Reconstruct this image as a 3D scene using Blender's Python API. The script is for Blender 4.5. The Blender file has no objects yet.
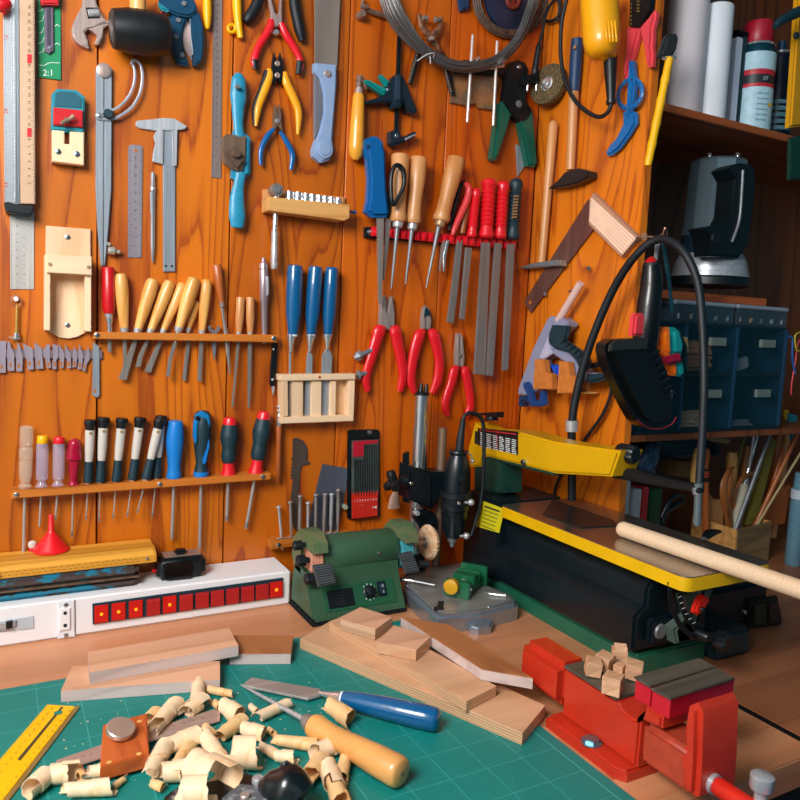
import bpy, bmesh, math, random
from mathutils import Vector as V, Matrix
from math import sin, cos, pi, radians, floor
random.seed(7)
SC = bpy.context.scene
COL = SC.collection

# ------------------------------------------------------------------ camera, world, lights, exposure
YAW, PITCH, ROLL, FPX = radians(28.83), radians(-5.889), radians(2.581), 742.1
EYE = V((0, -1.3, .5092))
FWD = V((sin(YAW)*cos(PITCH), cos(YAW)*cos(PITCH), sin(PITCH)))
_r = V((cos(YAW), -sin(YAW), 0)); _u = _r.cross(FWD)
RGT = cos(ROLL)*_r + sin(ROLL)*_u
UPV = -sin(ROLL)*_r + cos(ROLL)*_u
cd = bpy.data.cameras.new('camera'); cam = bpy.data.objects.new('camera', cd); COL.objects.link(cam)
cd.sensor_width = 36; cd.lens = 36*FPX/800; cd.clip_start = .01
cd.dof.use_dof = True; cd.dof.focus_distance = 1.1; cd.dof.aperture_fstop = 9
mw = Matrix((RGT, UPV, -FWD)).transposed().to_4x4(); mw.translation = EYE
cam.matrix_world = mw
SC.camera = cam
wd = bpy.data.worlds.new('world'); SC.world = wd; wd.use_nodes = True
_n = wd.node_tree.nodes; _l = wd.node_tree.links
_tc = _n.new('ShaderNodeTexCoord'); _dt = _n.new('ShaderNodeVectorMath'); _dt.operation = 'DOT_PRODUCT'
_dt.inputs[1].default_value = V((-.92, -.22, .33)).normalized(); _l.new(_tc.outputs['Generated'], _dt.inputs[0])
_cr = _n.new('ShaderNodeValToRGB'); _e = _cr.color_ramp.elements           # a bright window side, a dim room elsewhere
_e[0].position = .30; _e[0].color = (.03, .085, .11, 1); _e[1].position = 1.; _e[1].color = (1.25, 1.25, 1.22, 1)
_k = _e.new(.72); _k.color = (.17, .23, .26, 1)
_l.new(_dt.outputs['Value'], _cr.inputs['Fac']); _l.new(_cr.outputs['Color'], _n['Background'].inputs[0])
_n['Background'].inputs[1].default_value = 1.0

def area(name, loc, target, w, h, power, col):
    d = bpy.data.lights.new(name, 'AREA'); d.shape = 'RECTANGLE'; d.size = w; d.size_y = h
    d.energy = power; d.color = col
    o = bpy.data.objects.new(name, d); COL.objects.link(o); o.location = loc
    o.rotation_euler = (V(target)-V(loc)).to_track_quat('-Z', 'Y').to_euler()
    return o
area('window_light', (-.55, -1.06, 1.10), (.35, -.1, .3), .6, .6, 29.5, (1, .975, .97))
area('room_light', (.5, -3.2, 2.0), (.6, 0, .4), 1.8, 1.2, 2.5, (.86, .93, 1))
SC.view_settings.view_transform = 'Standard'; SC.view_settings.look = 'None'
SC.view_settings.exposure = 0.0; SC.view_settings.gamma = 1; SC.view_settings.use_curve_mapping = False

# ------------------------------------------------------------------ materials
def lin(h):
    if isinstance(h, str):
        h = h.lstrip('#'); c = [int(h[i:i+2], 16)/255 for i in (0, 2, 4)]
    else: c = h
    return tuple((x/12.92 if x <= .04045 else ((x+.055)/1.055)**2.4) for x in c) + (1,)
def _new(name):
    m = bpy.data.materials.new(name); m.use_nodes = True
    nt = m.node_tree; b = nt.nodes['Principled BSDF']
    return m, nt, b
def _lk(nt, a, b): nt.links.new(a, b)
def mat(name, c, rough=.45, metal=0., var=.10, scale=40, bump=0., alpha=1., trans=0., emit=None, spec=None, coat=0.):
    m, nt, b = _new(name); c = lin(c)
    n = nt.nodes.new('ShaderNodeTexNoise'); n.inputs['Scale'].default_value = scale; n.inputs['Detail'].default_value = 4
    tc = nt.nodes.new('ShaderNodeTexCoord'); _lk(nt, tc.outputs['Object'], n.inputs['Vector'])
    r = nt.nodes.new('ShaderNodeValToRGB')
    r.color_ramp.elements[0].position = .3; r.color_ramp.elements[1].position = .7
    r.color_ramp.elements[0].color = tuple(x*(1-var) for x in c[:3])+(1,)
    r.color_ramp.elements[1].color = tuple(min(1, x*(1+var)) for x in c[:3])+(1,)
    _lk(nt, n.outputs['Fac'], r.inputs['Fac']); _lk(nt, r.outputs['Color'], b.inputs['Base Color'])
    b.inputs['Roughness'].default_value = rough; b.inputs['Metallic'].default_value = metal
    if trans: b.inputs['Transmission Weight'].default_value = trans
    if alpha < 1: b.inputs['Alpha'].default_value = alpha
    if coat: b.inputs['Coat Weight'].default_value = coat
    if spec is not None: b.inputs['Specular IOR Level'].default_value = spec
    if emit: b.inputs['Emission Color'].default_value = lin(emit[0]); b.inputs['Emission Strength'].default_value = emit[1]
    if bump:
        bp = nt.nodes.new('ShaderNodeBump'); bp.inputs['Strength'].default_value = bump; bp.inputs['Distance'].default_value = .002
        _lk(nt, n.outputs['Fac'], bp.inputs['Height']); _lk(nt, bp.outputs['Normal'], b.inputs['Normal'])
    return m
def wood(name, c1, c2, axis=2, scale=5., stretch=.12, rings=7., rough=.5, fine=.35, plank=None, dist=.0, coat=0., wide=None):
    """grain runs along axis (0,1,2); plank=(axis, offset, width): each plank gets a grain of its own"""
    m, nt, b = _new(name); N = nt.nodes.new
    tc = N('ShaderNodeTexCoord'); vec = tc.outputs['Object']
    hue = None
    if plank:
        sp = N('ShaderNodeSeparateXYZ'); _lk(nt, vec, sp.inputs[0])
        a = N('ShaderNodeMath'); a.operation = 'SUBTRACT'; _lk(nt, sp.outputs[plank[0]], a.inputs[0]); a.inputs[1].default_value = plank[1]
        d = N('ShaderNodeMath'); d.operation = 'DIVIDE'; _lk(nt, a.outputs[0], d.inputs[0]); d.inputs[1].default_value = plank[2]
        f = N('ShaderNodeMath'); f.operation = 'FLOOR'; _lk(nt, d.outputs[0], f.inputs[0])
        wn = N('ShaderNodeTexWhiteNoise'); wn.noise_dimensions = '1D'; _lk(nt, f.outputs[0], wn.inputs['W'])
        sc = N('ShaderNodeVectorMath'); sc.operation = 'SCALE'; _lk(nt, wn.outputs['Color'], sc.inputs[0]); sc.inputs['Scale'].default_value = 9.
        ad = N('ShaderNodeVectorMath'); ad.operation = 'ADD'; _lk(nt, vec, ad.inputs[0]); _lk(nt, sc.outputs[0], ad.inputs[1])
        vec = ad.outputs[0]; hue = wn.outputs['Value']
    mp = N('ShaderNodeMapping'); s = [1, 1, 1]; s[axis] = stretch; mp.inputs['Scale'].default_value = s
    _lk(nt, vec, mp.inputs['Vector'])
    n1 = N('ShaderNodeTexNoise'); n1.inputs['Scale'].default_value = scale; n1.inputs['Detail'].default_value = 1.5; n1.inputs['Distortion'].default_value = dist
    _lk(nt, mp.outputs[0], n1.inputs['Vector'])
    mu = N('ShaderNodeMath'); mu.operation = 'MULTIPLY'; _lk(nt, n1.outputs['Fac'], mu.inputs[0]); mu.inputs[1].default_value = rings
    fr = N('ShaderNodeMath'); fr.operation = 'FRACT'; _lk(nt, mu.outputs[0], fr.inputs[0])
    mp2 = N('ShaderNodeMapping'); s2 = [1, 1, 1]; s2[axis] = .03; mp2.inputs['Scale'].default_value = s2; _lk(nt, vec, mp2.inputs['Vector'])
    n2 = N('ShaderNodeTexNoise'); n2.inputs['Scale'].default_value = scale*60; n2.inputs['Detail'].default_value = 3
    _lk(nt, mp2.outputs[0], n2.inputs['Vector'])
    mx = N('ShaderNodeMath'); mx.operation = 'MULTIPLY_ADD'; _lk(nt, n2.outputs['Fac'], mx.inputs[0]); mx.inputs[1].default_value = fine
    _lk(nt, fr.outputs[0], mx.inputs[2])
    rp = N('ShaderNodeValToRGB'); e = rp.color_ramp.elements; l1, l2 = lin(c1), lin(c2)
    mixc = lambda t: tuple(l1[i]*(1-t)+l2[i]*t for i in range(3))+(1,)
    e[0].position = 0; e[0].color = mixc(.30); e[1].position = 1; e[1].color = mixc(.30)
    for p_, t_ in ((.10, .05), (.55, .12), (.82, .42), (.92, .85), (.97, .8)):
        k = e.new(p_); k.color = mixc(t_)
    sb = N('ShaderNodeMath'); sb.operation = 'ADD'; _lk(nt, mx.outputs[0], sb.inputs[0]); sb.inputs[1].default_value = -.5*fine
    _lk(nt, sb.outputs[0], rp.inputs['Fac']); out = rp.outputs['Color']
    n3 = N('ShaderNodeTexNoise'); n3.inputs['Scale'].default_value = scale*1.6; n3.inputs['Detail'].default_value = 5; _lk(nt, mp.outputs[0], n3.inputs['Vector'])
    mr3 = N('ShaderNodeMapRange'); _lk(nt, n3.outputs['Fac'], mr3.inputs[0]); mr3.inputs[1].default_value = .3; mr3.inputs[2].default_value = .7; mr3.inputs[3].default_value = .82; mr3.inputs[4].default_value = 1.14
    h3 = N('ShaderNodeHueSaturation'); _lk(nt, mr3.outputs[0], h3.inputs['Value']); _lk(nt, out, h3.inputs['Color']); out = h3.outputs['Color']
    if plank and plank[0] == 0:                                  # wall shading painted in: later boards multiplied darker and redder
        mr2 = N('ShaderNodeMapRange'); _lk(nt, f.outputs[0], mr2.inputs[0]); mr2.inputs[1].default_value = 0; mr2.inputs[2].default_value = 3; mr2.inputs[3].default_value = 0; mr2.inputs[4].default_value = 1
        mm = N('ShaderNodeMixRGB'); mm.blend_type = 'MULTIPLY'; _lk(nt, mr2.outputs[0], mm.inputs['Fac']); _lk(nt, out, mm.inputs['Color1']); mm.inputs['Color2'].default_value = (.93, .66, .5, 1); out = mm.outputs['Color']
    if hue is not None:
        hs = N('ShaderNodeHueSaturation'); mr = N('ShaderNodeMapRange'); _lk(nt, hue, mr.inputs[0]); mr.inputs[3].default_value = .86; mr.inputs[4].default_value = 1.1
        _lk(nt, mr.outputs[0], hs.inputs['Value']); _lk(nt, out, hs.inputs['Color']); out = hs.outputs['Color']
    _lk(nt, out, b.inputs['Base Color']); b.inputs['Roughness'].default_value = rough
    if coat: b.inputs['Coat Weight'].default_value = coat; b.inputs['Coat Roughness'].default_value = .25
    bp = N('ShaderNodeBump'); bp.inputs['Strength'].default_value = .12; bp.inputs['Distance'].default_value = .001
    _lk(nt, n2.outputs['Fac'], bp.inputs['Height']); _lk(nt, bp.outputs['Normal'], b.inputs['Normal'])
    return m
def brushed(name, c, rough=.32, axis=2, contrast=.25, scale=220, spots=None):
    m, nt, b = _new(name); N = nt.nodes.new; c = tuple(x**.72 for x in lin(c)[:3])+(1,)
    tc = N('ShaderNodeTexCoord'); mp = N('ShaderNodeMapping'); s = [1, 1, 1]; s[axis] = .04; mp.inputs['Scale'].default_value = s
    _lk(nt, tc.outputs['Object'], mp.inputs['Vector'])
    n = N('ShaderNodeTexNoise'); n.inputs['Scale'].default_value = scale; _lk(nt, mp.outputs[0], n.inputs['Vector'])
    r = N('ShaderNodeValToRGB'); r.color_ramp.elements[0].position = .3; r.color_ramp.elements[1].position = .7
    r.color_ramp.elements[0].color = tuple(x*(1-contrast) for x in c[:3])+(1,); r.color_ramp.elements[1].color = c
    _lk(nt, n.outputs['Fac'], r.inputs['Fac']); out = r.outputs['Color']
    if spots:
        n2 = N('ShaderNodeTexNoise'); n2.inputs['Scale'].default_value = spots[1]; n2.inputs['Detail'].default_value = 6; _lk(nt, tc.outputs['Object'], n2.inputs['Vector'])
        r2 = N('ShaderNodeValToRGB'); r2.color_ramp.elements[0].position = spots[2]-.03; r2.color_ramp.elements[1].position = spots[2]+.03
        mi = N('ShaderNodeMixRGB'); _lk(nt, n2.outputs['Fac'], r2.inputs['Fac']); _lk(nt, r2.outputs['Color'], mi.inputs['Fac'])
        _lk(nt, out, mi.inputs['Color1']); mi.inputs['Color2'].default_value = lin(spots[0]); out = mi.outputs['Color']
        inv = N('ShaderNodeMath'); inv.operation = 'SUBTRACT'; inv.inputs[0].default_value = 1; _lk(nt, r2.outputs['Color'], inv.inputs[1])
        _lk(nt, inv.outputs[0], b.inputs['Metallic'])
    else: b.inputs['Metallic'].default_value = .5
    _lk(nt, out, b.inputs['Base Color']); b.inputs['Roughness'].default_value = rough
    return m
def spotted(name, c1, c2, scale, thr, rough=.5, soft=.05, stretch=(1, 1, 1)):
    """base paint c1 with worn patches of c2"""
    m, nt, b = _new(name); N = nt.nodes.new
    tc = N('ShaderNodeTexCoord'); mp = N('ShaderNodeMapping'); mp.inputs['Scale'].default_value = stretch; _lk(nt, tc.outputs['Object'], mp.inputs['Vector'])
    n = N('ShaderNodeTexNoise'); n.inputs['Scale'].default_value = scale; n.inputs['Detail'].default_value = 7; n.inputs['Roughness'].default_value = .65
    _lk(nt, mp.outputs[0], n.inputs['Vector'])
    r = N('ShaderNodeValToRGB'); r.color_ramp.elements[0].position = thr-soft; r.color_ramp.elements[1].position = thr+soft
    r.color_ramp.elements[0].color = lin(c1); r.color_ramp.elements[1].color = lin(c2)
    _lk(nt, n.outputs['Fac'], r.inputs['Fac']); _lk(nt, r.outputs['Color'], b.inputs['Base Color']); b.inputs['Roughness'].default_value = rough
    return m
def striped(name, cols, axis, scale, rough=.5):
    """layers across one axis (plywood edges, laminations)"""
    m, nt, b = _new(name); N = nt.nodes.new
    tc = N('ShaderNodeTexCoord'); sp = N('ShaderNodeSeparateXYZ'); _lk(nt, tc.outputs['Object'], sp.inputs[0])
    nz = N('ShaderNodeTexNoise'); nz.inputs['Scale'].default_value = 25; _lk(nt, tc.outputs['Object'], nz.inputs['Vector'])
    mu = N('ShaderNodeMath'); mu.operation = 'MULTIPLY_ADD'; _lk(nt, sp.outputs[axis], mu.inputs[0]); mu.inputs[1].default_value = scale
    ns = N('ShaderNodeMath'); ns.operation = 'MULTIPLY'; _lk(nt, nz.outputs['Fac'], ns.inputs[0]); ns.inputs[1].default_value = .06
    _lk(nt, ns.outputs[0], mu.inputs[2])
    fr = N('ShaderNodeMath'); fr.operation = 'FRACT'; _lk(nt, mu.outputs[0], fr.inputs[0])
    r = N('ShaderNodeValToRGB'); r.color_ramp.interpolation = 'LINEAR'; e = r.color_ramp.elements
    for i, c in enumerate(cols):
        p = i/(len(cols)-1)
        if i == 0: e[0].color = lin(c); e[0].position = 0
        elif i == len(cols)-1: e[-1].color = lin(c); e[-1].position = 1
        else: k = e.new(p); k.color = lin(c)
    _lk(nt, fr.outputs[0], r.inputs['Fac']); _lk(nt, r.outputs['Color'], b.inputs['Base Color']); b.inputs['Roughness'].default_value = rough
    return m

# ------------------------------------------------------------------ places: a pixel of the photo on a plane of the room
def ray(px, py): return FWD*FPX + RGT*(px-400) - UPV*(py-400)
def on(ax, val, px, py):
    d = ray(px, py); t = (val-EYE[ax])/d[ax]; return EYE + d*t
SIDE_X = 1.02; CAB_Y = -.31
class G: q = (0, 0, 1); s = 'W'
def Q(x0, y0, size, out=800): return (x0, y0, out/size)
def use(q, s='W'): G.q = q; G.s = s
def raw(x, y): return G.q[0]+x/G.q[2], G.q[1]+y/G.q[2]
def pt(x, y, o=0.):
    px, py = raw(x, y)
    if G.s == 'W': return on(1, -o, px, py)
    if G.s == 'S': return on(0, SIDE_X-o, px, py)
    if G.s == 'B': return on(2, o, px, py)
    if G.s == 'C': return on(1, CAB_Y-o, px, py)      # cabinet front plane
    if isinstance(G.s, tuple): return on(G.s[0], G.s[1]+G.s[2]*o, px, py)
def nrm():
    if isinstance(G.s, tuple): v = [0, 0, 0]; v[G.s[0]] = G.s[2]; return V(v)
    return {'W': V((0, -1, 0)), 'S': V((-1, 0, 0)), 'B': V((0, 0, 1)), 'C': V((0, -1, 0))}[G.s]
def mpp(P): return (P-EYE).dot(FWD)/FPX/G.q[2]
Z1 = Q(0, 0, 200); Z2 = Q(200, 0, 200); Z3 = Q(340, 0, 200); Z4 = Q(500, 0, 160); Z5 = Q(640, 0, 160); Z6 = Q(0, 180, 160); Z7 = Q(80, 230, 210); Z8 = Q(240, 180, 160)
Y1 = Q(340, 130, 200); Y2 = Q(500, 180, 160); Y3 = Q(640, 140, 160); Y4 = Q(600, 270, 200); Y5 = Q(250, 330, 150); Y6 = Q(340, 280, 200); Y7 = Q(0, 390, 160); Y8 = Q(130, 390, 170)
X1 = Q(260, 420, 140); X2 = Q(380, 380, 160); X3 = Q(460, 400, 200); X4 = Q(620, 420, 180); X5 = Q(0, 500, 160); X6 = Q(140, 520, 180); X7 = Q(280, 500, 200); X8 = Q(380, 520, 160)
V1 = Q(0, 640, 160); V2 = Q(140, 660, 140); V3 = Q(240, 640, 200); V4 = Q(500, 620, 180); V5 = Q(620, 640, 180); V6 = Q(640, 560, 160); V7 = Q(600, 480, 200); V8 = Q(400, 560, 160)
U1 = Q(0, 290, 120); U2 = Q(150, 0, 100); U3 = Q(350, 0, 110); U4 = Q(440, 0, 110); U5 = Q(550, 0, 110); U6 = Q(505, 270, 150); U7 = Q(660, 290, 140); U8 = Q(680, 400, 130)
T1 = Q(280, 510, 140); T2 = Q(380, 430, 170); T3 = Q(0, 680, 120); T4 = Q(120, 680, 120); T5 = Q(220, 680, 130); T6 = Q(290, 590, 130); T7 = Q(410, 600, 150); T8 = Q(690, 0, 110)
P0 = (0, 0, 1)

# ------------------------------------------------------------------ mesh building
def cat(P, closed=False, k=4):
    n = len(P); out = []
    rng = range(n) if closed else range(n-1)
    for i in rng:
        if closed: a, b, c, d = P[i-1], P[i], P[(i+1) % n], P[(i+2) % n]
        else: a, b, c, d = P[max(i-1, 0)], P[i], P[i+1], P[min(i+2, n-1)]
        for j in range(k):
            t = j/k
            out.append(.5*((2*b)+(c-a)*t+(2*a-5*b+4*c-d)*t*t+(3*b-a-3*c+d)*t**3))
    if not closed: out.append(P[-1].copy())
    return out
_TXT = {}
def text_mesh(s):
    if s not in _TXT:
        c = bpy.data.curves.new('lettering', 'FONT'); c.body = s; c.size = 1; c.align_x = 'CENTER'; c.align_y = 'CENTER'; c.resolution_u = 2
        o = bpy.data.objects.new('lettering', c); COL.objects.link(o)
        dg = bpy.context.evaluated_depsgraph_get(); me = o.evaluated_get(dg).to_mesh()
        _TXT[s] = ([v.co.copy() for v in me.vertices], [tuple(p.vertices) for p in me.polygons])
        o.evaluated_get(dg).to_mesh_clear(); bpy.data.objects.remove(o); bpy.data.curves.remove(c)
    return _TXT[s]
class M:
    def __init__(s): s.bm = bmesh.new()
    # --- basic shapes in room coordinates
    def poly(s, front, n, th, bev=0.):
        """front outline (3D), pushed back by th along -n; the front rim bevelled"""
        bm = s.bm; f = [bm.verts.new(p) for p in front]; b = [bm.verts.new(p-n*th) for p in front]
        k = len(f); F = bm.faces.new(f); Bk = bm.faces.new(b[::-1]); fs = [F, Bk]
        for i in range(k): fs.append(bm.faces.new((f[i], b[i], b[(i+1) % k], f[(i+1) % k])))
        bmesh.ops.recalc_face_normals(bm, faces=fs)
        if bev: bmesh.ops.bevel(bm, geom=list(F.edges), offset=bev, segments=2, affect='EDGES', clamp_overlap=True)
        return s
    def obox(s, c, ex, ey, ez, bev=0., seg=2):
        """centre and three half-extent vectors"""
        bm = s.bm; vs = []
        for i in (-1, 1):
            for j in (-1, 1):
                for k in (-1, 1): vs.append(bm.verts.new(V(c)+V(ex)*i+V(ey)*j+V(ez)*k))
        fs = [bm.faces.new([vs[i] for i in q]) for q in ((0, 1, 3, 2), (4, 6, 7, 5), (0, 4, 5, 1), (2, 3, 7, 6), (0, 2, 6, 4), (1, 5, 7, 3))]
        bmesh.ops.recalc_face_normals(bm, faces=fs)
        if bev:
            es = set(e for f in fs for e in f.edges); bmesh.ops.bevel(bm, geom=list(es), offset=bev, segments=seg, affect='EDGES', clamp_overlap=True)
        return s
    def bx(s, x0, x1, y0, y1, z0, z1, bev=0., seg=2):
        return s.obox(((x0+x1)/2, (y0+y1)/2, (z0+z1)/2), ((x1-x0)/2, 0, 0), (0, (y1-y0)/2, 0), (0, 0, (z1-z0)/2), bev, seg)
    def rings(s, R, close=False, cap=True):
        bm = s.bm; rv = [[bm.verts.new(p) for p in r] for r in R]; k = len(R[0]); fs = []
        m = len(rv) if close else len(rv)-1
        for i in range(m):
            a, b = rv[i], rv[(i+1) % len(rv)]
            for j in range(k): fs.append(bm.faces.new((a[j], a[(j+1) % k], b[(j+1) % k], b[j])))
        if cap and not close: fs.append(bm.faces.new(rv[0][::-1])); fs.append(bm.faces.new(rv[-1]))
        bmesh.ops.recalc_face_normals(bm, faces=fs)
        return s
    def lathe(s, a, b, prof, seg=18, flat=1., fdir=None, lobes=0, depth=0.):
        """a solid of revolution from a to b; prof = [(t, radius)]; flat squeezes it along fdir"""
        a, b = V(a), V(b); d = (b-a); ax = d.normalized()
        e = V(fdir) if fdir is not None else (V((0, 0, 1)) if abs(ax.z) < .9 else V((1, 0, 0)))
        e = (e-ax*e.dot(ax)).normalized(); g = ax.cross(e)
        R = []
        for t, r in prof:
            c = a+d*t; r = max(r, 1e-5); ring = []
            for j in range(seg):
                w = 2*pi*j/seg; q = r*(1-depth*(.5-.5*cos(lobes*w))) if lobes else r
                ring.append(c+e*(q*flat*cos(w))+g*(q*sin(w)))
            R.append(ring)
        return s.rings(R)
    def tube(s, P, r, seg=8, sm=True, k=4, close=False, flat=1., fdir=None):
        P = [V(p) for p in P]
        rr = r if isinstance(r, (list, tuple)) else [r]*len(P)
        if sm and len(P) > 2:
            P2 = cat(P, close, k); n = len(P)
            R2 = []
            for i in range(len(P2)):
                u = i/k; i0 = int(u); t = u-i0; t = t*t*(3-2*t)
                a = rr[i0 % n] if close else rr[min(i0, n-1)]; b = rr[(i0+1) % n] if close else rr[min(i0+1, n-1)]
                R2.append(a*(1-t)+b*t)
            P, rr = P2, R2
        R = []; n = len(P); e = V(fdir) if fdir is not None else None
        for i in range(n):
            if close: d = P[(i+1) % n]-P[i-1]
            else: d = P[min(i+1, n-1)]-P[max(i-1, 0)]
            if d.length < 1e-9: d = V((0, 0, 1))
            d.normalize()
            if e is None: e = V((0, 0, 1)) if abs(d.z) < .8 else V((1, 0, 0))
            if fdir is not None: e = V(fdir)
            e = (e-d*e.dot(d)).normalized(); g = d.cross(e)
            R.append([P[i]+e*(rr[i]*flat*cos(2*pi*j/seg))+g*(rr[i]*sin(2*pi*j/seg)) for j in range(seg)])
        return s.rings(R, close)
    def ball(s, c, r, seg=12, sz=(1, 1, 1)):
        c = V(c); R = []
        for i in range(1, seg//2):
            w = pi*i/(seg//2); R.append([c+V((r*sz[0]*sin(w)*cos(2*pi*j/seg), r*sz[1]*sin(w)*sin(2*pi*j/seg), r*sz[2]*cos(w))) for j in range(seg)])
        return s.rings(R)
    def text(s, t, c, ux, uy, h):
        vs, fs = text_mesh(t); ux, uy = V(ux).normalized(), V(uy).normalized()
        nv = [s.bm.verts.new(V(c)+ux*(p.x*h)+uy*(p.y*h)) for p in vs]
        for f in fs: s.bm.faces.new([nv[i] for i in f])
        return s
    def quad(s, a, b, c, d):
        s.bm.faces.new([s.bm.verts.new(V(p)) for p in (a, b, c, d)]); return s
    # --- shapes traced in the current zoom on the current surface
    def slab(s, pts, o, th, bev=.0006, sm=0):
        P = [pt(x, y, o+th) for x, y in pts]
        if sm: P = cat(P, True, sm)
        return s.poly(P, nrm(), th, bev)
    def rect(s, x0, y0, x1, y1, o, th, bev=.0006): return s.slab([(x0, y0), (x1, y0), (x1, y1), (x0, y1)], o, th, bev)
    def disc(s, x, y, r, o, th, seg=16, prof=None):
        c = pt(x, y, o+th); R = r*mpp(c); n = nrm(); a = c-n*th
        return s.lathe(a, c, prof or [(0, R), (.8, R), (1, R*.85)] if not prof else [(t, R*k) for t, k in prof], seg)
    def lat(s, a, b, prof, o, seg=18, flat=1., **kw):
        """o: axis height above the surface (number or pair); prof radii in zoom pixels"""
        oa, ob = o if isinstance(o, (tuple, list)) else (o, o)
        A, Bq = pt(a[0], a[1], oa), pt(b[0], b[1], ob); k = mpp((A+Bq)/2)
        return s.lathe(A, Bq, [(t, r*k) for t, r in prof], seg, flat, nrm(), **kw)
    def tub(s, pts, r, o, seg=8, sm=True, k=4, close=False, flat=1.):
        P = [pt(p[0], p[1], p[2] if len(p) > 2 else o) for p in pts]
        rr = [x*mpp(p) for x, p in zip(r, P)] if isinstance(r, (list, tuple)) else r*mpp(P[0])
        return s.tube(P, rr, seg, sm, k, close, flat, nrm())
    def word(s, t, x, y, h, o, up=(0, -1)):
        """writing on the surface: h and the up direction in zoom pixels"""
        c = pt(x, y, o); L = 10.; u = pt(x+up[0]*L, y+up[1]*L, o)-c; r = pt(x-up[1]*L, y+up[0]*L, o)-c
        return s.text(t, c, r, u, h*mpp(c))
    def line(s, a, b, w, o):
        A, Bq = pt(*a, o), pt(*b, o); n = nrm(); g = (Bq-A).cross(n).normalized()*(w*mpp(A)/2)
        return s.quad(A-g, A+g, Bq+g, Bq-g)
    # --- becoming objects
    def to(s, name, m, parent=None, label=None, sharp=40, kind=None, fix=False):
        me = bpy.data.meshes.new(name)
        off = V((0, 0, 0))
        if parent is not None: off = V(parent.get('_o', (0, 0, 0)))
        if fix: bmesh.ops.recalc_face_normals(s.bm, faces=s.bm.faces)
        if off.length: bmesh.ops.translate(s.bm, verts=s.bm.verts, vec=-off)
        s.bm.to_mesh(me); s.bm.free()
        if sharp:
            me.shade_smooth(); me.set_sharp_from_angle(angle=radians(sharp))
        o = bpy.data.objects.new(name, me); COL.objects.link(o); me.materials.append(m)
        if parent is not None:
            o.parent = parent; o['_o'] = tuple(off)
        if label: o['label'] = label
        if kind: o['kind'] = kind
        return o
    def thing(s, name, m, label, cat_, group=None, sharp=40, kind=None):
        vs = [v.co for v in s.bm.verts]; lo = [min(v[i] for v in vs) for i in range(3)]; hi = [max(v[i] for v in vs) for i in range(3)]
        base = V(((lo[0]+hi[0])/2, (lo[1]+hi[1])/2, lo[2]))
        bmesh.ops.translate(s.bm, verts=s.bm.verts, vec=-base)
        me = bpy.data.meshes.new(name); s.bm.to_mesh(me); s.bm.free()
        if sharp: me.shade_smooth(); me.set_sharp_from_angle(angle=radians(sharp))
        o = bpy.data.objects.new(name, me); COL.objects.link(o); me.materials.append(m); o.location = base
        o['_o'] = tuple(base); o['label'] = label; o['category'] = cat_
        if group: o['group'] = group
        if kind: o['kind'] = kind
        return o
    def struct(s, name, m, parent=None, sharp=40):
        o = s.to(name, m, parent, None, sharp)
        if parent is None: o['kind'] = 'structure'
        return o
def T(name, label, cat_, base, group=None):
    o = bpy.data.objects.new(name, None); COL.objects.link(o); o.empty_display_size = .02
    o.location = base; o['_o'] = tuple(base); o['label'] = label; o['category'] = cat_
    if group: o['group'] = group
    return o
def finish():
    for o in bpy.data.objects:
        if '_o' in o: del o['_o']
# ------------------------------------------------------------------ palette
K = {}
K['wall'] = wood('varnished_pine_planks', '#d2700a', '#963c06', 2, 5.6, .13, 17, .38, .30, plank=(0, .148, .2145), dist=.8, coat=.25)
K['side'] = wood('varnished_pine_panel', '#dc780e', '#a4460a', 2, 5.6, .15, 15, .42, .3, dist=1.0, coat=.2)
K['cab'] = wood('brown_cabinet_board', '#84461f', '#4a2410', 2, 5., .10, 12, .45, .3)
K['edge'] = wood('shelf_edge_board', '#b05a28', '#6e3014', 0, 6., .1, 6, .45, .3)
K['beech'] = wood('beech_worktop', '#cc8c62', '#aa643e', 0, 9., .05, 3, .42, .5, plank=(1, 0, .047), coat=.1)
K['rail'] = wood('oiled_pine_rail', '#d07a28', '#9a4e14', 0, 20, .08, 4, .45, .35)
K['maple'] = wood('pale_maple', '#f0cfa8', '#dcae80', 2, 12, .1, 4, .5, .25)
K['maplex'] = wood('pale_maple_lengthwise', '#efd0aa', '#d8ab80', 0, 12, .1, 4, .5, .25)
K['oak'] = wood('beech_block', '#e4ac66', '#bd7c3c', 0, 22, .07, 5, .45, .4)
K['handle'] = wood('turned_wood_handle', '#eab364', '#cf8a3a', 2, 18, .1, 3, .35, .2, coat=.3)
K['handle2'] = wood('pale_turned_handle', '#d89a60', '#b8763c', 2, 18, .1, 3, .4, .25, coat=.2)
K['redwood'] = wood('reddish_turned_handle', '#b8622c', '#83401a', 2, 18, .1, 3, .35, .3, coat=.2)
K['white'] = mat('white_painted_board', '#eceaea', .5, var=.02, scale=8)
K['wplastic'] = mat('white_plastic', '#e4e6ea', .35, var=.03)
K['mat'] = None
K['steel'] = brushed('brushed_steel', '#b8bcc0', .34)
K['steelx'] = brushed('brushed_steel_lengthwise', '#b8bcc0', .34, 0)
K['chrome'] = mat('chrome', '#e4e8ec', .16, .85, .03)
K['dsteel'] = brushed('dark_steel', '#70757a', .42)
K['oldsteel'] = brushed('aged_steel', '#8a8078', .48, 2, .3, 90)
K['bronze'] = brushed('oxidised_brown_steel', '#7a5a44', .45, 2, .4, 60)
K['brass'] = brushed('brass', '#b08a58', .4)
K['alu'] = brushed('cast_aluminium', '#a0aab4', .3, 0, .2, 60)
K['black'] = mat('black_plastic', '#081216', .38, var=.2)
K['rubber'] = mat('black_rubber', '#08141a', .55, var=.3, scale=25)
K['teal_black'] = mat('dark_teal_grip', '#10303a', .5, var=.15)
K['red'] = mat('red_plastic', '#c4121a', .36, var=.06, coat=.2)
K['redgrip'] = mat('bright_red_grip', '#e01624', .33, var=.05, coat=.3)
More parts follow.
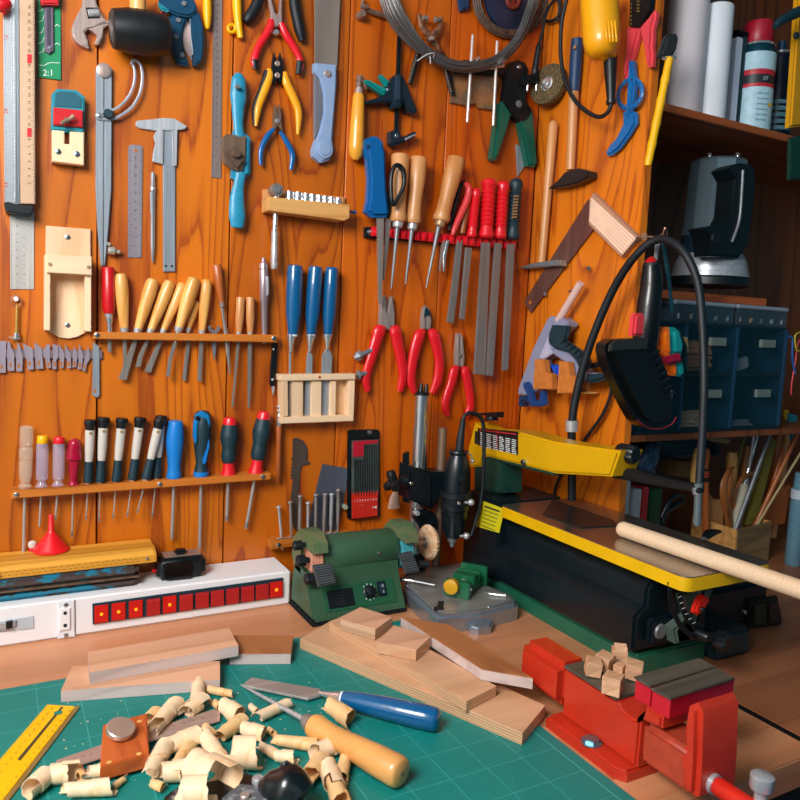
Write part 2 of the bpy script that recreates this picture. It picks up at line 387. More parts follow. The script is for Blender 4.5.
K['pink'] = mat('coral_red_plastic', '#d83c44', .4, var=.06)
K['yellow'] = mat('yellow_plastic', '#f0b400', .38, var=.05)
K['mustard'] = mat('mustard_yellow_paint', '#e0ac08', .36, var=.06, scale=12, coat=.2)
K['blue'] = mat('blue_plastic', '#0c5c9c', .3, var=.05, coat=.4)
K['blue2'] = mat('bright_blue_plastic', '#1478c8', .36, var=.06)
K['navy'] = mat('dark_blue_rubber', '#143a60', .45, var=.1)
K['teal'] = mat('teal_paint', '#1a8494', .4, var=.08)
K['green'] = mat('dark_green_paint', '#1d5438', .42, var=.12, scale=14)
K['green2'] = mat('bright_green_paint', '#12603c', .36, var=.08, coat=.2)
K['ink'] = mat('dark_print', '#1c1e22', .7, var=.0)
K['inkred'] = mat('red_print', '#c8202a', .7, var=.0)
K['inkwhite'] = mat('white_print', '#e8f0ec', .7, var=.0)
K['screw'] = mat('zinc_screw', '#b4c0ca', .3, 1., .1)
K['gap'] = mat('dark_gap', '#0c0805', .9, var=0)

# ------------------------------------------------------------------ the room
m = M()
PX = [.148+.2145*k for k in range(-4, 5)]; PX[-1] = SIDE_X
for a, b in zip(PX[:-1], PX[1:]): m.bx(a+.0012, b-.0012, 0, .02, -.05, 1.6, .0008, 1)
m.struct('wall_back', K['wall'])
m = M(); m.bx(-1, 3, .0205, .05, -.9, 1.6); m.struct('wall_lining', K['gap'])
m = M(); m.bx(SIDE_X, SIDE_X+.0185, CAB_Y, -.0003, .0005, 1.5, .0012); m.struct('trim_1', K['side'])   # cabinet side board
m = M(); m.bx(SIDE_X+.0185, 2.4, -.02, -.0003, .0005, 1.5); m.struct('wall_cabinet', K['cab'])
m = M()
m.bx(-.9, .9028, -.79, -.0003, -.04, 0, .002)
bench = m.thing('workbench_top', K['beech'], 'long beech workbench top under all the machines and the cutting mat', 'workbench')
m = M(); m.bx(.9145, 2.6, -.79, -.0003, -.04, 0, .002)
m.to('shaded_brown_section', wood('shaded_brown_worktop', '#9c6240', '#7a4628', 0, 9., .05, 3, .42, .5, plank=(1, 0, .047), coat=.1), bench, 'browner section of the worktop beyond the black slot, shade painted into its tone')  # browner wood, with the shade over this section painted into its colour
m = M(); m.bx(-.9, 2.6, -.74, -.7, -.12, -.0405); m.bx(-.85, -.78, -.74, -.67, -.895, -.1205); m.bx(2.4, 2.47, -.74, -.67, -.895, -.1205); m.bx(-.85, -.78, -.12, -.05, -.895, -.0405); m.bx(2.4, 2.47, -.12, -.05, -.895, -.0405)
m.to('trestle', K['gap'], bench)
m = M(); m.bx(.9028, .9145, -.789, -.35, -.038, -.0012); m.to('slot_strip', K['black'], bench, 'black strip set in the slot across the bench')
K['floor'] = mat('blue_floor_paint', '#1c3f78', .5, var=.1, scale=6)
m = M(); m.bx(-1.6, 3, -2.6, .05, -.92, -.9); m.struct('floor', K['floor'])
# shelf boards of the cabinet
use(Z5, 'C')
sh_l, sh_r = pt(115, 505), pt(755, 680); SHZ = (sh_l.z+sh_r.z)/2; th = abs(pt(115, 505).z-pt(113, 546).z)
# ------------------------------------------------------------------ tools hung on the back wall, upper part
def screw(par, x, y, r, o, m=None, name='screw', th=.002):
    M().disc(x, y, r, o, th, 12).to(name, m or K['screw'], par)
def ticks(m, a, b, n, w, l0, l1, o, side=1, long=5):
    """n+1 scale lines from a to b, standing to one side"""
    ax, ay = a; bx_, by = b; L = math.hypot(bx_-ax, by-ay); nx, ny = -(by-ay)/L*side, (bx_-ax)/L*side
    for i in range(n+1):
        t = i/n; x, y = ax+(bx_-ax)*t, ay+(by-ay)*t; l = l1 if i % long == 0 else l0
        m.line((x, y), (x+nx*l, y+ny*l), w, o)
silver = mat('silver_anodised_profile', '#c6c9cd', .3, .85, .04)
purp = brushed('dull_steel_rule', '#8a8088', .45)
rule = brushed('satin_steel_rule', '#c8ccd2', .38)
bluish = brushed('blue_grey_steel', '#98a4b0', .36)

use(Z1)
t = T('straightedge', 'long silver aluminium straightedge with a black end cap hanging against the wall', 'straightedge', pt(75, 850))
M().slab([(12, -30), (76, -30), (80, 815), (18, 815)], .004, .018, .001).to('bar', silver, t)
M().slab([(44, -30), (70, -30), (75, 815), (50, 815)], .022, .004, .003).to('rib', mat('polished_aluminium', '#e4e6e8', .22, .8, .03), t)
M().slab([(78, -30), (138, -30), (141, 815), (82, 815)], .004, .019, .001).to('scale_strip', mat('beige_scale_strip', '#cda98a', .4, .3, .04), t)
m = M(); ticks(m, (136, -10), (139, 815), 84, 1.2, 7, 13, .0232, 1); ticks(m, (15, -10), (19, 815), 84, 1.2, 5, 9, .0222, -1)
for i in range(25): m.word(str(26-i), 118, 28+i*29.4, 15, .0233, (-1, 0))
m.word('----', 88, 385, 9, .0233, (-1, 0)); m.to('markings', K['ink'], t)
for y in (235, 530): M().rect(109, y-18, 127, y+18, .023, .0004, 0).to('number_tag', K['inkred'], t)
for y in (150, 445, 740): M().word(str(int(10+y/30)), 24, y, 20, .0224, (-1, 0)).to('red_numeral', K['inkred'], t)
use(Z6); M().slab([(20, 112), (45, 108), (70, 118), (110, 124), (150, 128), (167, 128), (165, 165), (150, 177), (30, 160)], .003, .026, .002).to('end_cap', K['black'], t)
use(P0); m = M(); m.lat((-3, 6), (11, 3), [(0, 6), (.3, 7), (.7, 6), (1, 3)], .035, 10); m.lat((3, 2), (4, 14), [(0, 5), (.6, 4), (1, 1.5)], .034, 10)
m.thing('clamp_knob', K['red'], 'red plastic knob at the top corner beside the straightedge', 'knob')
use(Z6)
m = M().slab([(50, 160), (170, 160), (170, 546), (52, 546)], .0005, .0014, .0003)
t = m.thing('steel_rule', brushed('bright_steel_rule', '#cdc6bc', .33), 'wide steel rule hanging behind and below the aluminium straightedge', 'ruler')
m = M()
for i in range(9): m.word(str(9-i), 85, 190+i*40, 14, .002); 
for i in range(8): m.word(str(4+i), 120, 196+i*46, 12, .002)
ticks(m, (53, 175), (54, 540), 36, 1.2, 8, 14, .002, -1); m.to('markings', K['ink'], t)

use(Z1)
t = T('marking_template', 'green plastic marking template with white curves and the figure 2:1', 'template', pt(197, 320))
M().slab([(148, -20), (243, -20), (244, 320), (153, 308)], .001, .002, .0005).to('plate', mat('green_template_plastic', '#0e8a56', .4, var=.05), t)
m = M()
for pl in ([(152, 260), (175, 262), (200, 250), (240, 252)], [(154, 215), (172, 205), (176, 190)], [(154, 175), (170, 168), (176, 150)], [(154, 135), (170, 128), (175, 110)], [(154, 90), (172, 80), (176, 60)], [(154, 45), (170, 40), (176, 25)], [(216, 180), (228, 172), (240, 178)], [(216, 108), (228, 98), (241, 106)]):
    for a, b in zip(pl[:-1], pl[1:]): m.line(a, b, 2, .0033)
m.word('2:1', 193, 292, 34, .0033); m.to('markings', K['inkwhite'], t)
s = M().slab([(178, 8), (213, 8), (214, 200), (197, 215), (180, 205)], .003, .005, .001).to('slider', mat('grey_slider', '#6a5a6e', .45), t)
M().slab([(187, 20), (203, 20), (203, 180), (188, 180)], .008, .001, .0004).to('groove', mat('dark_slider_groove', '#3c3444', .5), s)
screw(t, 197, 190, 7, .008)
M().slab([(160, -25), (240, -25), (235, 18), (165, 18)], .004, .012, .002).to('clamp', K['red'], t)

t = T('adjustable_wrench', 'adjustable wrench hanging jaws down beside the rubber mallet', 'wrench', pt(360, 190))
ws = brushed('warm_chromed_steel', '#b89c90', .33)
M().slab([(330, -25), (330, 20), (318, 42), (300, 75), (287, 110), (290, 140), (302, 162), (325, 180), (356, 192), (350, 160), (338, 128), (350, 116), (375, 112), (412, 92), (438, 90), (415, 70), (400, 40), (386, 15), (378, -25)], .002, .011, .002).to('body', ws, t)
M().slab([(356, 116), (412, 96), (436, 94), (414, 112), (409, 150), (393, 178), (378, 176), (390, 140), (372, 124)], .003, .011, .0015).to('movable_jaw', ws, t)
M().slab([(343, 30), (392, 30), (400, 72), (352, 74)], .0131, .0006, 0).to('worm_slot', K['gap'], t)
M().lat((352, 54), (396, 52), [(i/16, 17 if i % 2 else 13) for i in range(17)], .012, 12).to('worm_screw', K['steel'], t)

t = T('rubber_mallet', 'black rubber mallet with a pale wooden handle hung head down', 'mallet', pt(556, 225))
M().lat((443, 114), (672, 143), [(0, 62), (.03, 73), (.3, 84), (.7, 86), (.96, 76), (1, 66)], .042, 28).to('head', mat('worn_black_rubber', '#15181a', .42, var=.4, scale=18), t)
M().lat((551, 100), (551, -40), [(0, 30), (1, 33)], .042, 16).to('handle', K['handle'], t)

use(U2)
t = T('garden_pruner', 'dark blue anvil cutter hanging open with a rusty blade showing', 'pruner', pt(300, 525))
pb = mat('dark_blue_enamel', '#0f4260', .38, var=.12)
M().slab([(172, 80), (148, 150), (150, 230), (170, 330), (200, 440), (225, 505), (270, 522), (303, 520), (310, 490), (275, 420), (262, 350), (258, 260), (275, 200), (305, 150), (312, 115)], .004, .012, .003).to('jaw', pb, t)
M().slab([(326, 125), (355, 110), (385, 85), (410, 140), (428, 220), (432, 330), (425, 430), (410, 490), (370, 520), (354, 522), (352, 480), (345, 400), (330, 250)], .006, .014, .004).to('jaw', pb, t)
M().slab([(318, 130), (330, 130), (348, 420), (338, 440)], .006, .011, .001).to('blade', K['chrome'], t)  # blue shine along the jaw edge, put in as a chrome strip
M().slab([(308, 150), (320, 260), (330, 350), (345, 470), (340, 492), (300, 430), (275, 390), (258, 320), (260, 250), (280, 195)], .003, .004, .001).to('anvil_plate', spotted('rusty_plate', '#b09a94', '#7a2a1c', 160, .62), t)
M().slab([(75, -25), (75, 45), (110, 75), (170, 97), (230, 122), (310, 132), (355, 115), (380, 80), (372, 30), (345, -25)], .016, .008, .003).to('hub', pb, t)
M().slab([(70, 10), (110, 40), (160, 80), (140, 95), (95, 75), (75, 50)], .02, .008, .003).to('lever', K['teal'], t)
for x, y, o in ((230, 158, .016), (212, 293, .016), (258, 437, .016), (275, 25, .024)): screw(t, x, y, 20, o, K['dsteel'], 'bolt', .003)
M().lat((80, 128), (108, 96), [(0, 10), (1, 14)], .012, 8).to('safety_catch', K['red'], t)

use(Z1)
t = T('mitre_gauge', 'small jig of teal and red blocks over a pale wooden base with a wing nut', 'jig', pt(270, 660))
M().slab([(207, 375), (228, 354), (308, 360), (340, 388), (336, 535), (205, 520)], .002, .016, .002).to('body', K['teal'], t)
M().slab([(222, 372), (240, 365), (300, 370), (328, 395), (326, 432), (218, 425)], .018, .001, .0005).to('recess', mat('dark_teal_recess', '#0c5666', .5), t)
M().slab([(214, 428), (332, 441), (331, 508), (212, 498)], .018, .006, .0015).to('slide', K['red'], t)
M().slab([(208, 520), (258, 524), (258, 575), (280, 577), (280, 526), (336, 530), (336, 660), (209, 645)], .002, .02, .001).to('base_block', K['maple'], t)
m = M(); m.disc(268, 480, 12, .024, .008, 12); m.tub([(245, 497), (262, 482), (275, 478), (296, 464)], [9, 7, 7, 10], .034, 8, flat=.4); m.to('wing_nut', K['bronze'], t)
for x, y in ((232, 605), (307, 615)): screw(t, x, y, 11, .022)

use(P0)
t = T('wing_dividers', 'long steel dividers with a curved slotted wing, hanging points down', 'dividers', pt(104, 266))
M().slab([(96, 67), (100, 64), (104, 63.5), (104, 140), (103.6, 265), (101, 266), (97.5, 228), (95.6, 185), (96, 120)], .004, .005, .0012).to('leg', bluish, t)
M().slab([(104.6, 63.5), (109, 65), (112, 69), (111.4, 150), (111.2, 190), (108.4, 228), (105, 265), (104, 265), (104.4, 140)], .004, .005, .0012).to('leg', bluish, t)
M().disc(104, 70, 7, .009, .004, 20).to('pivot_rivet', ws, t)
o1 = [(136, 60), (141, 66), (142.5, 78), (140, 93), (133, 106), (124, 113.5), (113, 119), (99, 119)]
o2 = [(133, 64), (135, 72), (134, 84), (129, 96), (120, 106), (110, 111), (97, 113)]
m = M(); m.tub(o1, 1.5, .010, 6, flat=.6); m.tub(o2, 1.4, .010, 6, flat=.6); m.tub([(131.5, 65), (133, 60.5), (137, 61)], 1.7, .010, 6); m.disc(99.5, 116, 4, .008, .004)
m.to('wing', brushed('wing_steel', '#a4a8b4', .35), t)
M().disc(108.7, 113.2, 4.6, .012, .008, 14).to('thumb_screw', K['teal_black'], t)
M().disc(99.3, 115.3, 2.6, .012, .002, 10).to('rivet', K['chrome'], t)
m = M(); m.lat((108, 250.5), (115, 251), [(0, 3.6), (.8, 4.4), (1, 3.8)], .010, 12); m.lat((115, 251.5), (120, 252), [(0, 1.6), (.5, 1.6), (.55, 2.4), (1, 2.2)], .010, 10); m.disc(109, 244, 2, .006, .005, 8)
m.to('pencil_clamp', mat('pale_nickel', '#cfc8bc', .35, .6), t)

m = M().slab([(128.2, 147.5), (130, 144.6), (141, 145), (143, 147.5), (141.6, 257.6), (128, 257.6)], .0006, .0012, .0003)
t = m.thing('short_rule', purp, 'short dull steel rule hanging between the dividers and the scriber', 'ruler')
use(Z1); m = M()
for i in range(12): m.word(str(14-i), 543, 632+i*35, 13, .0021, (-1, 0))
ticks(m, (515, 600), (513, 1028), 50, 1.2, 6, 12, .0021, -1); ticks(m, (571, 600), (565, 1028), 50, 1.2, 6, 12, .0021, 1)
m.to('markings', K['ink'], t); screw(t, 543, 603, 6, .0018, K['wall'], 'hang_hole', .0002)
use(P0)
t = T('scriber', 'slim silver pen scriber hanging beside the vernier caliper', 'scriber', pt(152.6, 263))
M().lat((153, 172), (152.6, 263), [(0, 1.2), (.02, 2), (.16, 2), (.17, 2.6), (.2, 2.6), (.21, 2.2), (.8, 2.1), (.97, 1.2), (1, .4)], .006, 12).to('barrel', K['chrome'], t)
M().slab([(150, 192), (151.2, 192), (151.6, 213), (150.6, 214)], .006, .0022, .0003).to('clip', K['steel'], t)

t = T('vernier_caliper', 'satin vernier caliper hanging jaws up above the gouges', 'caliper', pt(169, 271))
M().slab([(163, 126), (175.4, 126), (175.2, 271.5), (163.4, 271.5)], .001, .0035, .0006).to('beam', bluish, t)
use(Z1)
M().slab([(543, 492), (548, 483), (600, 478), (655, 471), (655, 520), (620, 522), (556, 512), (545, 503)], .001, .0045, .0008).to('fixed_jaw', rule, t)
M().slab([(655, 471), (700, 475), (748, 505), (740, 516), (710, 520), (707, 662), (692, 664), (690, 522), (655, 520)], .0045, .003, .0008).to('slider', rule, t)
M().slab([(636, 508), (656, 512), (653, 657), (610, 646), (612, 612), (622, 572), (614, 545), (622, 530)], .0045, .0028, .0008).to('jaw', rule, t)
m = M(); ticks(m, (688, 520), (688, 655), 26, 1., 6, 10, .0077, -1); ticks(m, (655, 520), (655, 650), 26, 1., 6, 9, .0077, 1); m.to('markings', K['ink'], t)
use(P0); m = M(); screw(t, 166, 266, 1.2, .0045, K['ink'], 'pin', .0006); screw(t, 172, 266, 1.2, .0045, K['ink'], 'pin', .0006)
use(Z1); m = M(); ticks(m, (664, 670), (663, 1050), 60, .9, 4, 8, .0047, -1); m.to('scale', mat('etched_scale', '#5a6470', .5), t)

use(Z6)
t = T('wooden_holster', 'pale wooden wall pocket with an open front and rounded bottom', 'wall pocket', pt(340, 790))
M().slab([(230, 228), (453, 246), (455, 752), (430, 762), (390, 784), (345, 793), (300, 788), (255, 765), (224, 750)], .0005, .006, .0008).to('back_board', K['maple'], t)
M().slab([(224, 372), (252, 374), (251, 752), (221, 750)], .0066, .026, .0008).to('side_board', K['maple'], t)
M().slab([(425, 385), (456, 387), (456, 758), (426, 755)], .0066, .026, .0008).to('side_board', K['maple'], t)
M().slab([(234, 370), (459, 383), (458, 476), (233, 462)], .0328, .007, .001).to('cross_strip', K['maplex'], t)
screw(t, 338, 285, 12, .0065); screw(t, 338, 725, 12, .0065)
for x, y in ((249, 420), (443, 435)): screw(t, x, y, 9, .0398, K['brass'], 'brass_pin')

use(U1)
t = T('brass_stick_gauge', 'small brass rod gauge hanging by a ring from a white pin', 'gauge', pt(110, 330))
M().lat((113, 100), (110, 290), [(0, 9), (1, 9)], .008, 10).to('rod', mat('tan_rod', '#b9924a', .4, .4), t)
m = M(); m.tub([(107+35*cos(2*pi*i/14), 72+36*sin(2*pi*i/14)) for i in range(14)], 3, .008, 6, True, 2, True); m.to('ring', K['bronze'], t)
M().disc(107, 60, 17, .001, .012, 14).to('pin', K['wplastic'], t)
M().lat((111, 285), (110, 328), [(0, 17), (1, 18)], .008, 14).to('sleeve', K['chrome'], t)
M().tub([(58, 314), (100, 325), (135, 322)], [5, 8, 4], .010, 8).to('cross_bar', K['oldsteel'], t)

# knife blades on their magnetic strip
m = M().slab([(-120, 392), (-120, 452), (684, 460), (684, 404)], .0003, .005, .001)
m.thing('magnetic_strip', mat('grey_magnet_bar', '#77686e', .45, .2, .1), 'dark magnetic bar that carries the row of craft knife blades', 'magnetic strip')
blades = [
 ([(-15, 340), (42, 340), (38, 465), (38, 552), (-15, 552)], (12, 512), 'wide square craft knife blade at the outer end of the strip'),
 ([(48, 340), (62, 345), (95, 430), (95, 540), (50, 538)], (70, 500), 'craft knife blade with a long slanted point, next to the wide square blade'),
 ([(118, 345), (135, 375), (152, 450), (148, 545), (108, 540), (108, 440)], (125, 505), 'dark spear-pointed craft knife blade between two slanted blades'),
 ([(155, 355), (218, 390), (222, 470), (225, 530), (185, 533), (180, 470), (168, 450)], (197, 490), 'broad slant-topped craft knife blade hanging under the brass stick gauge'),
 ([(228, 348), (278, 385), (290, 525), (240, 528)], (258, 487), 'straight-sided slanted craft knife blade, fifth along the strip'),
 ([(288, 398), (318, 358), (335, 368), (333, 470), (342, 518), (312, 522), (305, 470), (288, 430)], (322, 495), 'craft knife blade with a blunt rounded head under the wooden pocket'),
 ([(350, 358), (388, 372), (390, 440), (376, 470), (378, 528), (352, 530), (346, 510), (355, 440)], (366, 495), 'craft knife blade with a flat sloping top, seventh along the strip'),
 ([(393, 355), (428, 420), (430, 440), (424, 520), (400, 522), (400, 470), (392, 440)], (410, 492), 'narrow pointed craft knife blade touching the sloping-topped one'),
 ([(433, 355), (470, 425), (472, 440), (475, 522), (448, 522), (448, 470), (436, 440)], (460, 492), 'narrow pointed craft knife blade, ninth along the strip'),
 ([(492, 375), (515, 415), (517, 440), (508, 515), (482, 515), (487, 470), (486, 420)], (496, 490), 'smallest craft knife blade on the magnetic strip'),
 ([(530, 360), (552, 425), (554, 450), (545, 528), (515, 528), (525, 470), (520, 430)], (533, 500), 'pointed craft knife blade beside the tilted brownish one'),
 ([(588, 370), (600, 440), (598, 465), (580, 490), (570, 545), (548, 535), (560, 480), (568, 440)], (563, 512), 'tilted brownish craft knife blade next to the long snap blade'),
 ([(620, 348), (662, 375), (663, 700), (650, 718), (615, 700)], (635, 672), 'long straight snap-off blade at the inner end of the strip')]
bl = brushed('blade_steel', '#a090a0', .4)
for i, (pp, h, lab) in enumerate(blades):
    t = M().slab(pp, .0055, .0009, .0002).thing('knife_blade', bluish if i == 12 else bl, lab, 'knife blade', 'knife blades on the magnetic strip')
    M().rect(h[0]-7, h[1]-14, h[0]+7, h[1]+14, .0064, .0001, 0).to('hole', mat('blade_hole', '#a8600f', .8) if i == 0 else bpy.data.materials['blade_hole'], t)

# --- Z2: long rule, pliers, spokeshave, saw
use(P0)
t = M().slab([(213.4, -10), (222.4, -10), (221.3, 178), (211.4, 177.5)], .0006, .0012, .0003).thing('long_rule', brushed('brown_steel_rule', '#8e7a74', .42, 2, .3, 60), 'long narrow steel rule hanging from above the frame between the two yellow tools', 'ruler')
m = M()
for i in range(26): m.word(str(30-i), 217.5-i*.05, 5+i*6.6, 2.6, .0021, (-1, 0))
ticks(m, (213.6, 0), (211.7, 176), 90, .3, 1.2, 2.4, .0021, -1); m.to('markings', K['ink'], t)
M().lat((207, -12), (207.4, 29), [(0, 4), (.6, 4.4), (.9, 3.2), (1, 1.6)], .01, 14).thing('yellow_tool', K['yellow'], 'plain yellow tool end hanging beside the blue anvil cutter', 'tool')
t = T('yellow_looped_tool', 'yellow tool handle with a small hanging loop beside the long rule', 'tool', pt(240, 40))
M().tub([(236, -12), (237, 5), (238, 22), (240.5, 38)], [5, 4.6, 4, 3], .01, 12).to('grip', K['yellow'], t)
m = M(); m.tub([(231.7+3.6*cos(2*pi*i/12), 28.5+3.8*sin(2*pi*i/12)) for i in range(12)], 1.6, .01, 8, True, 2, True); m.to('loop', K['yellow'], t)
t = T('long_nose_pliers', 'pliers with long black handles hanging from above the frame', 'pliers', pt(280, 45))
for pp, rr in (([(263, -14), (256, 6), (250, 16), (245.5, 22)], [5, 5.6, 5.4, 3.4]), ([(293, -14), (295, 8), (299, 28), (302, 41)], [5, 5.6, 5.4, 3.4])):
    M().tub(pp, rr, .012, 12).to('handle', K['rubber'], t)

use(Z2)
def plier_handles(t, L, R_, rl, rr, m, o=.012, tip=None):
    for pp, r in ((L, rl), (R_, rr)):
        M().tub(pp, r, o, 12, flat=.75).to('handle', m, t)
        if tip: M().tub(pp[-2:], [r[-2]*1.03, r[-1]*1.1], o, 10, flat=.8).to('handle_tip', tip, t)
t = T('mini_pliers', 'small long-nosed pliers with red and black handles', 'pliers', pt(305, 305), 'mini pliers above one another')
m = M(); m.slab([(272, -20), (284, -20), (300, 50), (310, 60), (318, 45), (322, -20), (330, -20), (328, 50), (330, 88), (316, 104), (300, 106), (284, 80), (284, 50)], .008, .007, .0015); m.to('jaws', brushed('pink_plated_steel', '#b8968c', .36), t)
plier_handles(t, [(283, 78), (284, 98), (265, 138), (235, 185), (217, 240), (221, 278)], [(325, 92), (345, 140), (380, 195), (401, 245), (394, 298)], [12, 16, 15, 15, 16, 11], [14, 17, 16, 15, 11], K['redgrip'], tip=K['rubber'])
M().disc(307, 127, 11, .01, .008, 12).to('pivot', K['chrome'], t)
t = T('mini_pliers', 'small end cutters with yellow handles and a black head', 'pliers', pt(305, 540), 'mini pliers above one another')
M().slab([(291, 245), (298, 207), (306, 240), (315, 240), (322, 209), (331, 245), (333, 300), (324, 336), (312, 312), (300, 336), (287, 318)], .008, .008, .0015).to('head', K['black'], t)
M().tub([(268, 285), (250, 350), (222, 425), (217, 505)], [12, 14, 13, 7], .009, 10).to('handle_lining', K['rubber'], t)
plier_handles(t, [(276, 275), (279, 305), (259, 360), (233, 430), (224, 505)], [(340, 288), (346, 330), (374, 390), (394, 450), (391, 538)], [9, 16, 17, 15, 6], [10, 18, 18, 16, 6], mat('golden_yellow_grip', '#f2a414', .35, coat=.2))
for y in (253, 300): M().disc(311, y, 11, .016, .003, 12).to('pivot', ws, t)
t = T('mini_pliers', 'smallest pliers with blue handles and a dark head', 'pliers', pt(305, 682), 'mini pliers above one another')
M().slab([(295, 460), (302, 414), (310, 448), (318, 416), (327, 455), (327, 490), (332, 522), (312, 502), (298, 522), (293, 490)], .008, .007, .0012).to('head', K['bronze'], t)
plier_handles(t, [(296, 515), (268, 548), (244, 600), (243, 660)], [(320, 525), (348, 570), (370, 620), (363, 680)], [8, 12, 11, 8], [8, 12, 12, 8], K['blue'])
M().disc(312, 482, 9, .015, .003, 12).to('pivot', K['chrome'], t)

t = T('spokeshave', 'turquoise spokeshave hanging on end with a bronze cap iron', 'spokeshave', pt(150, 910))
tq = mat('hammered_turquoise_enamel', '#2a8eb0', .36, var=.12, scale=160, bump=.25)
m = M(); m.tub([(156, 294), (155, 325), (154, 385), (152, 440), (153, 500), (160, 560)], [14, 30, 34, 25, 20, 22], .018, 16, flat=.5); m.tub([(165, 690), (155, 740), (148, 800), (149, 860), (150, 905), (150, 913)], [22, 22, 30, 34, 27, 14], .018, 16, flat=.5)
m.slab([(136, 520), (182, 528), (204, 552), (202, 692), (188, 712), (160, 722), (128, 712)], .006, .012, .004); m.to('body', tq, t)
M().slab([(92, 548), (108, 535), (186, 545), (182, 640), (170, 686), (150, 686), (95, 655), (89, 610)], .018, .006, .002).to('cap_iron', K['bronze'], t)
m = M(); m.slab([(98, 606), (146, 582), (186, 640), (152, 684), (130, 668)], .024, .006, .004); m.disc(148, 612, 18, .026, .012, 14); m.to('cap_screw', brushed('dark_bronze', '#5c4434', .4), t)
M().slab([(88, 560), (100, 548), (100, 645), (90, 640)], .014, .003, .001).to('blade', K['dsteel'], t)
M().disc(154, 345, 9, .028, .008, 12).to('hanging_screw', K['dsteel'], t)

t = T('folding_saw', 'folding saw with a wide steel blade and pale blue plastic handle', 'saw', pt(500, 645))
M().slab([(458, -30), (563, -30), (549, 262), (458, 256)], .006, .0015, .0004).to('blade', brushed('warm_saw_steel', '#a08a7c', .36, 2, .35, 50), t)
pbh = mat('pale_blue_plastic', '#8ea6c8', .4, var=.05)
M().slab([(460, 250), (548, 258), (548, 330), (530, 560), (537, 595), (520, 638), (485, 650), (455, 625), (452, 598), (462, 568), (480, 520), (497, 450), (495, 370), (480, 310), (460, 285)], .003, .015, .003).to('handle', pbh, t)
M().slab([(460, 288), (482, 325), (493, 380), (494, 450), (477, 520), (460, 552)], .004, .010, .001).to('liner', brushed('grey_liner', '#7c7c88', .4), t)
M().disc(512, 292, 13, .018, .004, 14).to('bolt', ws, t)
M().disc(500, 595, 36, .018, .005, 24, [(0, 1), (.6, 1), (.7, .9), (.72, .7), (1, .66)]).to('lock_knob', pbh, t)

t = T('hook_awl', 'hooked awl with a golden wooden handle hung by its rusty tip', 'awl', pt(622, 638))
M().lat((635, 375), (622, 640), [(0, 18), (.05, 24), (.4, 28), (.8, 32), (.94, 27), (1, 12)], .016, 18).to('handle', mat('golden_varnished_handle', '#e8a030', .3, var=.06, coat=.4), t)
M().lat((637, 352), (634, 380), [(0, 15), (1, 18)], .016, 14).to('ferrule', ws, t)
M().tub([(636, 355), (634, 330), (640, 312), (655, 330), (662, 350), (668, 356)], [10, 13, 14, 9, 9, 6], .014, 8).to('hook', spotted('rusty_hook_steel', '#6a4632', '#8a7062', 120, .5), t)

use(U3)
t = T('scraper_burnisher', 'brown steel angle rod with a clamped knuckle near the wire coil', 'angle rod', pt(95, 130))
M().tub([(90, -25), (92, 40), (92, 85)], 13, .012, 8).to('upright', K['bronze'], t)
M().slab([(120, 50), (165, 62), (345, 118), (345, 152), (160, 95), (120, 75)], .006, .008, .002).to('arm', K['bronze'], t)
m = M(); m.disc(96, 95, 28, .004, .018, 14); m.lat((75, 45), (135, 52), [(0, 12), (.5, 18), (1, 12)], .016, 10); m.to('knuckle', brushed('knuckle_steel', '#8a6a58', .4), t)

use(Z3)
t = T('bar_clamp', 'black one-handed bar clamp with teal triggers hanging on end', 'clamp', pt(250, 580))
cb = mat('dark_slate_plastic', '#122430', .42, var=.12)
M().slab([(234, 105), (250, 105), (232, 560), (218, 560)], .010, .005, .001).to('bar', K['black'], t)
M().slab([(214, 305), (232, 293), (252, 300), (264, 322), (286, 380), (311, 440), (300, 456), (276, 446), (256, 400), (248, 432), (214, 430), (210, 408), (106, 414), (102, 404), (165, 385), (190, 360)], .004, .02, .004).to('body', cb, t)
M().slab([(226, 300), (246, 300), (244, 420), (222, 420)], .024, .006, .002).to('spine', mat('slate_spine', '#27384a', .4), t)
M().slab([(216, 398), (246, 398), (246, 430), (214, 432)], .022, .010, .002).to('collar', cb, t)
tg = mat('teal_trigger', '#0c8a84', .38)
m = M(); m.slab([(103, 318), (118, 318), (186, 352), (190, 368), (176, 378), (104, 330)], .012, .014, .004); m.to('trigger', tg, t)
M().slab([(158, 300), (168, 295), (200, 325), (192, 345), (184, 344)], .012, .010, .003).to('release_lever', tg, t)
M().disc(194, 358, 8, .024, .003, 10).to('pin', K['screw'], t)
M().slab([(208, 522), (238, 514), (246, 545), (266, 545), (300, 524), (311, 532), (300, 547), (250, 572), (218, 582), (208, 570)], .004, .022, .004).to('lower_jaw', cb, t)
M().slab([(262, 552), (302, 534), (304, 540), (262, 562)], .026, .002, .0005).to('jaw_pad', K['steel'], t)
M().disc(229, 542, 9, .026, .003, 12).to('pin', K['screw'], t)

use(U3)
t = T('eyelet_pliers', 'rusty eyelet pliers with black beaded handles hanging behind the wire coil', 'pliers', pt(600, 700))
rb = spotted('rusty_plier_steel', '#8a5a3c', '#4a3428', 60, .52, .45)
m = M(); m.tub([(503, 105), (512, 150), (530, 205), (590, 270), (655, 375)], [14, 18, 24, 32, 18], .012, 10, flat=.6); m.tub([(668, 125), (655, 190), (622, 240), (560, 295)], [14, 20, 26, 18], .014, 10, flat=.6); m.to('jaws', rb, t)
m = M(); m.lat((530, 130), (560, 133), [(0, 17), (1, 20)], .018, 12); m.lat((618, 145), (650, 143), [(0, 20), (1, 17)], .018, 12); m.to('dies', K['oldsteel'], t)
M().disc(600, 275, 16, .02, .006, 12).to('pivot', ws, t)
M().tub([(515, 345), (492, 410), (465, 500), (437, 612)], [20, 26, 25, 18], .012, 12, flat=.6).to('handle', K['rubber'], t)
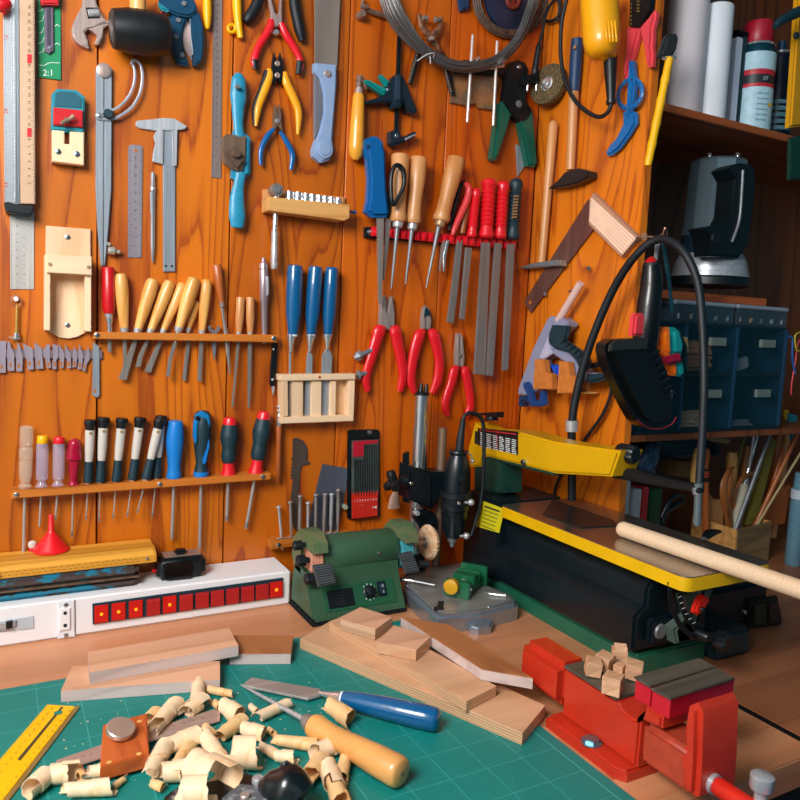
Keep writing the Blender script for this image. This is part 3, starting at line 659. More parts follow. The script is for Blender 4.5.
M().tub([(665, 385), (690, 450), (715, 560), (745, 690)], [20, 26, 27, 22], .012, 12, flat=.6).to('handle', K['rubber'], t)
m = M()
for i in range(13): m.disc(492-i*5, 385+i*17.5, 5, .024, .002, 6)
for i in range(14): m.disc(672+i*5, 420+i*18.5, 5, .026, .002, 6)
m.to('beading', K['brass'], t)

# jig, coils
use(Z3)
t = T('doweling_jig', 'brass-plated doweling jig with two bright guide rods behind the wire coil', 'jig', pt(540, 500))
M().slab([(455, 288), (640, 302), (612, 440), (556, 432), (545, 416), (524, 416), (518, 424), (444, 410)], .002, .006, .001).to('plate', spotted('tarnished_brass', '#9a6a40', '#6e5a48', 30, .52, .4), t)
M().slab([(470, 245), (500, 238), (600, 252), (660, 270), (655, 300), (470, 288)], .004, .016, .002).to('clamp_block', K['black'], t)
for a, b in (((531, 140), (509, 488)), ((629, 164), (613, 503))): M().lat(a, b, [(0, 5), (.02, 6), (.98, 6), (1, 5)], .026, 12).to('guide_rod', mat('bright_rod', '#e2dcd8', .28, .5, .03) if a[0] == 531 else bpy.data.materials['bright_rod'], t)
m = M(); m.lat((540, 245), (556, 232), [(0, 9), (1, 7)], .024, 10); m.lat((600, 275), (650, 262), [(0, 5), (.6, 5), (1, 10)], .026, 10); m.to('thumb_screw', K['chrome'], t)
use(P0)
t = T('tape_spool', 'dark blue disc with a brown hub, wound with brown cord, under the wire coil', 'spool', pt(512, 40))
M().disc(511, 0, 30, .004, .010, 40).to('disc', mat('dark_blue_disc', '#16253f', .45, var=.4, scale=30), t)
m = M(); m.tub([(513+5.6*cos(2*pi*i/12), 1+6.5*sin(2*pi*i/12)) for i in range(12)], 2.2, .018, 8, True, 2, True); m.disc(513, 1, 4, .012, .004, 12); m.to('hub', mat('brown_hub', '#7a2c1c', .45), t)
m = M()
for j in range(9):
    r = 31+(j % 4)*2.2
    m.tub([(511+r*cos(2*pi*i/28), -1+r*1.02*sin(2*pi*i/28)) for i in range(28)], 1.2, .006+.003*(j % 3), 5, True, 2, True)
m.to('winding', mat('brown_cord', '#5a4436', .6, var=.5, scale=120), t)
m = M(); rnd = random.Random(3)
base = [(381, -40), (387, -8), (400, 22), (424, 50), (456, 66), (490, 63), (514, 45), (528, 18), (534, -14), (520, -80), (460, -118), (400, -90)]
for j in range(17):
    w = (j/16-.5)*2; pts = []
    for i, (x, y) in enumerate(base):
        cx, cy = x-459, y+26; d = math.hypot(cx, cy); s = (9 if i in (0, 1, 2, 10, 11) else 5)*w+rnd.uniform(-.6, .6)
        pts.append((x+cx/d*s, y+cy/d*s, .030+.006*rnd.random()+.008*(1-w*w)))
    m.tub(pts, .75, .03, 5, True, 5, True)
t = m.thing('wire_coil', brushed('galvanised_wire', '#4c4a48', .38), 'large coil of grey steel wire hanging over the pliers and the spool', 'wire coil')
m = M(); m.tub([(417, 61, .05), (426, 55, .052), (434, 53, .05), (433, 58, .04)], .5, .05, 5); m.tub([(430, 56, .05), (430.5, 64, .048)], .4, .05, 5); m.to('twist_tie', K['wplastic'], t)
M().slab([(459, -10), (470, -10), (470, 8), (462, 10)], .002, .012, .003).thing('blue_clip', K['navy'], 'dark blue clip end hanging from above, inside the wire coil', 'clip')

use(Z3)
t = T('crimping_pliers', 'black crimping pliers with broad green handles', 'crimping pliers', pt(700, 668))
M().slab([(690, 246), (715, 238), (745, 250), (756, 275), (750, 330), (745, 400), (772, 440), (752, 484), (722, 490), (682, 456), (655, 412), (665, 330), (670, 270)], .004, .016, .003).to('head', K['black'], t)
M().disc(718, 268, 9, .02, .003, 12).to('bolt', K['screw'], t); M().disc(718, 415, 14, .02, .003, 12).to('bolt', K['dsteel'], t)
gg = mat('emerald_grip', '#0a5a48', .36, var=.06, coat=.2)
M().slab([(640, 412), (655, 402), (690, 455), (672, 520), (637, 628), (622, 642), (612, 632), (625, 540)], .003, .02, .005).to('handle', gg, t)
M().slab([(724, 487), (776, 440), (786, 560), (794, 652), (782, 668), (758, 662), (740, 570)], .003, .02, .005).to('handle', gg, t)
t = M().slab([(704, 575), (718, 584), (742, 632), (741, 662), (711, 706)], .002, .002, .0004).thing('marking_knife', bluish, 'pointed steel cutter blade hanging below the green crimping pliers', 'knife')
M().rect(740, 640, 752, 660, .002, .003, .0006).to('tip', K['red'], t)
# ------------------------------------------------------------------ cabinet side board: tools hung on it
use(Z4, 'S')
t = T('wire_wheel_brush', 'brown wire brush wheel with a bright hub hanging beside the corner', 'wire brush', pt(245, 520))
wc = pt(245, 425, .02); wn_ = V((-1, -.25, .15)).normalized()
R = 100*mpp(wc)
M().lathe(wc-wn_*.009, wc+wn_*.009, [(0, R*.3), (.1, R), (.3, R*1.02), (.7, R*1.02), (.9, R), (1, R*.3)], 40).to('bristles', spotted('brass_bristles', '#6e5a34', '#3a3020', 260, .5, .6), t)
M().lathe(wc+wn_*.004, wc+wn_*.013, [(0, R*.46), (.3, R*.46), (.5, R*.4), (.6, R*.28), (1, R*.22)], 24).to('hub', K['chrome'], t)
M().lathe(wc+wn_*.012, wc+wn_*.017, [(0, R*.13), (1, R*.11)], 12).to('spindle', K['steel'], t)

use(Z4, 'W')
t = T('power_plug', 'black two-pin plug on a black cord hanging from above the corner', 'plug', pt(160, 460))
M().lat((198, 215), (172, 375), [(0, 10), (.1, 14)]+[(.1+.8*i/10, (17 if i % 2 else 14)+i*.3) for i in range(11)]+[(1, 16)], .034, 12).to('strain_relief', K['black'], t)
M().slab([(142, 372), (202, 368), (198, 408), (138, 412)], .022, .024, .005).to('plug_body', K['black'], t)
for a, b in (((140, 400), (136, 458)), ((184, 400), (180, 456))): M().lat(a, b, [(0, 5), (.9, 5), (1, 3)], .034, 10).to('pin', K['chrome'], t)
M().tub([(330, -60), (265, 5), (228, 80), (214, 150), (197, 222)], 8, .034, 8).to('cord', K['rubber'], t)
use(Z4, 'S')
t = M().tub([(290, -20), (300, 40), (285, 110)], [14, 10, 8], .012, 8).tub([(225, 105), (260, 105), (300, 80)], 8, .012, 8).thing('black_hook', K['rubber'], 'short black hook bracket beside the yellow grinder cord', 'hook')

def hammer_handle(): pass
t = T('tack_hammer', 'hammer with a dark blue gripped wooden handle hung head down', 'hammer', pt(350, 945))
M().lat((387, 192), (370, 460), [(0, 20), (.02, 30), (.5, 31), (1, 28)], .016, 16).to('grip', K['navy'], t)
M().lat((370, 450), (352, 850), [(0, 26), (1, 22)], .016, 14).to('shaft', K['handle2'], t)
M().disc(370, 235, 10, .028, .002, 10).to('rivet', K['brass'], t)
use(P0, 'S'); M().slab([(547, 188.5), (556, 181), (564, 172), (578, 168), (588, 171), (588, 177), (578, 183), (562, 187)], .004, .022, .003).to('head', mat('blackened_steel', '#2c2826', .4, .4), t)
use(Z4, 'S')
t = T('pin_hammer', 'light hammer with a plain wooden handle and a thin wedge head', 'hammer', pt(200, 1300))
M().lat((268, 606), (208, 1320), [(0, 14), (.03, 24), (.4, 22), (1, 20)], .014, 14).to('shaft', K['handle2'], t)
use(Y2, 'S')
M().slab([(94, 438), (162, 416), (262, 400), (276, 398), (276, 428), (215, 434), (110, 443)], .009, .016, .002).to('head', K['dsteel'], t)
M().slab([(272, 402), (302, 400), (306, 428), (272, 428)], .0095, .015, .002).to('striking_face', K['oldsteel'], t)
use(Z4, 'S')
t = T('angle_grinder', 'yellow power tool body hanging upside down with a black cord sleeve', 'power tool', pt(520, 540))
yo = mat('warm_yellow_housing', '#f0a808', .34, var=.04, coat=.3)
M().lat((492, -60), (514, 280), [(0, 94), (.55, 94), (.78, 92), (.88, 84), (.96, 66), (1, 44)], .075, 28).to('housing', yo, t)
kg = mpp(pt(505, 120, .075))
for i in range(4):
    xa, xb = 526+i*16, 534+i*16; fo_ = lambda x, cx: .075+kg*math.sqrt(max(0, 93**2-(x-cx)**2))
    M().tub([(xa, 106, fo_(xa, 501)-.0015), (xa+3, 135, fo_(xa+3, 503)+.001), (xb-1, 180, fo_(xb-1, 507)+.001), (xb+1, 208, fo_(xb+1, 509)-.002)], 6.5, .1, 10).to('vent', yo, t)
M().lat((538, 255), (545, 290), [(0, 50), (.6, 44), (1, 34)], .06, 18).to('end_cap', yo, t)
M().lat((552, 278), (555, 520), [(0, 34), (.1, 34), (.5, 28), (.92, 20), (.93, 26), (1, 24)], .05, 16).to('cord_sleeve', K['black'], t)
M().tub([(556, 515), (540, 560), (495, 585), (430, 555), (370, 495), (325, 405), (306, 300), (303, 200), (312, 90), (340, -30)], 11, .05, 10).to('cord', K['rubber'], t)

t = T('folding_cutter', 'black tool with two coral red handles hanging open', 'cutter', pt(640, 395))
m = M().slab([(648, -30), (752, -30), (746, 48), (692, 136), (643, 132)], .004, .012, .001); m.to('body', K['black'], t)
m = M()
for i in range(6): m.word('00', 655, 20+i*20, 12, .0163)
for i in range(4): m.word('0000', 690, 8+i*16, 11, .0163)
m.to('print', mat('gold_print', '#a08a30', .6), t)
cr = mat('coral_red_handle', '#dc4650', .36, var=.05, coat=.2)
M().slab([(624, 137), (650, 134), (692, 138), (686, 182), (652, 300), (632, 388), (612, 392), (611, 330), (624, 215)], .003, .012, .005).to('handle', cr, t)
M().slab([(690, 138), (738, 82), (762, 48), (774, 58), (768, 98), (757, 140), (757, 200), (752, 225), (758, 262), (752, 328), (736, 336), (724, 320), (714, 240)], .003, .012, .005).to('handle', cr, t)

t = T('strap_wrench', 'blue plastic jar opener with a round eye and a curved tongue', 'opener', pt(530, 780))
bp_ = mat('azure_plastic', '#0f66a8', .36, var=.06, coat=.2)
m = M()
m.tub([(650+60*cos(a)+6*sin(a), 470-72*sin(a)-6*cos(a)) for a in [2*pi*i/20 for i in range(20)]], 13, .014, 10, True, 2, True, .7)
m.slab([(640, 302), (656, 300), (668, 400), (660, 500), (636, 590), (622, 580), (630, 480)], .008, .012, .003)
m.slab([(608, 560), (640, 548), (674, 560), (676, 615), (645, 668), (592, 742), (555, 773), (530, 778), (523, 762), (540, 730), (575, 690), (610, 620)], .006, .009, .004)
m.to('body', bp_, t)
m = M()
for i in range(16):
    a = 2*pi*i/16; m.disc(650+60*cos(a)+6*sin(a), 470-72*sin(a)-6*cos(a), 3.5, .0215, .001, 6)
m.to('hole_marks', K['ink'], t)

use(Y2, 'S')
t = T('try_square', 'try square with a dark blade and pale fluted wooden stock, hung at a slant', 'try square', pt(150, 665))
M().slab([(118, 610), (440, 95), (470, 240), (152, 665)], .004, .002, .0004).to('blade', brushed('browned_blade_steel', '#6a4238', .32, 2, .4, 60), t)
m = M(); m.slab([(445, 98), (462, 64), (682, 282), (602, 384), (440, 222)], .002, .013, .002); m.to('stock', mat('groove_shade_maple', '#b88a70', .5, var=.05), t)  # groove shade painted in: stock coloured darker than the flutes on it
for k in range(7):
    w = .08+.13*k
    a0, b0 = (455+(444-455)*w, 84+(215-84)*w), (680+(604-680)*w, 290+(380-290)*w)
    M().slab([(a0[0]-1, a0[1]-6), (b0[0], b0[1]-7), (b0[0]-4, b0[1]+6), (a0[0]-4, a0[1]+8)], .0155, .003, .0015).to('flute', mat('pinkish_maple', '#f2d2b8', .45, var=.05) if k == 0 else bpy.data.materials['pinkish_maple'], t)
screw(t, 150, 612, 9, .006, K['side'], 'hang_hole', .0002)
for x, y, l in ((436, 440, 'small steel pin standing out between the try square and the heat gun hose'), (215, 568, 'small steel pin carrying the tip of the try square'), (350, 556, 'small steel pin above the glue stick')):
    M().lat((x-8, y), (x+9, y+1), [(0, 4), (.6, 4), (.65, 9), (1, 9)], (0.001, .014), 10).thing('panel_pin', K['screw'], l, 'pin')

use(U6, 'S')
t = T('glue_gun', 'grey glue gun with a dark rubber grip and a pale glue stick', 'glue gun', pt(75, 725))
gl = mat('grey_lilac_plastic', '#8a8ea8', .38, var=.05)
M().slab([(222, 262), (240, 245), (300, 255), (334, 282), (330, 300), (300, 330), (262, 420), (330, 440), (372, 470), (420, 545), (552, 556), (552, 572), (380, 585), (330, 500), (250, 445), (200, 480), (165, 640), (130, 672), (64, 660), (72, 620), (150, 410)], .012, .026, .006).to('body', gl, t)
M().slab([(240, 325), (178, 470), (205, 476), (250, 445), (235, 415), (232, 380)], .0385, .004, .002).to('side_panel', mat('pale_lilac_plastic', '#b8b4cc', .4), t)
M().slab([(244, 292), (334, 296), (330, 340), (318, 372), (400, 430), (440, 470), (450, 500), (405, 560), (370, 480), (330, 440), (262, 420), (226, 392), (228, 340)], .036, .008, .004).to('rubber_grip', K['teal_black'], t)
m = M()
for i in range(6): m.tub([(300+i*22, 392+i*20), (325+i*22, 368+i*19)], 5, .0445, 6)
m.to('grip_ribs', K['rubber'], t)
M().lat((285, 270), (405, 70), [(0, 21), (1, 21)], .032, 16).to('glue_stick', mat('milky_glue', '#dcb8b0', .3, var=.03), t)
M().slab([(425, 555), (552, 548), (548, 575), (480, 600), (420, 600)], .02, .03, .006).to('heel', K['teal_black'], t)
M().slab([(68, 672), (85, 668), (118, 690), (112, 704), (88, 702), (78, 730), (66, 722)], .02, .022, .004).to('nozzle', K['navy'], t)
M().slab([(95, 600), (118, 596), (140, 640), (150, 690), (178, 700), (184, 650), (206, 640), (216, 716), (190, 728), (128, 726), (112, 660), (94, 625)], .040, .008, .002).to('trigger_stand', mat('blue_stand', '#16427c', .38), t)
M().slab([(232, 502), (280, 512), (280, 602), (262, 570)], .02, .02, .004).to('trigger', mat('bright_blue_trigger', '#0c4cc0', .38), t)
M().lat((455, 516), (530, 494), [(0, 6), (.2, 16), (.8, 16), (1, 8)], .03, 12).to('cable_boot', K['black'], t)
t = T('glue_gun_rest', 'wooden rest of two notched blocks under the glue gun', 'rest', pt(280, 660))
bw = K['oak']
M().slab([(158, 474), (205, 478), (215, 545), (250, 555), (250, 636), (148, 634)], .043, .014, .001).to('front_block', mat('rest_wood', '#c47430', .5, var=.15, scale=70), t)
M().slab([(288, 486), (335, 490), (345, 560), (376, 572), (376, 655), (276, 658)], .043, .014, .001).to('front_block', bpy.data.materials['rest_wood'], t)
m = M().slab([(250, 590), (280, 590), (280, 640), (250, 636)], .0, .011, .001).slab([(376, 590), (435, 588), (432, 662), (376, 655)], .0, .011, .001).slab([(150, 610), (430, 630), (430, 655), (150, 634)], .0, .011, .001).slab([(285, 645), (425, 650), (425, 660), (285, 657)], .011, .032, .001); m.to('cross_bar', bw, t)

# ------------------------------------------------------------------ the cabinet: shelves and what stands on them
CB = -.0205
m = M(); m.bx(SIDE_X+.019, 2.39, CAB_Y+.001, CB, SHZ-th, SHZ, .001); m.thing('cabinet_shelf', K['edge'], 'upper brown cabinet shelf carrying the white rolls and the spray can', 'shelf')
use(Y4, 'C'); LZ = pt(130, 665).z
m = M(); m.bx(SIDE_X+.019, 2.39, CAB_Y+.001, CB, LZ-.012, LZ, .001); m.thing('cabinet_shelf', K['cab'], 'lower dark cabinet shelf carrying the small-parts drawers', 'shelf')
m = M(); m.bx(1.02, 2.4, CAB_Y, 0, 1.5, 1.52); m.struct('trim_2', K['cab'])
m = M(); m.bx(2.39, 2.41, CAB_Y, 0, 0, 1.5); m.struct('trim_3', K['cab'])
def span(pxl, pxr, py, y):
    a, b = on(1, y, *raw(pxl, py)), on(1, y, *raw(pxr, py)); return a.x, b.x
def zat(px, py, y): return on(1, y, *raw(px, py)).z
use(Z5)
wr = mat('white_paper_roll', '#d8d0d4', .5, var=.02, scale=5)
x0, x1 = span(134, 275, 500, -.24); r = (x1-x0)/2
t = M().lathe(((x0+x1)/2, -.24, SHZ+.0003), ((x0+x1)/2, -.24, SHZ+.34), [(0, r*.98), (.003, r), (1, r)], 32).thing('paper_roll', wr, 'wide white roll standing against the cabinet side board', 'roll', 'white rolls on the shelf')
x0, x1 = span(290, 391, 540, -.255); r = (x1-x0)/2; zt_ = zat(410, 8, -.28)
t = T('paper_roll', 'narrower white tube with a dark rim standing between the wide roll and the can', 'roll', ((x0+x1)/2, -.26, SHZ), 'white rolls on the shelf')
M().lathe(((x0+x1)/2, -.26, SHZ+.0003), ((x0+x1)/2, -.26, zt_), [(0, r*.98), (.003, r), (.99, r), (1, r*.95)], 32).to('tube', mat('cool_white_tube', '#dfe4ea', .4, var=.02, scale=5), t)
M().lathe(((x0+x1)/2, -.26, zt_), ((x0+x1)/2, -.26, zt_+.004), [(0, r*.8), (1, r*.78)], 24).to('lid', K['teal_black'], t)
x0, x1 = span(404, 456, 570, -.235); zt_ = zat(480, 160, -.26)
t = T('slim_carton', 'slim white and dark carton standing beside the spray can', 'carton', ((x0+x1)/2, -.235, SHZ))
M().bx(x0, x0+(x1-x0)*.55, -.26, -.2, SHZ+.0003, zt_-.006, .002).to('white_face', mat('pale_blue_card', '#c8d2e2', .5, var=.03), t)
M().bx(x0+(x1-x0)*.56, x1, -.262, -.198, SHZ+.0003, zt_, .004).to('dark_side', K['teal_black'], t)
M().bx(x0-.002, x1+.001, -.263, -.197, zt_+.0001, zt_+.008, .003).to('cap', K['black'], t)
# spray can
x0, x1 = span(486, 606, 585, -.255); r = (x1-x0)/2; cx = (x0+x1)/2; cy = -.26
zb = SHZ+.0003; zc = zat(590, 185, cy-r); zr = zat(600, 118, cy)
t = T('spray_can', 'spray can with a red cap and a white label with a red band', 'spray can', (cx, cy, SHZ))
canm = mat('teal_can', '#124a5c', .3, .6, .05)
M().lathe((cx, cy, zb), (cx, cy, zc), [(0, r*.95), (.02, r), (.93, r), (.96, r*.9), (1, r*.8)], 32).to('can', canm, t)
lab = lambda z0, z1, m_, nm, k=1.004: M().lathe((cx, cy, z0), (cx, cy, z1), [(0, r*k), (1, r*k)], 32).to(nm, m_, t)
H_ = zc-zb
lab(zb+.03*H_, zb+.90*H_, mat('pale_label', '#a8ccd8', .45, var=.10, scale=90), 'label')
lab(zb+.50*H_, zb+.70*H_, mat('red_label_band', '#b81c30', .4), 'label_band', 1.008)
lab(zb+.54*H_, zb+.64*H_, mat('dark_label_band', '#1a2228', .4), 'label_stripe', 1.012)
def canword(s, z, ang, h, m_, nm, k=1.02):
    c = V((cx+r*k*cos(ang), cy+r*k*sin(ang), z)); M().text(s, c, (-sin(ang), cos(ang), 0), (0, 0, 1), h).to(nm, m_, t)
canword('///', zb+.59*H_, -pi*.62, .013, mat('grey_print', '#b8c4c8', .5), 'print')
for i in range(6): canword('=====', zb+(.12+.06*i)*H_, -pi*.64, .008, mat('teal_print', '#3a7890', .5) if i == 0 else bpy.data.materials['teal_print'], 'print')
canword('\u2588\u2588', zb+.3*H_, -pi*.48, .006, K['mustard'], 'yellow_tag')
M().lathe((cx, cy, zc), (cx, cy, zc+.006), [(0, r*.86), (.5, r*.9), (1, r*.8)], 28).to('rim', K['chrome'], t)
M().lathe((cx, cy, zc+.006), (cx, cy, zr), [(0, r*.74), (.05, r*.78), (.95, r*.74), (1, r*.7)], 28).to('cap', mat('crimson_cap', '#a01028', .4), t)
x0, x1 = span(625, 722, 620, -.25); r2 = (x1-x0)/2; cx2 = (x0+x1)/2; zc2 = zat(700, 235, -.25-r2)
t = T('dark_can', 'dark blue-black can with a checked band behind the yellow case', 'spray can', (cx2, -.25, SHZ))
M().lathe((cx2, -.25, zb), (cx2, -.25, zc2), [(0, r2*.95), (.02, r2), (.94, r2), (1, r2*.82)], 28).to('can', mat('ink_blue_can', '#0a1c2c', .35, .3), t)
M().lathe((cx2, -.25, zc2), (cx2, -.25, zc2+.008), [(0, r2*.8), (.3, r2*.86), (.5, r2*.74), (.7, r2*.8), (1, r2*.66)], 24).to('rim', K['chrome'], t)
M().lathe((cx2, -.25, zc2+.008), (cx2, -.25, zc2+.03), [(0, r2*.3), (1, r2*.26)], 14).to('nozzle', K['navy'], t)
for i in range(5):
    z = zb+.02+i*.013; M().lathe((cx2, -.25, z), (cx2, -.25, z+.008), [(0, r2*1.006), (1, r2*1.006)], 28).to('checked_band', mat('pale_teal_checks', '#4a7888', .5, var=.6, scale=400) if i == 0 else bpy.data.materials['pale_teal_checks'], t)
# yellow case, green box beyond the frame edge
use(Z5, 'C')
t = T('yellow_case', 'yellow case with a dark handle at the edge of the cabinet', 'case', pt(770, 640, .03))
M().slab([(800, -60), (1130, -60), (1110, 600), (752, 636)], .0, .012, .004).to('shell', mat('amber_case', '#d89a08', .42, var=.05), t)
M().tub([(675, 135), (700, 108), (770, 70), (860, 30)], [14, 22, 26, 26], .04, 12).to('handle', K['teal_black'], t)
M().disc(790, 175, 16, .0125, .006, 12).to('latch', K['teal_black'], t)
use(Y3, 'C')
M().slab([(752, -12), (900, -50), (900, 190), (748, 200)], .0, .006, .002).thing('green_box', mat('deep_green_card', '#0c3a2c', .45, var=.3), 'dark green box hanging below the yellow case', 'box')

# brush on the cabinet edge
use(Z5, 'C')
t = T('paint_brush', 'yellow-handled brush with black bristles hanging at the cabinet edge', 'brush', pt(45, 820, .02))
M().lat((148, 292), (38, 830), [(0, 20)]+[(i/20, 23 if i % 4 == 0 else 20) for i in range(1, 20)]+[(1, 16)], .03, 14).to('handle', K['yellow'], t)
M().tub([(112, 292), (140, 280), (178, 290), (150, 298), (112, 292)], 6, .03, 8, True, 3, False).to('ferrule', K['chrome'], t)
M().slab([(106, 272), (122, 225), (136, 180), (152, 164), (172, 168), (190, 165), (199, 192), (190, 240), (172, 272), (150, 285), (115, 288)], .024, .010, .004, 0).to('bristles', spotted('black_bristles', '#15191c', '#2c3236', 300, .5, .7, .05, (1, 1, .1)), t)

# drawers, boxes and the lantern
use(Y4, 'C')
dz1 = pt(560, 220).z; dx = [pt(x, 420).x for x in (150, 342, 548, 742)]
dz0 = LZ+.0003; dmid = pt(560, 422).z
nf = mat('dark_navy_frame', '#0c2630', .38, var=.1); nf2 = mat('blue_frame_edge', '#163c58', .38)
gls = mat('smoky_teal_drawer', '#143c48', .12, var=.05, alpha=.30)
t = T('drawer_cabinet', 'dark blue cabinet of small see-through drawers on the lower shelf', 'drawer cabinet', (dx[2], -.2, LZ))
m = M(); m.bx(dx[0], dx[3]+.004, -.300, -.12, dz0, dz0+.006); m.bx(dx[0], dx[3]+.004, -.300, -.12, dz1-.005, dz1); m.bx(dx[0], dx[3]+.004, -.123, -.12, dz0+.006, dz1-.005); m.to('carcass', nf, t)
for i in range(4): M().bx(dx[i]-.004, dx[i]+.004, -.306, -.1235, dz0+.0062, dz1-.0052, .001).to('divider', nf2, t)
M().bx(dx[0], dx[3], -.302, -.1235, dmid-.003, dmid+.003).to('rail', nf, t)
pullm = mat('pale_drawer_pull', '#7a8a82', .3, var=.05, alpha=.75)
for i in range(3):
    for (a, b) in ((dz0+.0065, dmid-.0035), (dmid+.0035, dz1-.0055)):
        x0, x1 = dx[i]+.0045, dx[i+1]-.0045
        d = M().bx(x0, x1, -.3035, -.3015, a, b, .0006).to('drawer', gls, t)
        xc = x0+(x1-x0)*.55; zc_ = a+(b-a)*.68
        M().bx(xc-.018, xc+.026, -.312, -.3036, zc_-.008, zc_+.008, .001).to('pull', pullm, d)
        M().bx(x0+.002, x0+.003, -.30, -.2, a, b-.012).to('drawer_side', gls, d)
rnd = random.Random(5)
def contents(name, label, m_, x0, x1, z0, n, kind='stuff', r=.003, hor=True):
    m = M()
    for k in range(n):
        z = z0+r+.0022*r/.003*2.9*k*.35+.001; y = -.292+rnd.uniform(0, .01); x = rnd.uniform(0, .004)
        m.tube([(x0+x, y, z), (x1-x, y+rnd.uniform(-.004, .004), z+rnd.uniform(-.001, .001))], r, 6, False)
    m.thing(name, m_, label, 'drawer contents', None, 40, 'stuff')
contents('dowel_pins', 'pale grooved dowels filling the upper drawer behind the hose', K['handle2'], dx[1]+.008, dx[1]+.092, dmid+.0038, 26)
contents('dowel_pins', 'pale grooved dowels in the lower drawer behind the hose', K['maple'], dx[1]+.012, dx[1]+.085, dz0+.0068, 14)
contents('steel_pins', 'steel pins and hooks in the lower drawer nearest the tool crate', K['steel'], dx[2]+.01, dx[2]+.085, dz0+.0068, 7, r=.002)
M().obox((dx[2]+.04, -.285, dmid+.022), (.02, 0, .005), (0, .006, 0), (-.003, 0, .012), .003).thing('paper_packet', mat('pale_packet', '#b8c4cc', .5), 'white paper packet inside the upper drawer beside the divider', 'packet')
t = M().tube([(dx[1]+.052+.006*cos(2*pi*i/12), -.296, dz0+.02+.006*sin(2*pi*i/12)) for i in range(12)], .0012, 6, True, 2, True).thing('ring', K['steel'], 'small steel ring against the front of the lower drawer', 'ring')
use(U7, 'C')
tz = dz1+.0003
bz = on(1, -.29, *raw(250, 66)).z
frost = mat('frosted_lid', '#9aa6b4', .35, var=.05, alpha=.8); clr = mat('clear_box_wall', '#3c5664', .15, var=.05, alpha=.55)
bxs = [(86, 428, 'clear lidded parts box nearer the cabinet side, under the wooden board'), (444, 732, 'clear lidded parts box with brassy bits, farther from the cabinet side')]
for i, (xa, xb, lb) in enumerate(bxs):
    xa, xb = on(1, -.29, *raw(xa, 130)).x, on(1, -.29, *raw(xb, 130)).x
    t = T('parts_box', lb, 'box', ((xa+xb)/2, -.24, tz), 'clear boxes on the drawer cabinet')
    M().bx(xa+.002, xb-.002, -.29, -.16, tz, bz-.008, .002).to('tray', clr, t)
    M().bx(xa, xb, -.292, -.158, bz-.0079, bz, .002).to('lid', frost, t)
    for k in range(5): M().obox((xa+.008+k*(xb-xa-.016)/4.4, -.2915, tz+.011), (.003+.002*(k % 2), 0, .001), (0, .001, 0), (0, 0, .005), .001).to('content', [K['steel'], K['oldsteel'], K['brass'], K['dsteel'], mat('grey_bits_%d' % i, '#7a9098', .5)][(k+i) % 5], t)
use(Y3, 'C')
lz = bz+.0003+.016
x0, x1 = pt(120, 750).x, pt(690, 790).x
m = M().bx(x0, x1, -.285, -.12, bz+.0003, lz, .001)
m.thing('wooden_board', K['edge'], 'brown wooden board across the clear boxes, under the steel lantern', 'board')
t = T('steel_lantern', 'brushed steel jug-shaped lamp housing with a big black handle on the brown board', 'lamp', (0, 0, 0))
ly = -.215
A = on(1, ly, *raw(342, 735)); A.z = lz+.0003; Bt = on(1, ly, *raw(352, 92))
k_ = mpp(A); t.location = A; t['_o'] = tuple(A); up = V((A.x, A.y, Bt.z))
L = Bt.z-A.z
tt = lambda py: (on(1, ly, *raw(345, py)).z-A.z)/L
def seg_(py0, py1, r0, r1, nm, m_, seg=32, extra=None):
    M().lathe((A.x, ly, A.z+max(0, tt(py0))*L), (A.x, ly, A.z+tt(py1)*L), extra or [(0, r0*k_), (1, r1*k_)], seg).to(nm, m_, t, sharp=25)
seg_(735, 690, 190, 190, 'base_ring', K['black'], 32, [(0, 184*k_), (.1, 190*k_), (.85, 190*k_), (1, 184*k_)])
seg_(688, 575, 178, 160, 'cone', brushed('satin_cone', '#a8aeb6', .34, 0), 40, [(0, 184*k_), (.2, 180*k_), (.22, 177*k_), (.45, 174*k_), (.47, 171*k_), (.7, 168*k_), (.72, 165*k_), (1, 150*k_)])
seg_(574, 482, 148, 148, 'band', mat('slate_band', '#22384a', .35, .4), 32)
seg_(481, 96, 150, 146, 'body', brushed('lantern_steel', '#4c626c', .24, 2, .15), 10, [(0, 150*k_), (.04, 152*k_), (.1, 146*k_), (.97, 134*k_), (1, 126*k_)])
G.s = (1, ly-.0, -1)
m = M().slab([(440, 145), (470, 125), (505, 114), (560, 122), (582, 150), (580, 250), (562, 400), (545, 520), (500, 590), (355, 580), (345, 480), (322, 440), (380, 426), (432, 420), (455, 380), (472, 200)], .04, .04, .004); m.to('handle', K['black'], t)
M().tub([(515, 150), (510, 250), (497, 400), (460, 510)], 7, .082, 8).to('handle_streak', K['dsteel'], t)  # pale streak down the handle, built as a thin raised tube
M().disc(385, 490, 34, .05, .034, 16).to('pivot_knob', K['rubber'], t)
for w in (195, 265, 330):
    c_ = V((A.x+.82*134*k_*cos(radians(w)), ly+.82*134*k_*sin(radians(w)), Bt.z)); M().lathe(c_-V((0, 0, .006)), c_+V((0, 0, .006)), [(0, .0035), (.6, .0035), (.62, .005), (1, .0035)], 10).to('top_bolt', K['chrome'], t)

# wires at the frame edge
use(U7, 'C')
m = M(); m.tub([(738, 266), (757, 280), (755, 380), (764, 440), (775, 480)], 5, .01, 8)
m.thing('blue_wire', mat('blue_wire_sheath', '#1c5ca8', .4), 'blue wire hanging beside the drawer cabinet', 'wire')
m = M(); m.tub([(800, 240), (772, 262), (776, 330), (795, 350)], 4, .012, 8); m.thing('yellow_wire', mat('yellow_wire_sheath', '#b8b420', .4), 'yellow looped wire beside the blue one', 'wire')
m = M(); m.tub([(800, 285), (784, 320), (775, 400), (752, 540), (750, 600)], 4, .008, 8); m.thing('red_wire', K['pink'], 'thin red wire hanging beside the yellow loop', 'wire')

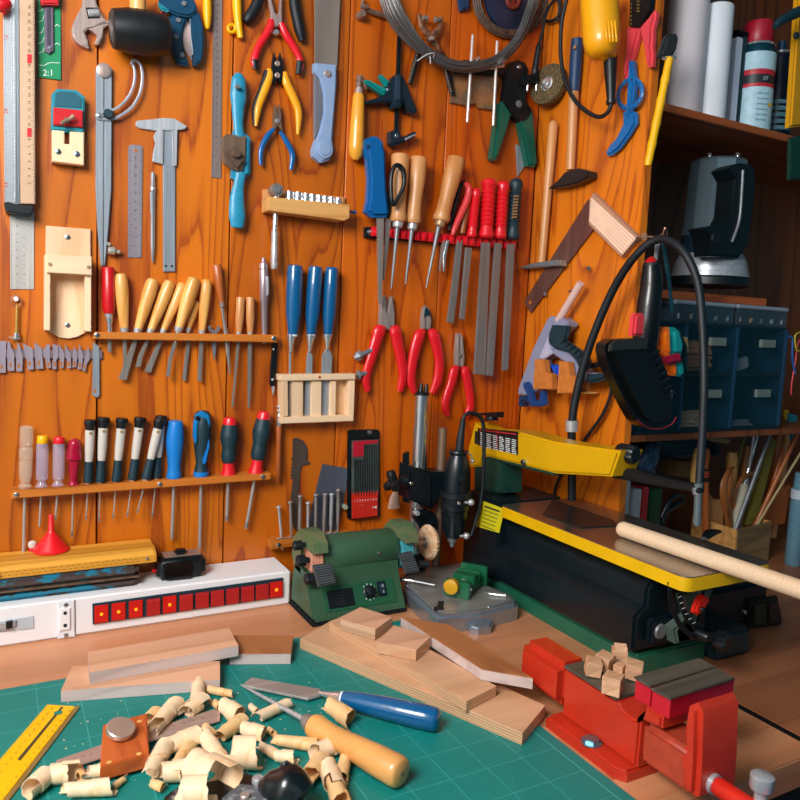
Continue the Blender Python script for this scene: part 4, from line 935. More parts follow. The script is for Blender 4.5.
# heat gun, its strap and the coloured tag, hanging at the cabinet edge
use(Y4, 'C')
t = T('heat_gun', 'black heat gun with a red switch hanging nozzle down in front of the drawers', 'heat gun', pt(200, 640, .06))
gb = mat('glossy_black_shell', '#0a0d0f', .3, var=.2, coat=.2)
M().slab([(40, 322), (46, 296), (70, 280), (200, 272), (245, 300), (290, 410), (308, 520), (306, 590), (285, 622), (230, 640), (195, 632), (162, 602), (130, 545), (84, 450), (50, 370)], .066, .034, .012).to('barrel', gb, t)
M().slab([(42, 326), (47, 296), (68, 280), (198, 270), (190, 318)], .0985, .006, .002).to('rear_cap', mat('dark_grey_cap', '#262a2a', .5), t)
M().tub([(150, 600), (185, 628), (235, 636), (285, 618), (305, 588)], 2.5, .106, 6).to('nozzle_ring', mat('dull_red_ring', '#8a2030', .4), t)
m = M()
for i in range(7): m.tub([(215+i*10, 330+i*28), (238+i*10, 322+i*28)], 4, .105, 6)
m.to('vent_ribs', K['rubber'], t)
M().tub([(205, -20), (205, 60), (195, 150), (185, 260), (180, 300)], [34, 44, 48, 50, 48], .06, 18).to('handle', gb, t)
M().slab([(142, 185), (150, 172), (176, 172), (184, 185), (178, 264), (134, 264)], .094, .012, .004).to('switch', K['pink'], t)
M().lat((205, -32), (206, -12), [(0, 28), (.5, 34), (1, 34)], .06, 16).to('collar', K['rubber'], t)
M().lat((198, -42), (206, -30), [(0, 18), (1, 22)], .06, 14).to('red_ring', K['red'], t)
G.s = 'S'; m = M(); m.tub([(60, 440), (20, 560), (-40, 650), (-120, 760), (-170, 850), (-185, 905), (-180, 930)], 7, .012, 8); m.tub([(45, 430), (40, 500), (15, 570), (-30, 640)], 5, .018, 8); m.to('cord', K['rubber'], t)
use(Y3, 'C')
t = T('strap', 'clear and dark twisted strap looped over the copper hook', 'strap', pt(120, 700, .05))
M().tub([(80, 600), (82, 560), (92, 510), (110, 490)], [12, 14, 16, 10], .06, 10, flat=.4).to('clear_cord', mat('clear_plastic_cord', '#a8a8a4', .2, alpha=.8), t)
M().tub([(110, 495), (130, 600), (145, 700), (158, 830), (162, 880)], [8, 15, 13, 12, 8], .06, 10, flat=.35).to('dark_strap', mat('teal_dark_strap', '#1c4450', .3, var=.4, scale=150), t)
t = T('copper_hook', 'coiled copper wire hook at the edge of the cabinet', 'hook', pt(30, 490, .02))
m = M(); m.tub([(8+i*3.2, 484+(16 if i % 2 else -16)) for i in range(9)], 3, .03, 6); m.tub([(30, 484, .02), (80, 482, .04), (112, 470, .06), (125, 440, .07), (136, 470, .06), (128, 500, .05), (118, 470, .06)], 4, .05, 8); m.to('coil', brushed('copper_wire', '#b07a5a', .35), t)
use(Y4, 'C')
t = T('coloured_tag', 'rounded orange and teal tool hanging on the strap by the heat gun', 'pocket tool', pt(310, 430, .06))
M().slab([(252, 262), (258, 240), (272, 230), (289, 228), (293, 345), (275, 346), (258, 320)], .045, .03, .008).to('orange_shell', mat('orange_shell', '#f07818', .35, coat=.2), t)
M().slab([(290, 228), (312, 230), (330, 245), (342, 290), (340, 340), (293, 346)], .045, .03, .008).to('teal_shell', mat('teal_shell', '#159090', .35, coat=.2), t)
M().slab([(270, 348), (326, 334), (332, 368), (276, 378)], .045, .034, .004).to('red_band', mat('crimson_band', '#a4103c', .35), t)
M().slab([(290, 380), (312, 376), (312, 424), (300, 424)], .045, .028, .005).to('orange_tip', bpy.data.materials['orange_shell'], t)
M().slab([(314, 376), (340, 368), (342, 415), (330, 428), (314, 426)], .045, .028, .005).to('teal_tip', bpy.data.materials['teal_shell'], t)
M().slab([(330, 250), (352, 300), (356, 400), (340, 424), (338, 300)], .03, .03, .006).to('back_shell', K['teal_black'], t)
M().slab([(342, 268), (354, 268), (358, 325), (346, 335)], .05, .006, .002).to('clip', K['brass'], t)

# the dark space below the lower shelf
use(Q(620, 420, 100), 'C')
def dp(x, y, d): return on(1, CAB_Y+d, *raw(x, y))
t = M().tube([dp(260, 430, .1), dp(210, 380, .1), dp(250, 270, .1), dp(320, 160, .1)], [.012, .03, .024, .004], 14, True, 4, False, .5, (0, -1, 0)).thing('plastic_bag', mat('clear_blue_bag', '#3c5c80', .15, var=.6, scale=60, alpha=.75), 'crumpled clear plastic bag with blue inside, under the lower shelf', 'bag')
m = M()
for i in range(4):
    z = dp(450, 330-i*45, .12).z; m.obox((1.38+.015*i, -.085, z), (.15-.02*i, 0, 0), (0, .05, 0), (0, 0, .007), .006)
m.thing('plastic_sheeting', mat('dark_folded_plastic', '#10303e', .2, var=.3, scale=30), 'folded dark plastic sheeting on the carton under the lower shelf', 'plastic sheet')
# ------------------------------------------------------------------ the middle of the back wall
use(Z7)
t = T('tool_rail', 'thin pine rail across the wall carrying the row of carving gouges', 'rail', pt(400, 430))
M().slab([(55, 388), (752, 400), (752, 428), (50, 415)], .0003, .026, .001).to('board', K['rail'], t)
screw(t, 65, 400, 9, .0263); screw(t, 740, 413, 9, .0263)
RO = .0125
gs = brushed('gouge_steel', '#8a8078', .34)
def gouge(lab, a, b, r, blade, name='carving_gouge', hm='handle', ferr=True, group='carving tools in the upper rail', o=RO, prof=None):
    t = T(name, lab, 'chisel' if 'chisel' in name else 'gouge', pt(*blade[0]), group)
    M().lat(a, b, prof or [(0, r*.5), (.03, r*.85), (.12, r*1.02), (.3, r*1.08), (.6, r*.95), (.9, r*.72), (1, r*.66)], o, 16).to('handle', K[hm], t)
    dx, dy = b[0]-a[0], b[1]-a[1]; L = math.hypot(dx, dy); e = (b[0]+dx/L*20, b[1]+dy/L*20)
    if ferr: M().lat(b, e, [(0, r*.66), (.5, r*.62), (1, r*.5)], o, 12).to('ferrule', K['steel'], t)
    m = M()
    m.slab(blade, o-.0015, .003, .0006)
    bt = ((blade[0][0]+blade[1][0])/2, (blade[0][1]+blade[1][1])/2)
    m.tub([e, bt], [r*.3, r*.28], o, 8, False); m.to('blade', gs, t)
    return t
gouge('red-handled chisel at the pocket end of the upper rail', (107, 142), (110, 318), 23, [(105, 420), (121, 420), (120, 466), (106, 466)], 'red_chisel', 'red', True, prof=[(0, 20), (.03, 24), (.9, 24), (1, 18)])
M().lat((111, 320), (113, 388), [(0, 13), (.5, 12), (.52, 9), (1, 9)], RO, 12).to('socket', K['chrome'], bpy.data.objects['red_chisel'])
gouge('upright pale-handled gouge next to the red-handled chisel', (155, 165), (168, 372), 24, [(162, 420), (178, 420), (180, 520), (166, 520)])
gouge('pale gouge leaning over, with a flared flat blade, third in the upper rail', (280, 186), (222, 375), 24, [(202, 422), (218, 425), (178, 572), (146, 568)])
gouge('leaning pale gouge with a short bent blade, fourth in the upper rail', (345, 193), (272, 377), 22, [(248, 425), (262, 428), (240, 480), (232, 522), (212, 522), (222, 480)])
gouge('slim leaning gouge with an angled wide blade, fifth in the upper rail', (392, 203), (320, 378), 19, [(298, 425), (313, 428), (270, 545), (246, 538)], o=.010)
gouge('thickest pale gouge in front of the slim ones, with a dark bent blade', (437, 180), (378, 370), 25, [(355, 430), (370, 430), (352, 490), (343, 560), (328, 558), (338, 490)], o=.018)
gouge('short gouge half hidden behind the thickest pale gouge', (442, 270), (415, 372), 16, [(407, 420), (421, 420), (404, 575), (390, 572)], o=.008)
gouge('upright pale gouge with a straight dark blade beside the small spanner', (483, 188), (465, 380), 20, [(455, 425), (471, 425), (463, 578), (448, 575)])
t = T('bradawl', 'thin brown-handled awl leaning over the plank seam in the upper rail', 'awl', pt(570, 550), 'carving tools in the upper rail')
M().lat((520, 132), (539, 278), [(0, 15), (.03, 18), (.5, 16), (.9, 11), (1, 10)], RO, 14).to('handle', K['redwood'], t)
M().lat((539, 276), (542, 292), [(0, 11), (1, 10)], RO, 12).to('ferrule', K['oldsteel'], t)
M().tub([(541, 288), (548, 340), (560, 420), (571, 548)], [5, 6, 9, 3], RO, 8, flat=.5).to('blade', gs, t)
t = M().slab([(488, 372), (492, 384), (505, 392), (522, 392), (534, 380), (534, 368), (522, 364), (524, 376), (513, 382), (500, 376), (500, 364), (490, 364)], .008, .003, .0006).slab([(503, 388), (523, 388), (520, 440), (516, 480), (512, 498), (508, 480), (503, 440)], .008, .003, .0006).thing('small_spanner', K['dsteel'], 'small dark open-ended spanner pushed into the upper rail', 'spanner')
for lab, a, b, bl_ in (('small file with a square-ended wooden handle, nearer the thin awl', (612, 256), (605, 388), [(598, 425), (610, 425), (592, 600), (585, 676), (578, 672), (588, 560)]),
                       ('small file with a square-ended wooden handle, nearer the silver engraving pen', (649, 256), (648, 388), [(640, 428), (656, 428), (652, 600), (647, 680), (640, 676), (640, 560)])):
    gouge(lab, a, b, 16, bl_, 'needle_file', 'handle2', prof=[(0, 15), (.02, 16), (.6, 16), (1, 11)])
t = T('engraving_pen', 'silver engraving pen standing in the upper rail', 'pen', pt(703, 430))
M().lat((699, 104), (703, 432), [(0, 5), (.01, 8), (.06, 8), (.07, 16), (.13, 18), (.14, 15), (.16, 17), (.5, 17), (.52, 14), (.92, 11), (1, 7)], .014, 18).to('barrel', mat('satin_pink_aluminium', '#c4b0b4', .3, .75, .04), t)
M().slab([(714, 175), (720, 178), (720, 245), (714, 250)], .020, .006, .001).to('clip', K['steel'], t)
t = T('snap_knife', 'slim black knife hanging under the end of the upper rail', 'knife', pt(738, 628))
M().slab([(738, 432), (756, 430), (750, 520), (744, 595), (728, 595), (730, 520)], .003, .010, .003).to('body', K['black'], t)
M().slab([(731, 595), (743, 595), (741, 612), (736, 630), (733, 612)], .006, .003, .0005).to('tip', K['steel'], t)
screw(t, 738, 455, 4, .013, K['steel'], 'rivet', .001); screw(t, 734, 570, 5, .013, K['steel'], 'rivet', .001)

# socket holder
use(Z8)
t = T('socket_block', 'pale wooden block on the wall holding a ratchet and a row of sockets', 'socket holder', pt(330, 205))
M().slab([(142, 84), (549, 122), (549, 190), (522, 203), (142, 152)], .006, .036, .001).to('block', K['oak'], t)
M().slab([(117, 46), (150, 46), (525, 86), (525, 150), (117, 165)], .0003, .006, .0006).to('back_plate', K['handle2'], t)
M().lat((548, 158), (580, 162), [(0, 6), (.5, 6), (.52, 9), (1, 8)], .02, 10).to('blue_pin', K['blue'], t)
for i, x in enumerate((247, 290, 330, 363, 396, 426, 456, 490)):
    yb = 92+(x-245)*.11; r = 23-i*.8
    M().lat((x, yb+14), (x, yb-36+i*1.0), [(0, r), (.55, r), (.6, r*.86), (.65, r*.98), (.97, r*.98), (1, r*.7), (.96, r*.6)], .022, 14).thing('socket', K['chrome'], ['largest chrome socket, next to the ratchet head', 'second chrome socket from the ratchet head', 'third chrome socket from the ratchet head', 'fourth chrome socket from the ratchet head', 'fifth chrome socket from the ratchet head', 'sixth chrome socket from the ratchet head', 'seventh chrome socket from the ratchet head', 'smallest chrome socket, at the blue pin end of the block'][i], 'socket', 'sockets on the wooden block')
t = T('ratchet', 'chrome ratchet hanging through the socket block by its round head', 'ratchet', pt(172, 445))
M().lat((182, 60), (174, 255), [(0, 13), (1, 13)], .024, 14).to('shaft', K['chrome'], t)
M().lat((174, 255), (171, 445), [(0, 14), (.03, 17), (.35, 16), (.4, 18), (.9, 18), (1, 15)], .024, 16).to('grip', brushed('knurled_grip', '#b4b0b0', .34, 0), t)
m = M(); m.disc(188, 48, 32, .016, .020, 24, [(0, 1), (.97, 1), (1, .95)]); m.to('head', brushed('ratchet_head_steel', '#8a7a70', .3), t)
M().disc(188, 48, 17, .036, .003, 18, [(0, 1), (.95, 1), (1, .8)]).to('selector', K['dsteel'], t)

# blue chisels and their rack
bc = mat('cobalt_handle', '#0a5688', .22, var=.05, coat=.6)
use(Y5)
t = T('chisel_rack', 'pale wooden slatted rack holding the three blue-handled chisels', 'chisel rack', pt(360, 500))
M().slab([(168, 240), (558, 238), (550, 480), (172, 495)], .0003, .006, .0006).to('back_board', K['maple'], t)
M().slab([(160, 238), (563, 234), (563, 264), (178, 272), (160, 270)], .0065, .024, .001).to('top_bar', K['maplex'], t)
M().slab([(166, 466), (553, 454), (553, 486), (168, 500)], .0065, .024, .001).to('bottom_bar', K['maplex'], t)
for i, (a, b, c, d) in enumerate(((168, 202, 204, 172), (224, 284, 284, 226), (330, 382, 380, 330), (432, 460, 456, 428), (530, 560, 553, 526))):
    M().slab([(a, 270), (b, 270), (c, 460), (d, 465)], .0066, .022 if i in (0, 4) else .018, .0006).to('slat', K['maple'], t)
M().disc(372, 252, 8, .0305, .0006, 12).to('plug', K['redwood'], t)
for i, (lab, a, b, r, cone, bl_) in enumerate((
    ('blue-handled chisel with the narrowest blade, nearest the engraving pen', (275, 425), (264, 772), 40, ((222, 24), (216, 120)), [(210, 118), (222, 118), (218, 462), (207, 462)]),
    ('middle blue-handled chisel of the three in the slatted rack', (378, 432), (355, 772), 37, ((325, 24), (317, 118)), [(304, 140), (312, 116), (326, 116), (336, 140), (326, 456), (288, 456)]),
    ('blue-handled chisel with the widest blade, nearest the red pliers', (459, 437), (440, 772), 35, ((414, 24), (412, 105)), [(386, 138), (402, 104), (424, 104), (440, 138), (426, 454), (376, 454)]))):
    use(Z8)
    t = T('bevel_chisel', lab, 'chisel', pt(b[0], b[1]+280), 'blue-handled chisels')
    M().lat(a, b, [(0, r*.72), (.015, r*.9), (.05, r*.97), (.35, r*1.02), (.7, r*.96), (.9, r*.72), (1, r*.62)], .0175, 22).to('handle', bc, t)
    d = (b[0]-(b[0]-a[0])*.004, b[1]); M().lat(b, (b[0], b[1]+9), [(0, r*.64), (1, r*.62)], .0175, 18).to('collar', K['wplastic'], t)
    use(Y5)
    M().lat(cone[0], cone[1], [(0, 25), (.1, 25), (.5, 15), (1, 8)], .0175, 16).to('tang', K['chrome'], t)
    M().slab(bl_, .0145, .003, .001).to('blade', brushed('chisel_steel', '#aab0b6', .25) if i == 0 else bpy.data.materials['chisel_steel'], t)

# red pliers
use(Y6)
pj = brushed('plier_jaw_steel', '#a09088', .36, 2, .3, 60)
def red_pliers(lab, jaws, L, R_, rl, rr, piv):
    t = T('red_pliers', lab, 'pliers', pt(*L[-1]), 'red-handled pliers on the wall')
    for j in jaws: M().slab(j, .006, .010, .0025).to('jaw', pj, t)
    for pp, r in ((L, rl), (R_, rr)): M().tub(pp, r, .013, 14, flat=.62).to('handle', K['redgrip'], t)
    if piv: M().disc(*piv, .016, .002, 14).to('pivot', K['dsteel'], t)
red_pliers('red-handled combination pliers, nearest the slatted chisel rack', [[(160, 176), (164, 90), (172, 66), (182, 60), (188, 80), (188, 128), (200, 150), (216, 186), (200, 200), (164, 190)], [(196, 100), (203, 66), (213, 66), (218, 110), (222, 150), (220, 190), (196, 196), (188, 150)]],
    [(178, 184), (158, 205), (146, 240), (128, 300), (110, 360), (104, 400), (112, 444)], [(200, 188), (220, 205), (228, 240), (243, 310), (252, 370), (248, 410), (238, 446)], [10, 28, 24, 22, 20, 19, 13], [10, 28, 24, 22, 20, 18, 13], (172, 208, 8))
red_pliers('red-handled side cutters in the middle of the three', [[(328, 160), (334, 112), (346, 102), (346, 196), (330, 200)], [(348, 102), (360, 118), (369, 160), (364, 200), (348, 196)]],
    [(338, 202), (318, 222), (302, 270), (288, 340), (284, 400), (298, 450)], [(356, 200), (376, 222), (388, 270), (398, 330), (390, 400), (368, 454)], [10, 26, 24, 22, 21, 13], [10, 26, 24, 22, 21, 13], None)
M().slab([(336, 150), (340, 118), (347, 108), (358, 122), (364, 148), (350, 140)], .0161, .001, .0004).to('cutting_edge', mat('bluish_edge', '#2c5866', .3, .7), bpy.data.objects['red_pliers.001'])
red_pliers('smallest red-handled pliers with a long nose, above the drill stand', [[(464, 300), (470, 222), (477, 212), (481, 240), (481, 345), (466, 345)], [(483, 240), (488, 214), (494, 228), (501, 310), (498, 350), (483, 345)]],
    [(474, 348), (458, 364), (446, 410), (428, 465), (421, 505), (432, 540)], [(488, 350), (502, 366), (512, 415), (522, 480), (520, 515), (502, 548)], [8, 22, 20, 19, 18, 12], [8, 22, 20, 19, 18, 12], (484, 302, 7))
for y0, y1, lab in (((128, 280), (56, 312), 'conical countersink bit on the wall, upper of the two beside the red pliers'), ((104, 372), (64, 384), 'stubby countersink bit on the wall, lower of the two beside the red pliers')):
    t = T('countersink', lab, 'countersink', pt(y1[0], y1[1]+15)); a, b = y0, y1
    mid = (a[0]*.45+b[0]*.55, a[1]*.45+b[1]*.55)
    M().lat(a, mid, [(0, 11), (1, 11)], .014, 10).to('shank', K['dsteel'], t)
    M().lat(mid, b, [(0, 10), (.1, 20), (.5, 22), (1, 5)], .014, 14, lobes=5, depth=.2).to('cutter', brushed('grey_cutter', '#7a828a', .4), t)
    t2 = pt(a[0], a[1], 0)

# red spring-clip rail and its tools
use(Y1)
t = T('clip_rail', 'black wall bar with a row of red spring clips', 'tool rail', pt(400, 470))
M().slab([(102, 388), (140, 386), (716, 446), (716, 476), (140, 434), (102, 430)], .0003, .010, .002).to('bar', K['black'], t)
screw(t, 118, 408, 9, .0103)
for i in range(21):
    x = 148+i*27.6; y = 404+(x-148)*.1
    M().slab([(x-11, y-18), (x+11, y-16), (x+11, y+20), (x-11, y+18)], .0104, .014, .004).to('clip', K['redgrip'], t)
CO = .030
t = T('pad_saw', 'narrow saw with a blue pistol-shaped handle in the clip rail', 'saw', pt(160, 695))
M().slab([(104, 52), (112, 32), (135, 22), (158, 26), (176, 48), (185, 95), (188, 180), (192, 260), (201, 332), (190, 347), (132, 349), (106, 326), (116, 282), (121, 200), (114, 110)], CO-.008, .018, .006).to('handle', mat('cobalt_grip', '#0c60a0', .32, var=.05, coat=.3), t)
M().disc(114, 64, 7, .038, .004, 10).to('hang_hole', K['navy'], t)
sw = [(176, 346), (168, 695), (156, 695)]
for i in range(26): sw += [(156-i*.25, 690-i*13), (150-i*.2, 684-i*13)]
M().slab(sw+[(150, 346)], CO-.001, .0015, 0).to('blade', brushed('saw_blade_steel', '#a49488', .36, 2, .3, 60), t)
t = T('scissors', 'black-handled scissors half hidden behind the blue saw handle', 'scissors', pt(176, 600))
M().tub([(212, 300), (204, 240), (206, 180), (222, 142), (246, 150), (256, 185), (254, 225), (238, 262)], [9, 9, 9, 9, 10, 10, 9, 8], CO+.022, 10, True, 4, True).to('finger_loop', K['black'], t)
M().slab([(192, 250), (206, 235), (206, 330), (200, 350), (190, 350)], CO-.012, .01, .002).to('shank', K['black'], t)
M().slab([(182, 348), (206, 348), (196, 450), (178, 602), (170, 600), (180, 450)], CO-.010, .003, .0006).to('blade', K['oldsteel'], t)
hp = lambda r: [(0, r*.9), (.02, r), (.35, r*.98), (.65, r*.80), (.85, r*.82), (.95, r*.98), (1, r*.8)]
for lab, a, b, r, fb, tip, nm, fm in (
    ('wooden-handled file behind the scissors in the clip rail', (241, 98), (233, 366), 36, (229, 392), (205, 636), 'wooden_file', 'steel'),
    ('upright wooden-handled awl in the clip rail, next to the scissors', (315, 110), (291, 374), 35, (287, 402), (262, 618), 'wooden_awl', 'steel'),
    ('leaning wooden-handled file, alone in the middle of the clip rail', (467, 113), (403, 366), 37, (394, 388), (345, 630), 'wooden_file', 'brass')):
    t = T(nm, lab, 'file' if 'file' in nm else 'awl', pt(*tip), 'wooden-handled tools in the clip rail')
    M().lat(a, b, hp(r), CO-.002, 20).to('handle', K['handle2'], t)
    M().lat(b, fb, [(0, r*.6), (.8, r*.56), (1, r*.4)], CO-.002, 14).to('ferrule', K[fm], t)
    M().lat(fb, tip, [(0, r*.26), (.3, r*.2), (.8, r*.14), (1, r*.08)], CO-.002, 10).to('shank', K['dsteel'], t)
t = T('curved_snips', 'snips with curved red and black handles in the clip rail', 'snips', pt(420, 565))
M().tub([(500, 212), (516, 235), (508, 280), (482, 340), (460, 390), (450, 420)], [8, 14, 15, 14, 12, 8], CO, 12).to('handle', mat('salmon_red_grip', '#d83a3c', .36, coat=.2), t)
M().tub([(498, 208), (480, 222), (468, 270), (450, 340), (436, 400)], [8, 12, 12, 11, 8], CO-.01, 12).to('handle', K['black'], t)
M().slab([(428, 440), (438, 440), (425, 500), (420, 565), (414, 565), (414, 500)], CO-.006, .003, .0006).to('blade', K['chrome'], t)
M().slab([(412, 440), (424, 440), (408, 520), (402, 565), (398, 560), (402, 500)], CO-.012, .003, .0006).to('blade', K['oldsteel'], t)
fs = brushed('file_steel', '#7c7a76', .45, 2, .35, 120)
def file_(lab, a, b, r, bl_, hm, y6=False, ribs=True, name='red_file', grp='plastic-handled files in the clip rail'):
    use(Y1)
    t = T(name, lab, 'file', pt(bl_[-1][0], bl_[-1][1]) if not y6 else pt(b[0], b[1]+330), grp)
    pr = [(0, r*.4), (.03, r*.8), (.1, r)]
    pr += [(.2+.6*i/16, r*(.74+.17*(i % 2))) for i in range(17)] if ribs else [(.3, r*.9), (.7, r*.8)]
    pr += [(.9, r*.9), (.96, r), (1, r*.8)]
    M().lat(a, b, pr, CO, 18).to('handle', hm, t)
    if y6: use(Y6)
    M().slab(bl_, CO-.002, .005, .0006).to('blade', fs, t)
    use(Y1); return t
t = T('wooden_file', 'file with a dark wooden handle behind the curved snips', 'file', pt(440, 770), 'wooden-handled tools in the clip rail')
M().lat((505, 300), (488, 415), [(0, 14), (.1, 18), (.8, 15), (1, 12)], CO-.008, 14).to('handle', K['redwood'], t)
M().slab([(470, 440), (492, 440), (476, 600), (456, 774), (430, 769), (452, 600)], CO-.012, .005, .001).to('blade', fs, t)
file_('slimmest red-handled file, beside the curved snips', (546, 233), (526, 428), 22, [(506, 470), (529, 472), (499, 760), (481, 755)], K['redgrip'])
file_('biggest red-handled file in the clip rail', (597, 194), (584, 432), 33, [(569, -150), (602, -150), (581, 380), (538, 376)], K['redgrip'], True)
file_('red-handled file standing next to the black-handled one', (653, 203), (639, 434), 28, [(622, -148), (648, -148), (613, 385), (583, 381)], K['redgrip'], True)
t = file_('black-handled file at the end of the clip rail', (706, 194), (690, 438), 29, [(672, -145), (700, -145), (673, 360), (651, 363)], K['teal_black'], True, name='black_file')
m = M()
for i in range(8): m.slab([(698-i*1.2, 262+i*12), (716-i*1.2, 260+i*12), (716-i*1.2, 267+i*12), (698-i*1.2, 269+i*12)], CO+.0115, .003, .0005)
m.to('grip_marks', K['brass'], t)
# ------------------------------------------------------------------ lower wall: screwdriver rail, punches, saw blade, drill case
use(P0)
t = T('tool_rail', 'pine rail across the wall carrying the row of screwdrivers', 'rail', pt(140, 490))
M().slab([(11, 491), (271, 473.2), (271, 479.6), (11, 499)], .0003, .03, .001).to('board', K['rail'], t)
use(Y7); screw(t, 82, 525, 12, .0303); use(Y8); screw(t, 141, 445, 11, .0303); screw(t, 627, 409, 11, .0303)
SO = .015
shf = brushed('screwdriver_steel', '#a8a49e', .3)
clear = mat('clear_handle_plastic', '#d8d4c0', .05, var=.04, alpha=.28, coat=.8)
lil = mat('lilac_clear_plastic', '#c8c0d8', .05, var=.06, alpha=.36, coat=.8)
mag = mat('clear_magenta_plastic', '#b00c38', .1, var=.08, alpha=.72, coat=.3)
def driver(lab, a, b, pieces, tip, rs, grp, name='screwdriver', tipm=None, o=SO, smooth=18):
    """pieces: (part name, material, profile) along the handle; tip: end of the shaft"""
    t = T(name, lab, 'screwdriver', pt(*tip), grp)
    A, Bq = V((a[0], a[1], 0)), V((b[0], b[1], 0))
    for nm, mm, t0, t1, pr in pieces:
        p0, p1 = A+(Bq-A)*t0, A+(Bq-A)*t1
        M().lat((p0.x, p0.y), (p1.x, p1.y), pr, o, smooth).to(nm, mm, t)
    M().lat(b, tip, [(0, rs), (.86, rs), (.9, rs*1.05), (1, rs*.8)], (o, o-.002), 10).to('shaft', shf, t)
    if tipm:
        q = Bq+(V((tip[0], tip[1], 0))-Bq)*.88
        M().lat((q.x, q.y), tip, [(0, rs*1.05), (.5, rs*1.15), (1, rs*.7)], (o-.0018, o-.002), 10).to('tip', tipm, t)
    return t
use(Y7)
G1 = 'clear-handled screwdrivers'
driver('big clear-handled screwdriver at the outer end of the rail', (133, 176), (125, 496), [('handle', clear, 0, 1, [(0, 10), (.01, 22), (.03, 32), (.30, 32), (.33, 26), (.36, 32), (.50, 33), (.54, 28), (.58, 33), (.8, 30), (.9, 22), (.95, 32), (1, 28)])], (116, 866), 8, G1)
driver('clear-handled screwdriver with a yellow cap', (213, 228), (208, 492), [('cap', K['yellow'], 0, .145, [(0, 22), (.1, 25), (.9, 27), (1, 25)]), ('handle', lil, .146, 1, [(0, 26), (.05, 29), (.78, 29), (.84, 18), (.90, 22), (.95, 30), (1, 26)])], (197, 684), 6, G1)
driver('clear-handled screwdriver with a red cap', (296, 234), (290, 486), [('cap', K['redgrip'], 0, .13, [(0, 22), (.1, 25), (.9, 27), (1, 25)]), ('handle', lil, .131, 1, [(0, 26), (.05, 29), (.78, 28), (.85, 18), (.90, 22), (.95, 30), (1, 26)])], (277, 650), 6, G1)
driver('clear magenta screwdriver between the capped ones and the white handles', (373, 242), (366, 482), [('handle', mag, 0, 1, [(0, 10), (.04, 24), (.1, 28), (.3, 36), (.42, 38), (.46, 26), (.7, 22), (.85, 18), (.92, 22), (.97, 30), (1, 26)])], (360, 738), 5, G1, tipm=K['dsteel'])
cream = mat('cream_handle', '#c8c2b8', .35, var=.03)
G2 = 'white and black precision screwdrivers'
ord_ = ['first', 'second', 'third', 'fourth']
def prec(lab, a, b, tip, k=1., o=SO):
    r = 26*k
    t = driver(lab, a, b, [('swivel_cap', K['black'], 0, .155, [(0, r*.9), (.06, r*1.1), (.3, r*1.16), (.45, r*1.1), (.7, r*.95), (1, r*.92)]), ('handle', cream, .156, .64, [(0, r*.86), (.1, r*.88), (.6, r*.84), (1, r*.72)]),
        ('grip', K['teal_black'], .641, .96, [(0, r*.74), (.3, r*.8), (.7, r*.84), (.95, r*.94), (1, r*.9)]), ('collar', K['chrome'], .961, 1, [(0, r*.7), (1, r*.5)])], tip, 4*k, G2, 'precision_screwdriver', K['dsteel'], o)
    d = (a[0]+(b[0]-a[0])*.21, a[1]+(b[1]-a[1])*.21); M().disc(d[0]+4, d[1], 8*k, o+.0065*k, .002, 10).to('hang_hole', K['brass'], t)
prec('white and black precision screwdriver next to the clear magenta one', (452, 148), (440, 474), (430, 650))
prec('second white and black precision screwdriver from the magenta one', (519, 136), (501, 472), (495, 660))
prec('third white and black precision screwdriver from the magenta one', (611, 140), (580, 468), (566, 645))
prec('fourth white and black precision screwdriver from the magenta one', (702, 136), (660, 460), (636, 634))
use(Y8)
prec('hindmost white and black precision screwdriver, half hidden by the most tilted one', (148, 120), (122, 424), (104, 598), .92, .012)
prec('most tilted white and black precision screwdriver, next to the blue handle', (143, 135), (72, 430), (34, 580), .94, .022)
G3 = 'big-handled screwdrivers'
driver('plain blue-handled screwdriver in the lower rail', (214, 143), (207, 420), [('handle', K['blue2'], 0, 1, [(0, 24), (.02, 33), (.06, 36), (.35, 42), (.55, 36), (.78, 29), (.9, 33), (.96, 36), (1, 30)])], (197, 700), 8, G3)
t = driver('dark teal and blue screwdriver with a hanging hole in the lower rail', (342, 97), (335, 412), [('handle', K['teal_black'], 0, .9, [(0, 16), (.02, 30), (.08, 40), (.3, 43), (.6, 36), (.85, 26), (1, 34)]), ('base_ring', K['blue2'], .905, 1, [(0, 36), (.5, 37), (1, 32)])], (327, 750), 8, G3)
M().slab([(300, 160), (312, 115), (340, 98), (372, 118), (380, 160), (372, 180), (356, 140), (330, 132), (320, 170), (318, 240), (308, 256), (298, 220)], SO+.009, .006, .002).to('grip_panel', mat('cerulean_panel', '#127ab8', .38, coat=.2), t)
M().slab([(372, 230), (376, 262), (358, 345), (345, 352), (342, 330)], SO+.009, .004, .001).to('grip_stripe', K['blue2'], t)
M().disc(319, 133, 11, SO+.014, .003, 14).to('hang_hole', K['black'], t)
def rb_(lab, a, b, tip):
    driver(lab, a, b, [('cap', K['redgrip'], 0, .125, [(0, 14), (.1, 24), (.5, 31), (1, 33)]), ('handle', K['teal_black'], .126, .77, [(0, 33), (.25, 42), (.35, 43), (.6, 33), (.7, 34), (.85, 37), (.95, 32), (1, 28)]), ('base', K['redgrip'], .771, 1, [(0, 27), (.4, 27), (.8, 36), (.95, 37), (1, 30)])], tip, 8, G3, tipm=K['dsteel'])
rb_('upright red and dark screwdriver next to the teal and blue one', (470, 127), (463, 406), (455, 616))
rb_('leaning red and dark screwdriver at the inner end of the lower rail', (633, 99), (591, 396), (546, 652))
t = T('pin_vice', 'slim reddish wooden handle with a jointed chrome top hanging by the chisel rack', 'pin vice', pt(697, 432))
M().lat((701, 165), (697, 434), [(0, 10), (.05, 14), (.3, 12), (.8, 14), (.97, 10), (1, 4)], .012, 14).to('handle', K['redwood'], t)
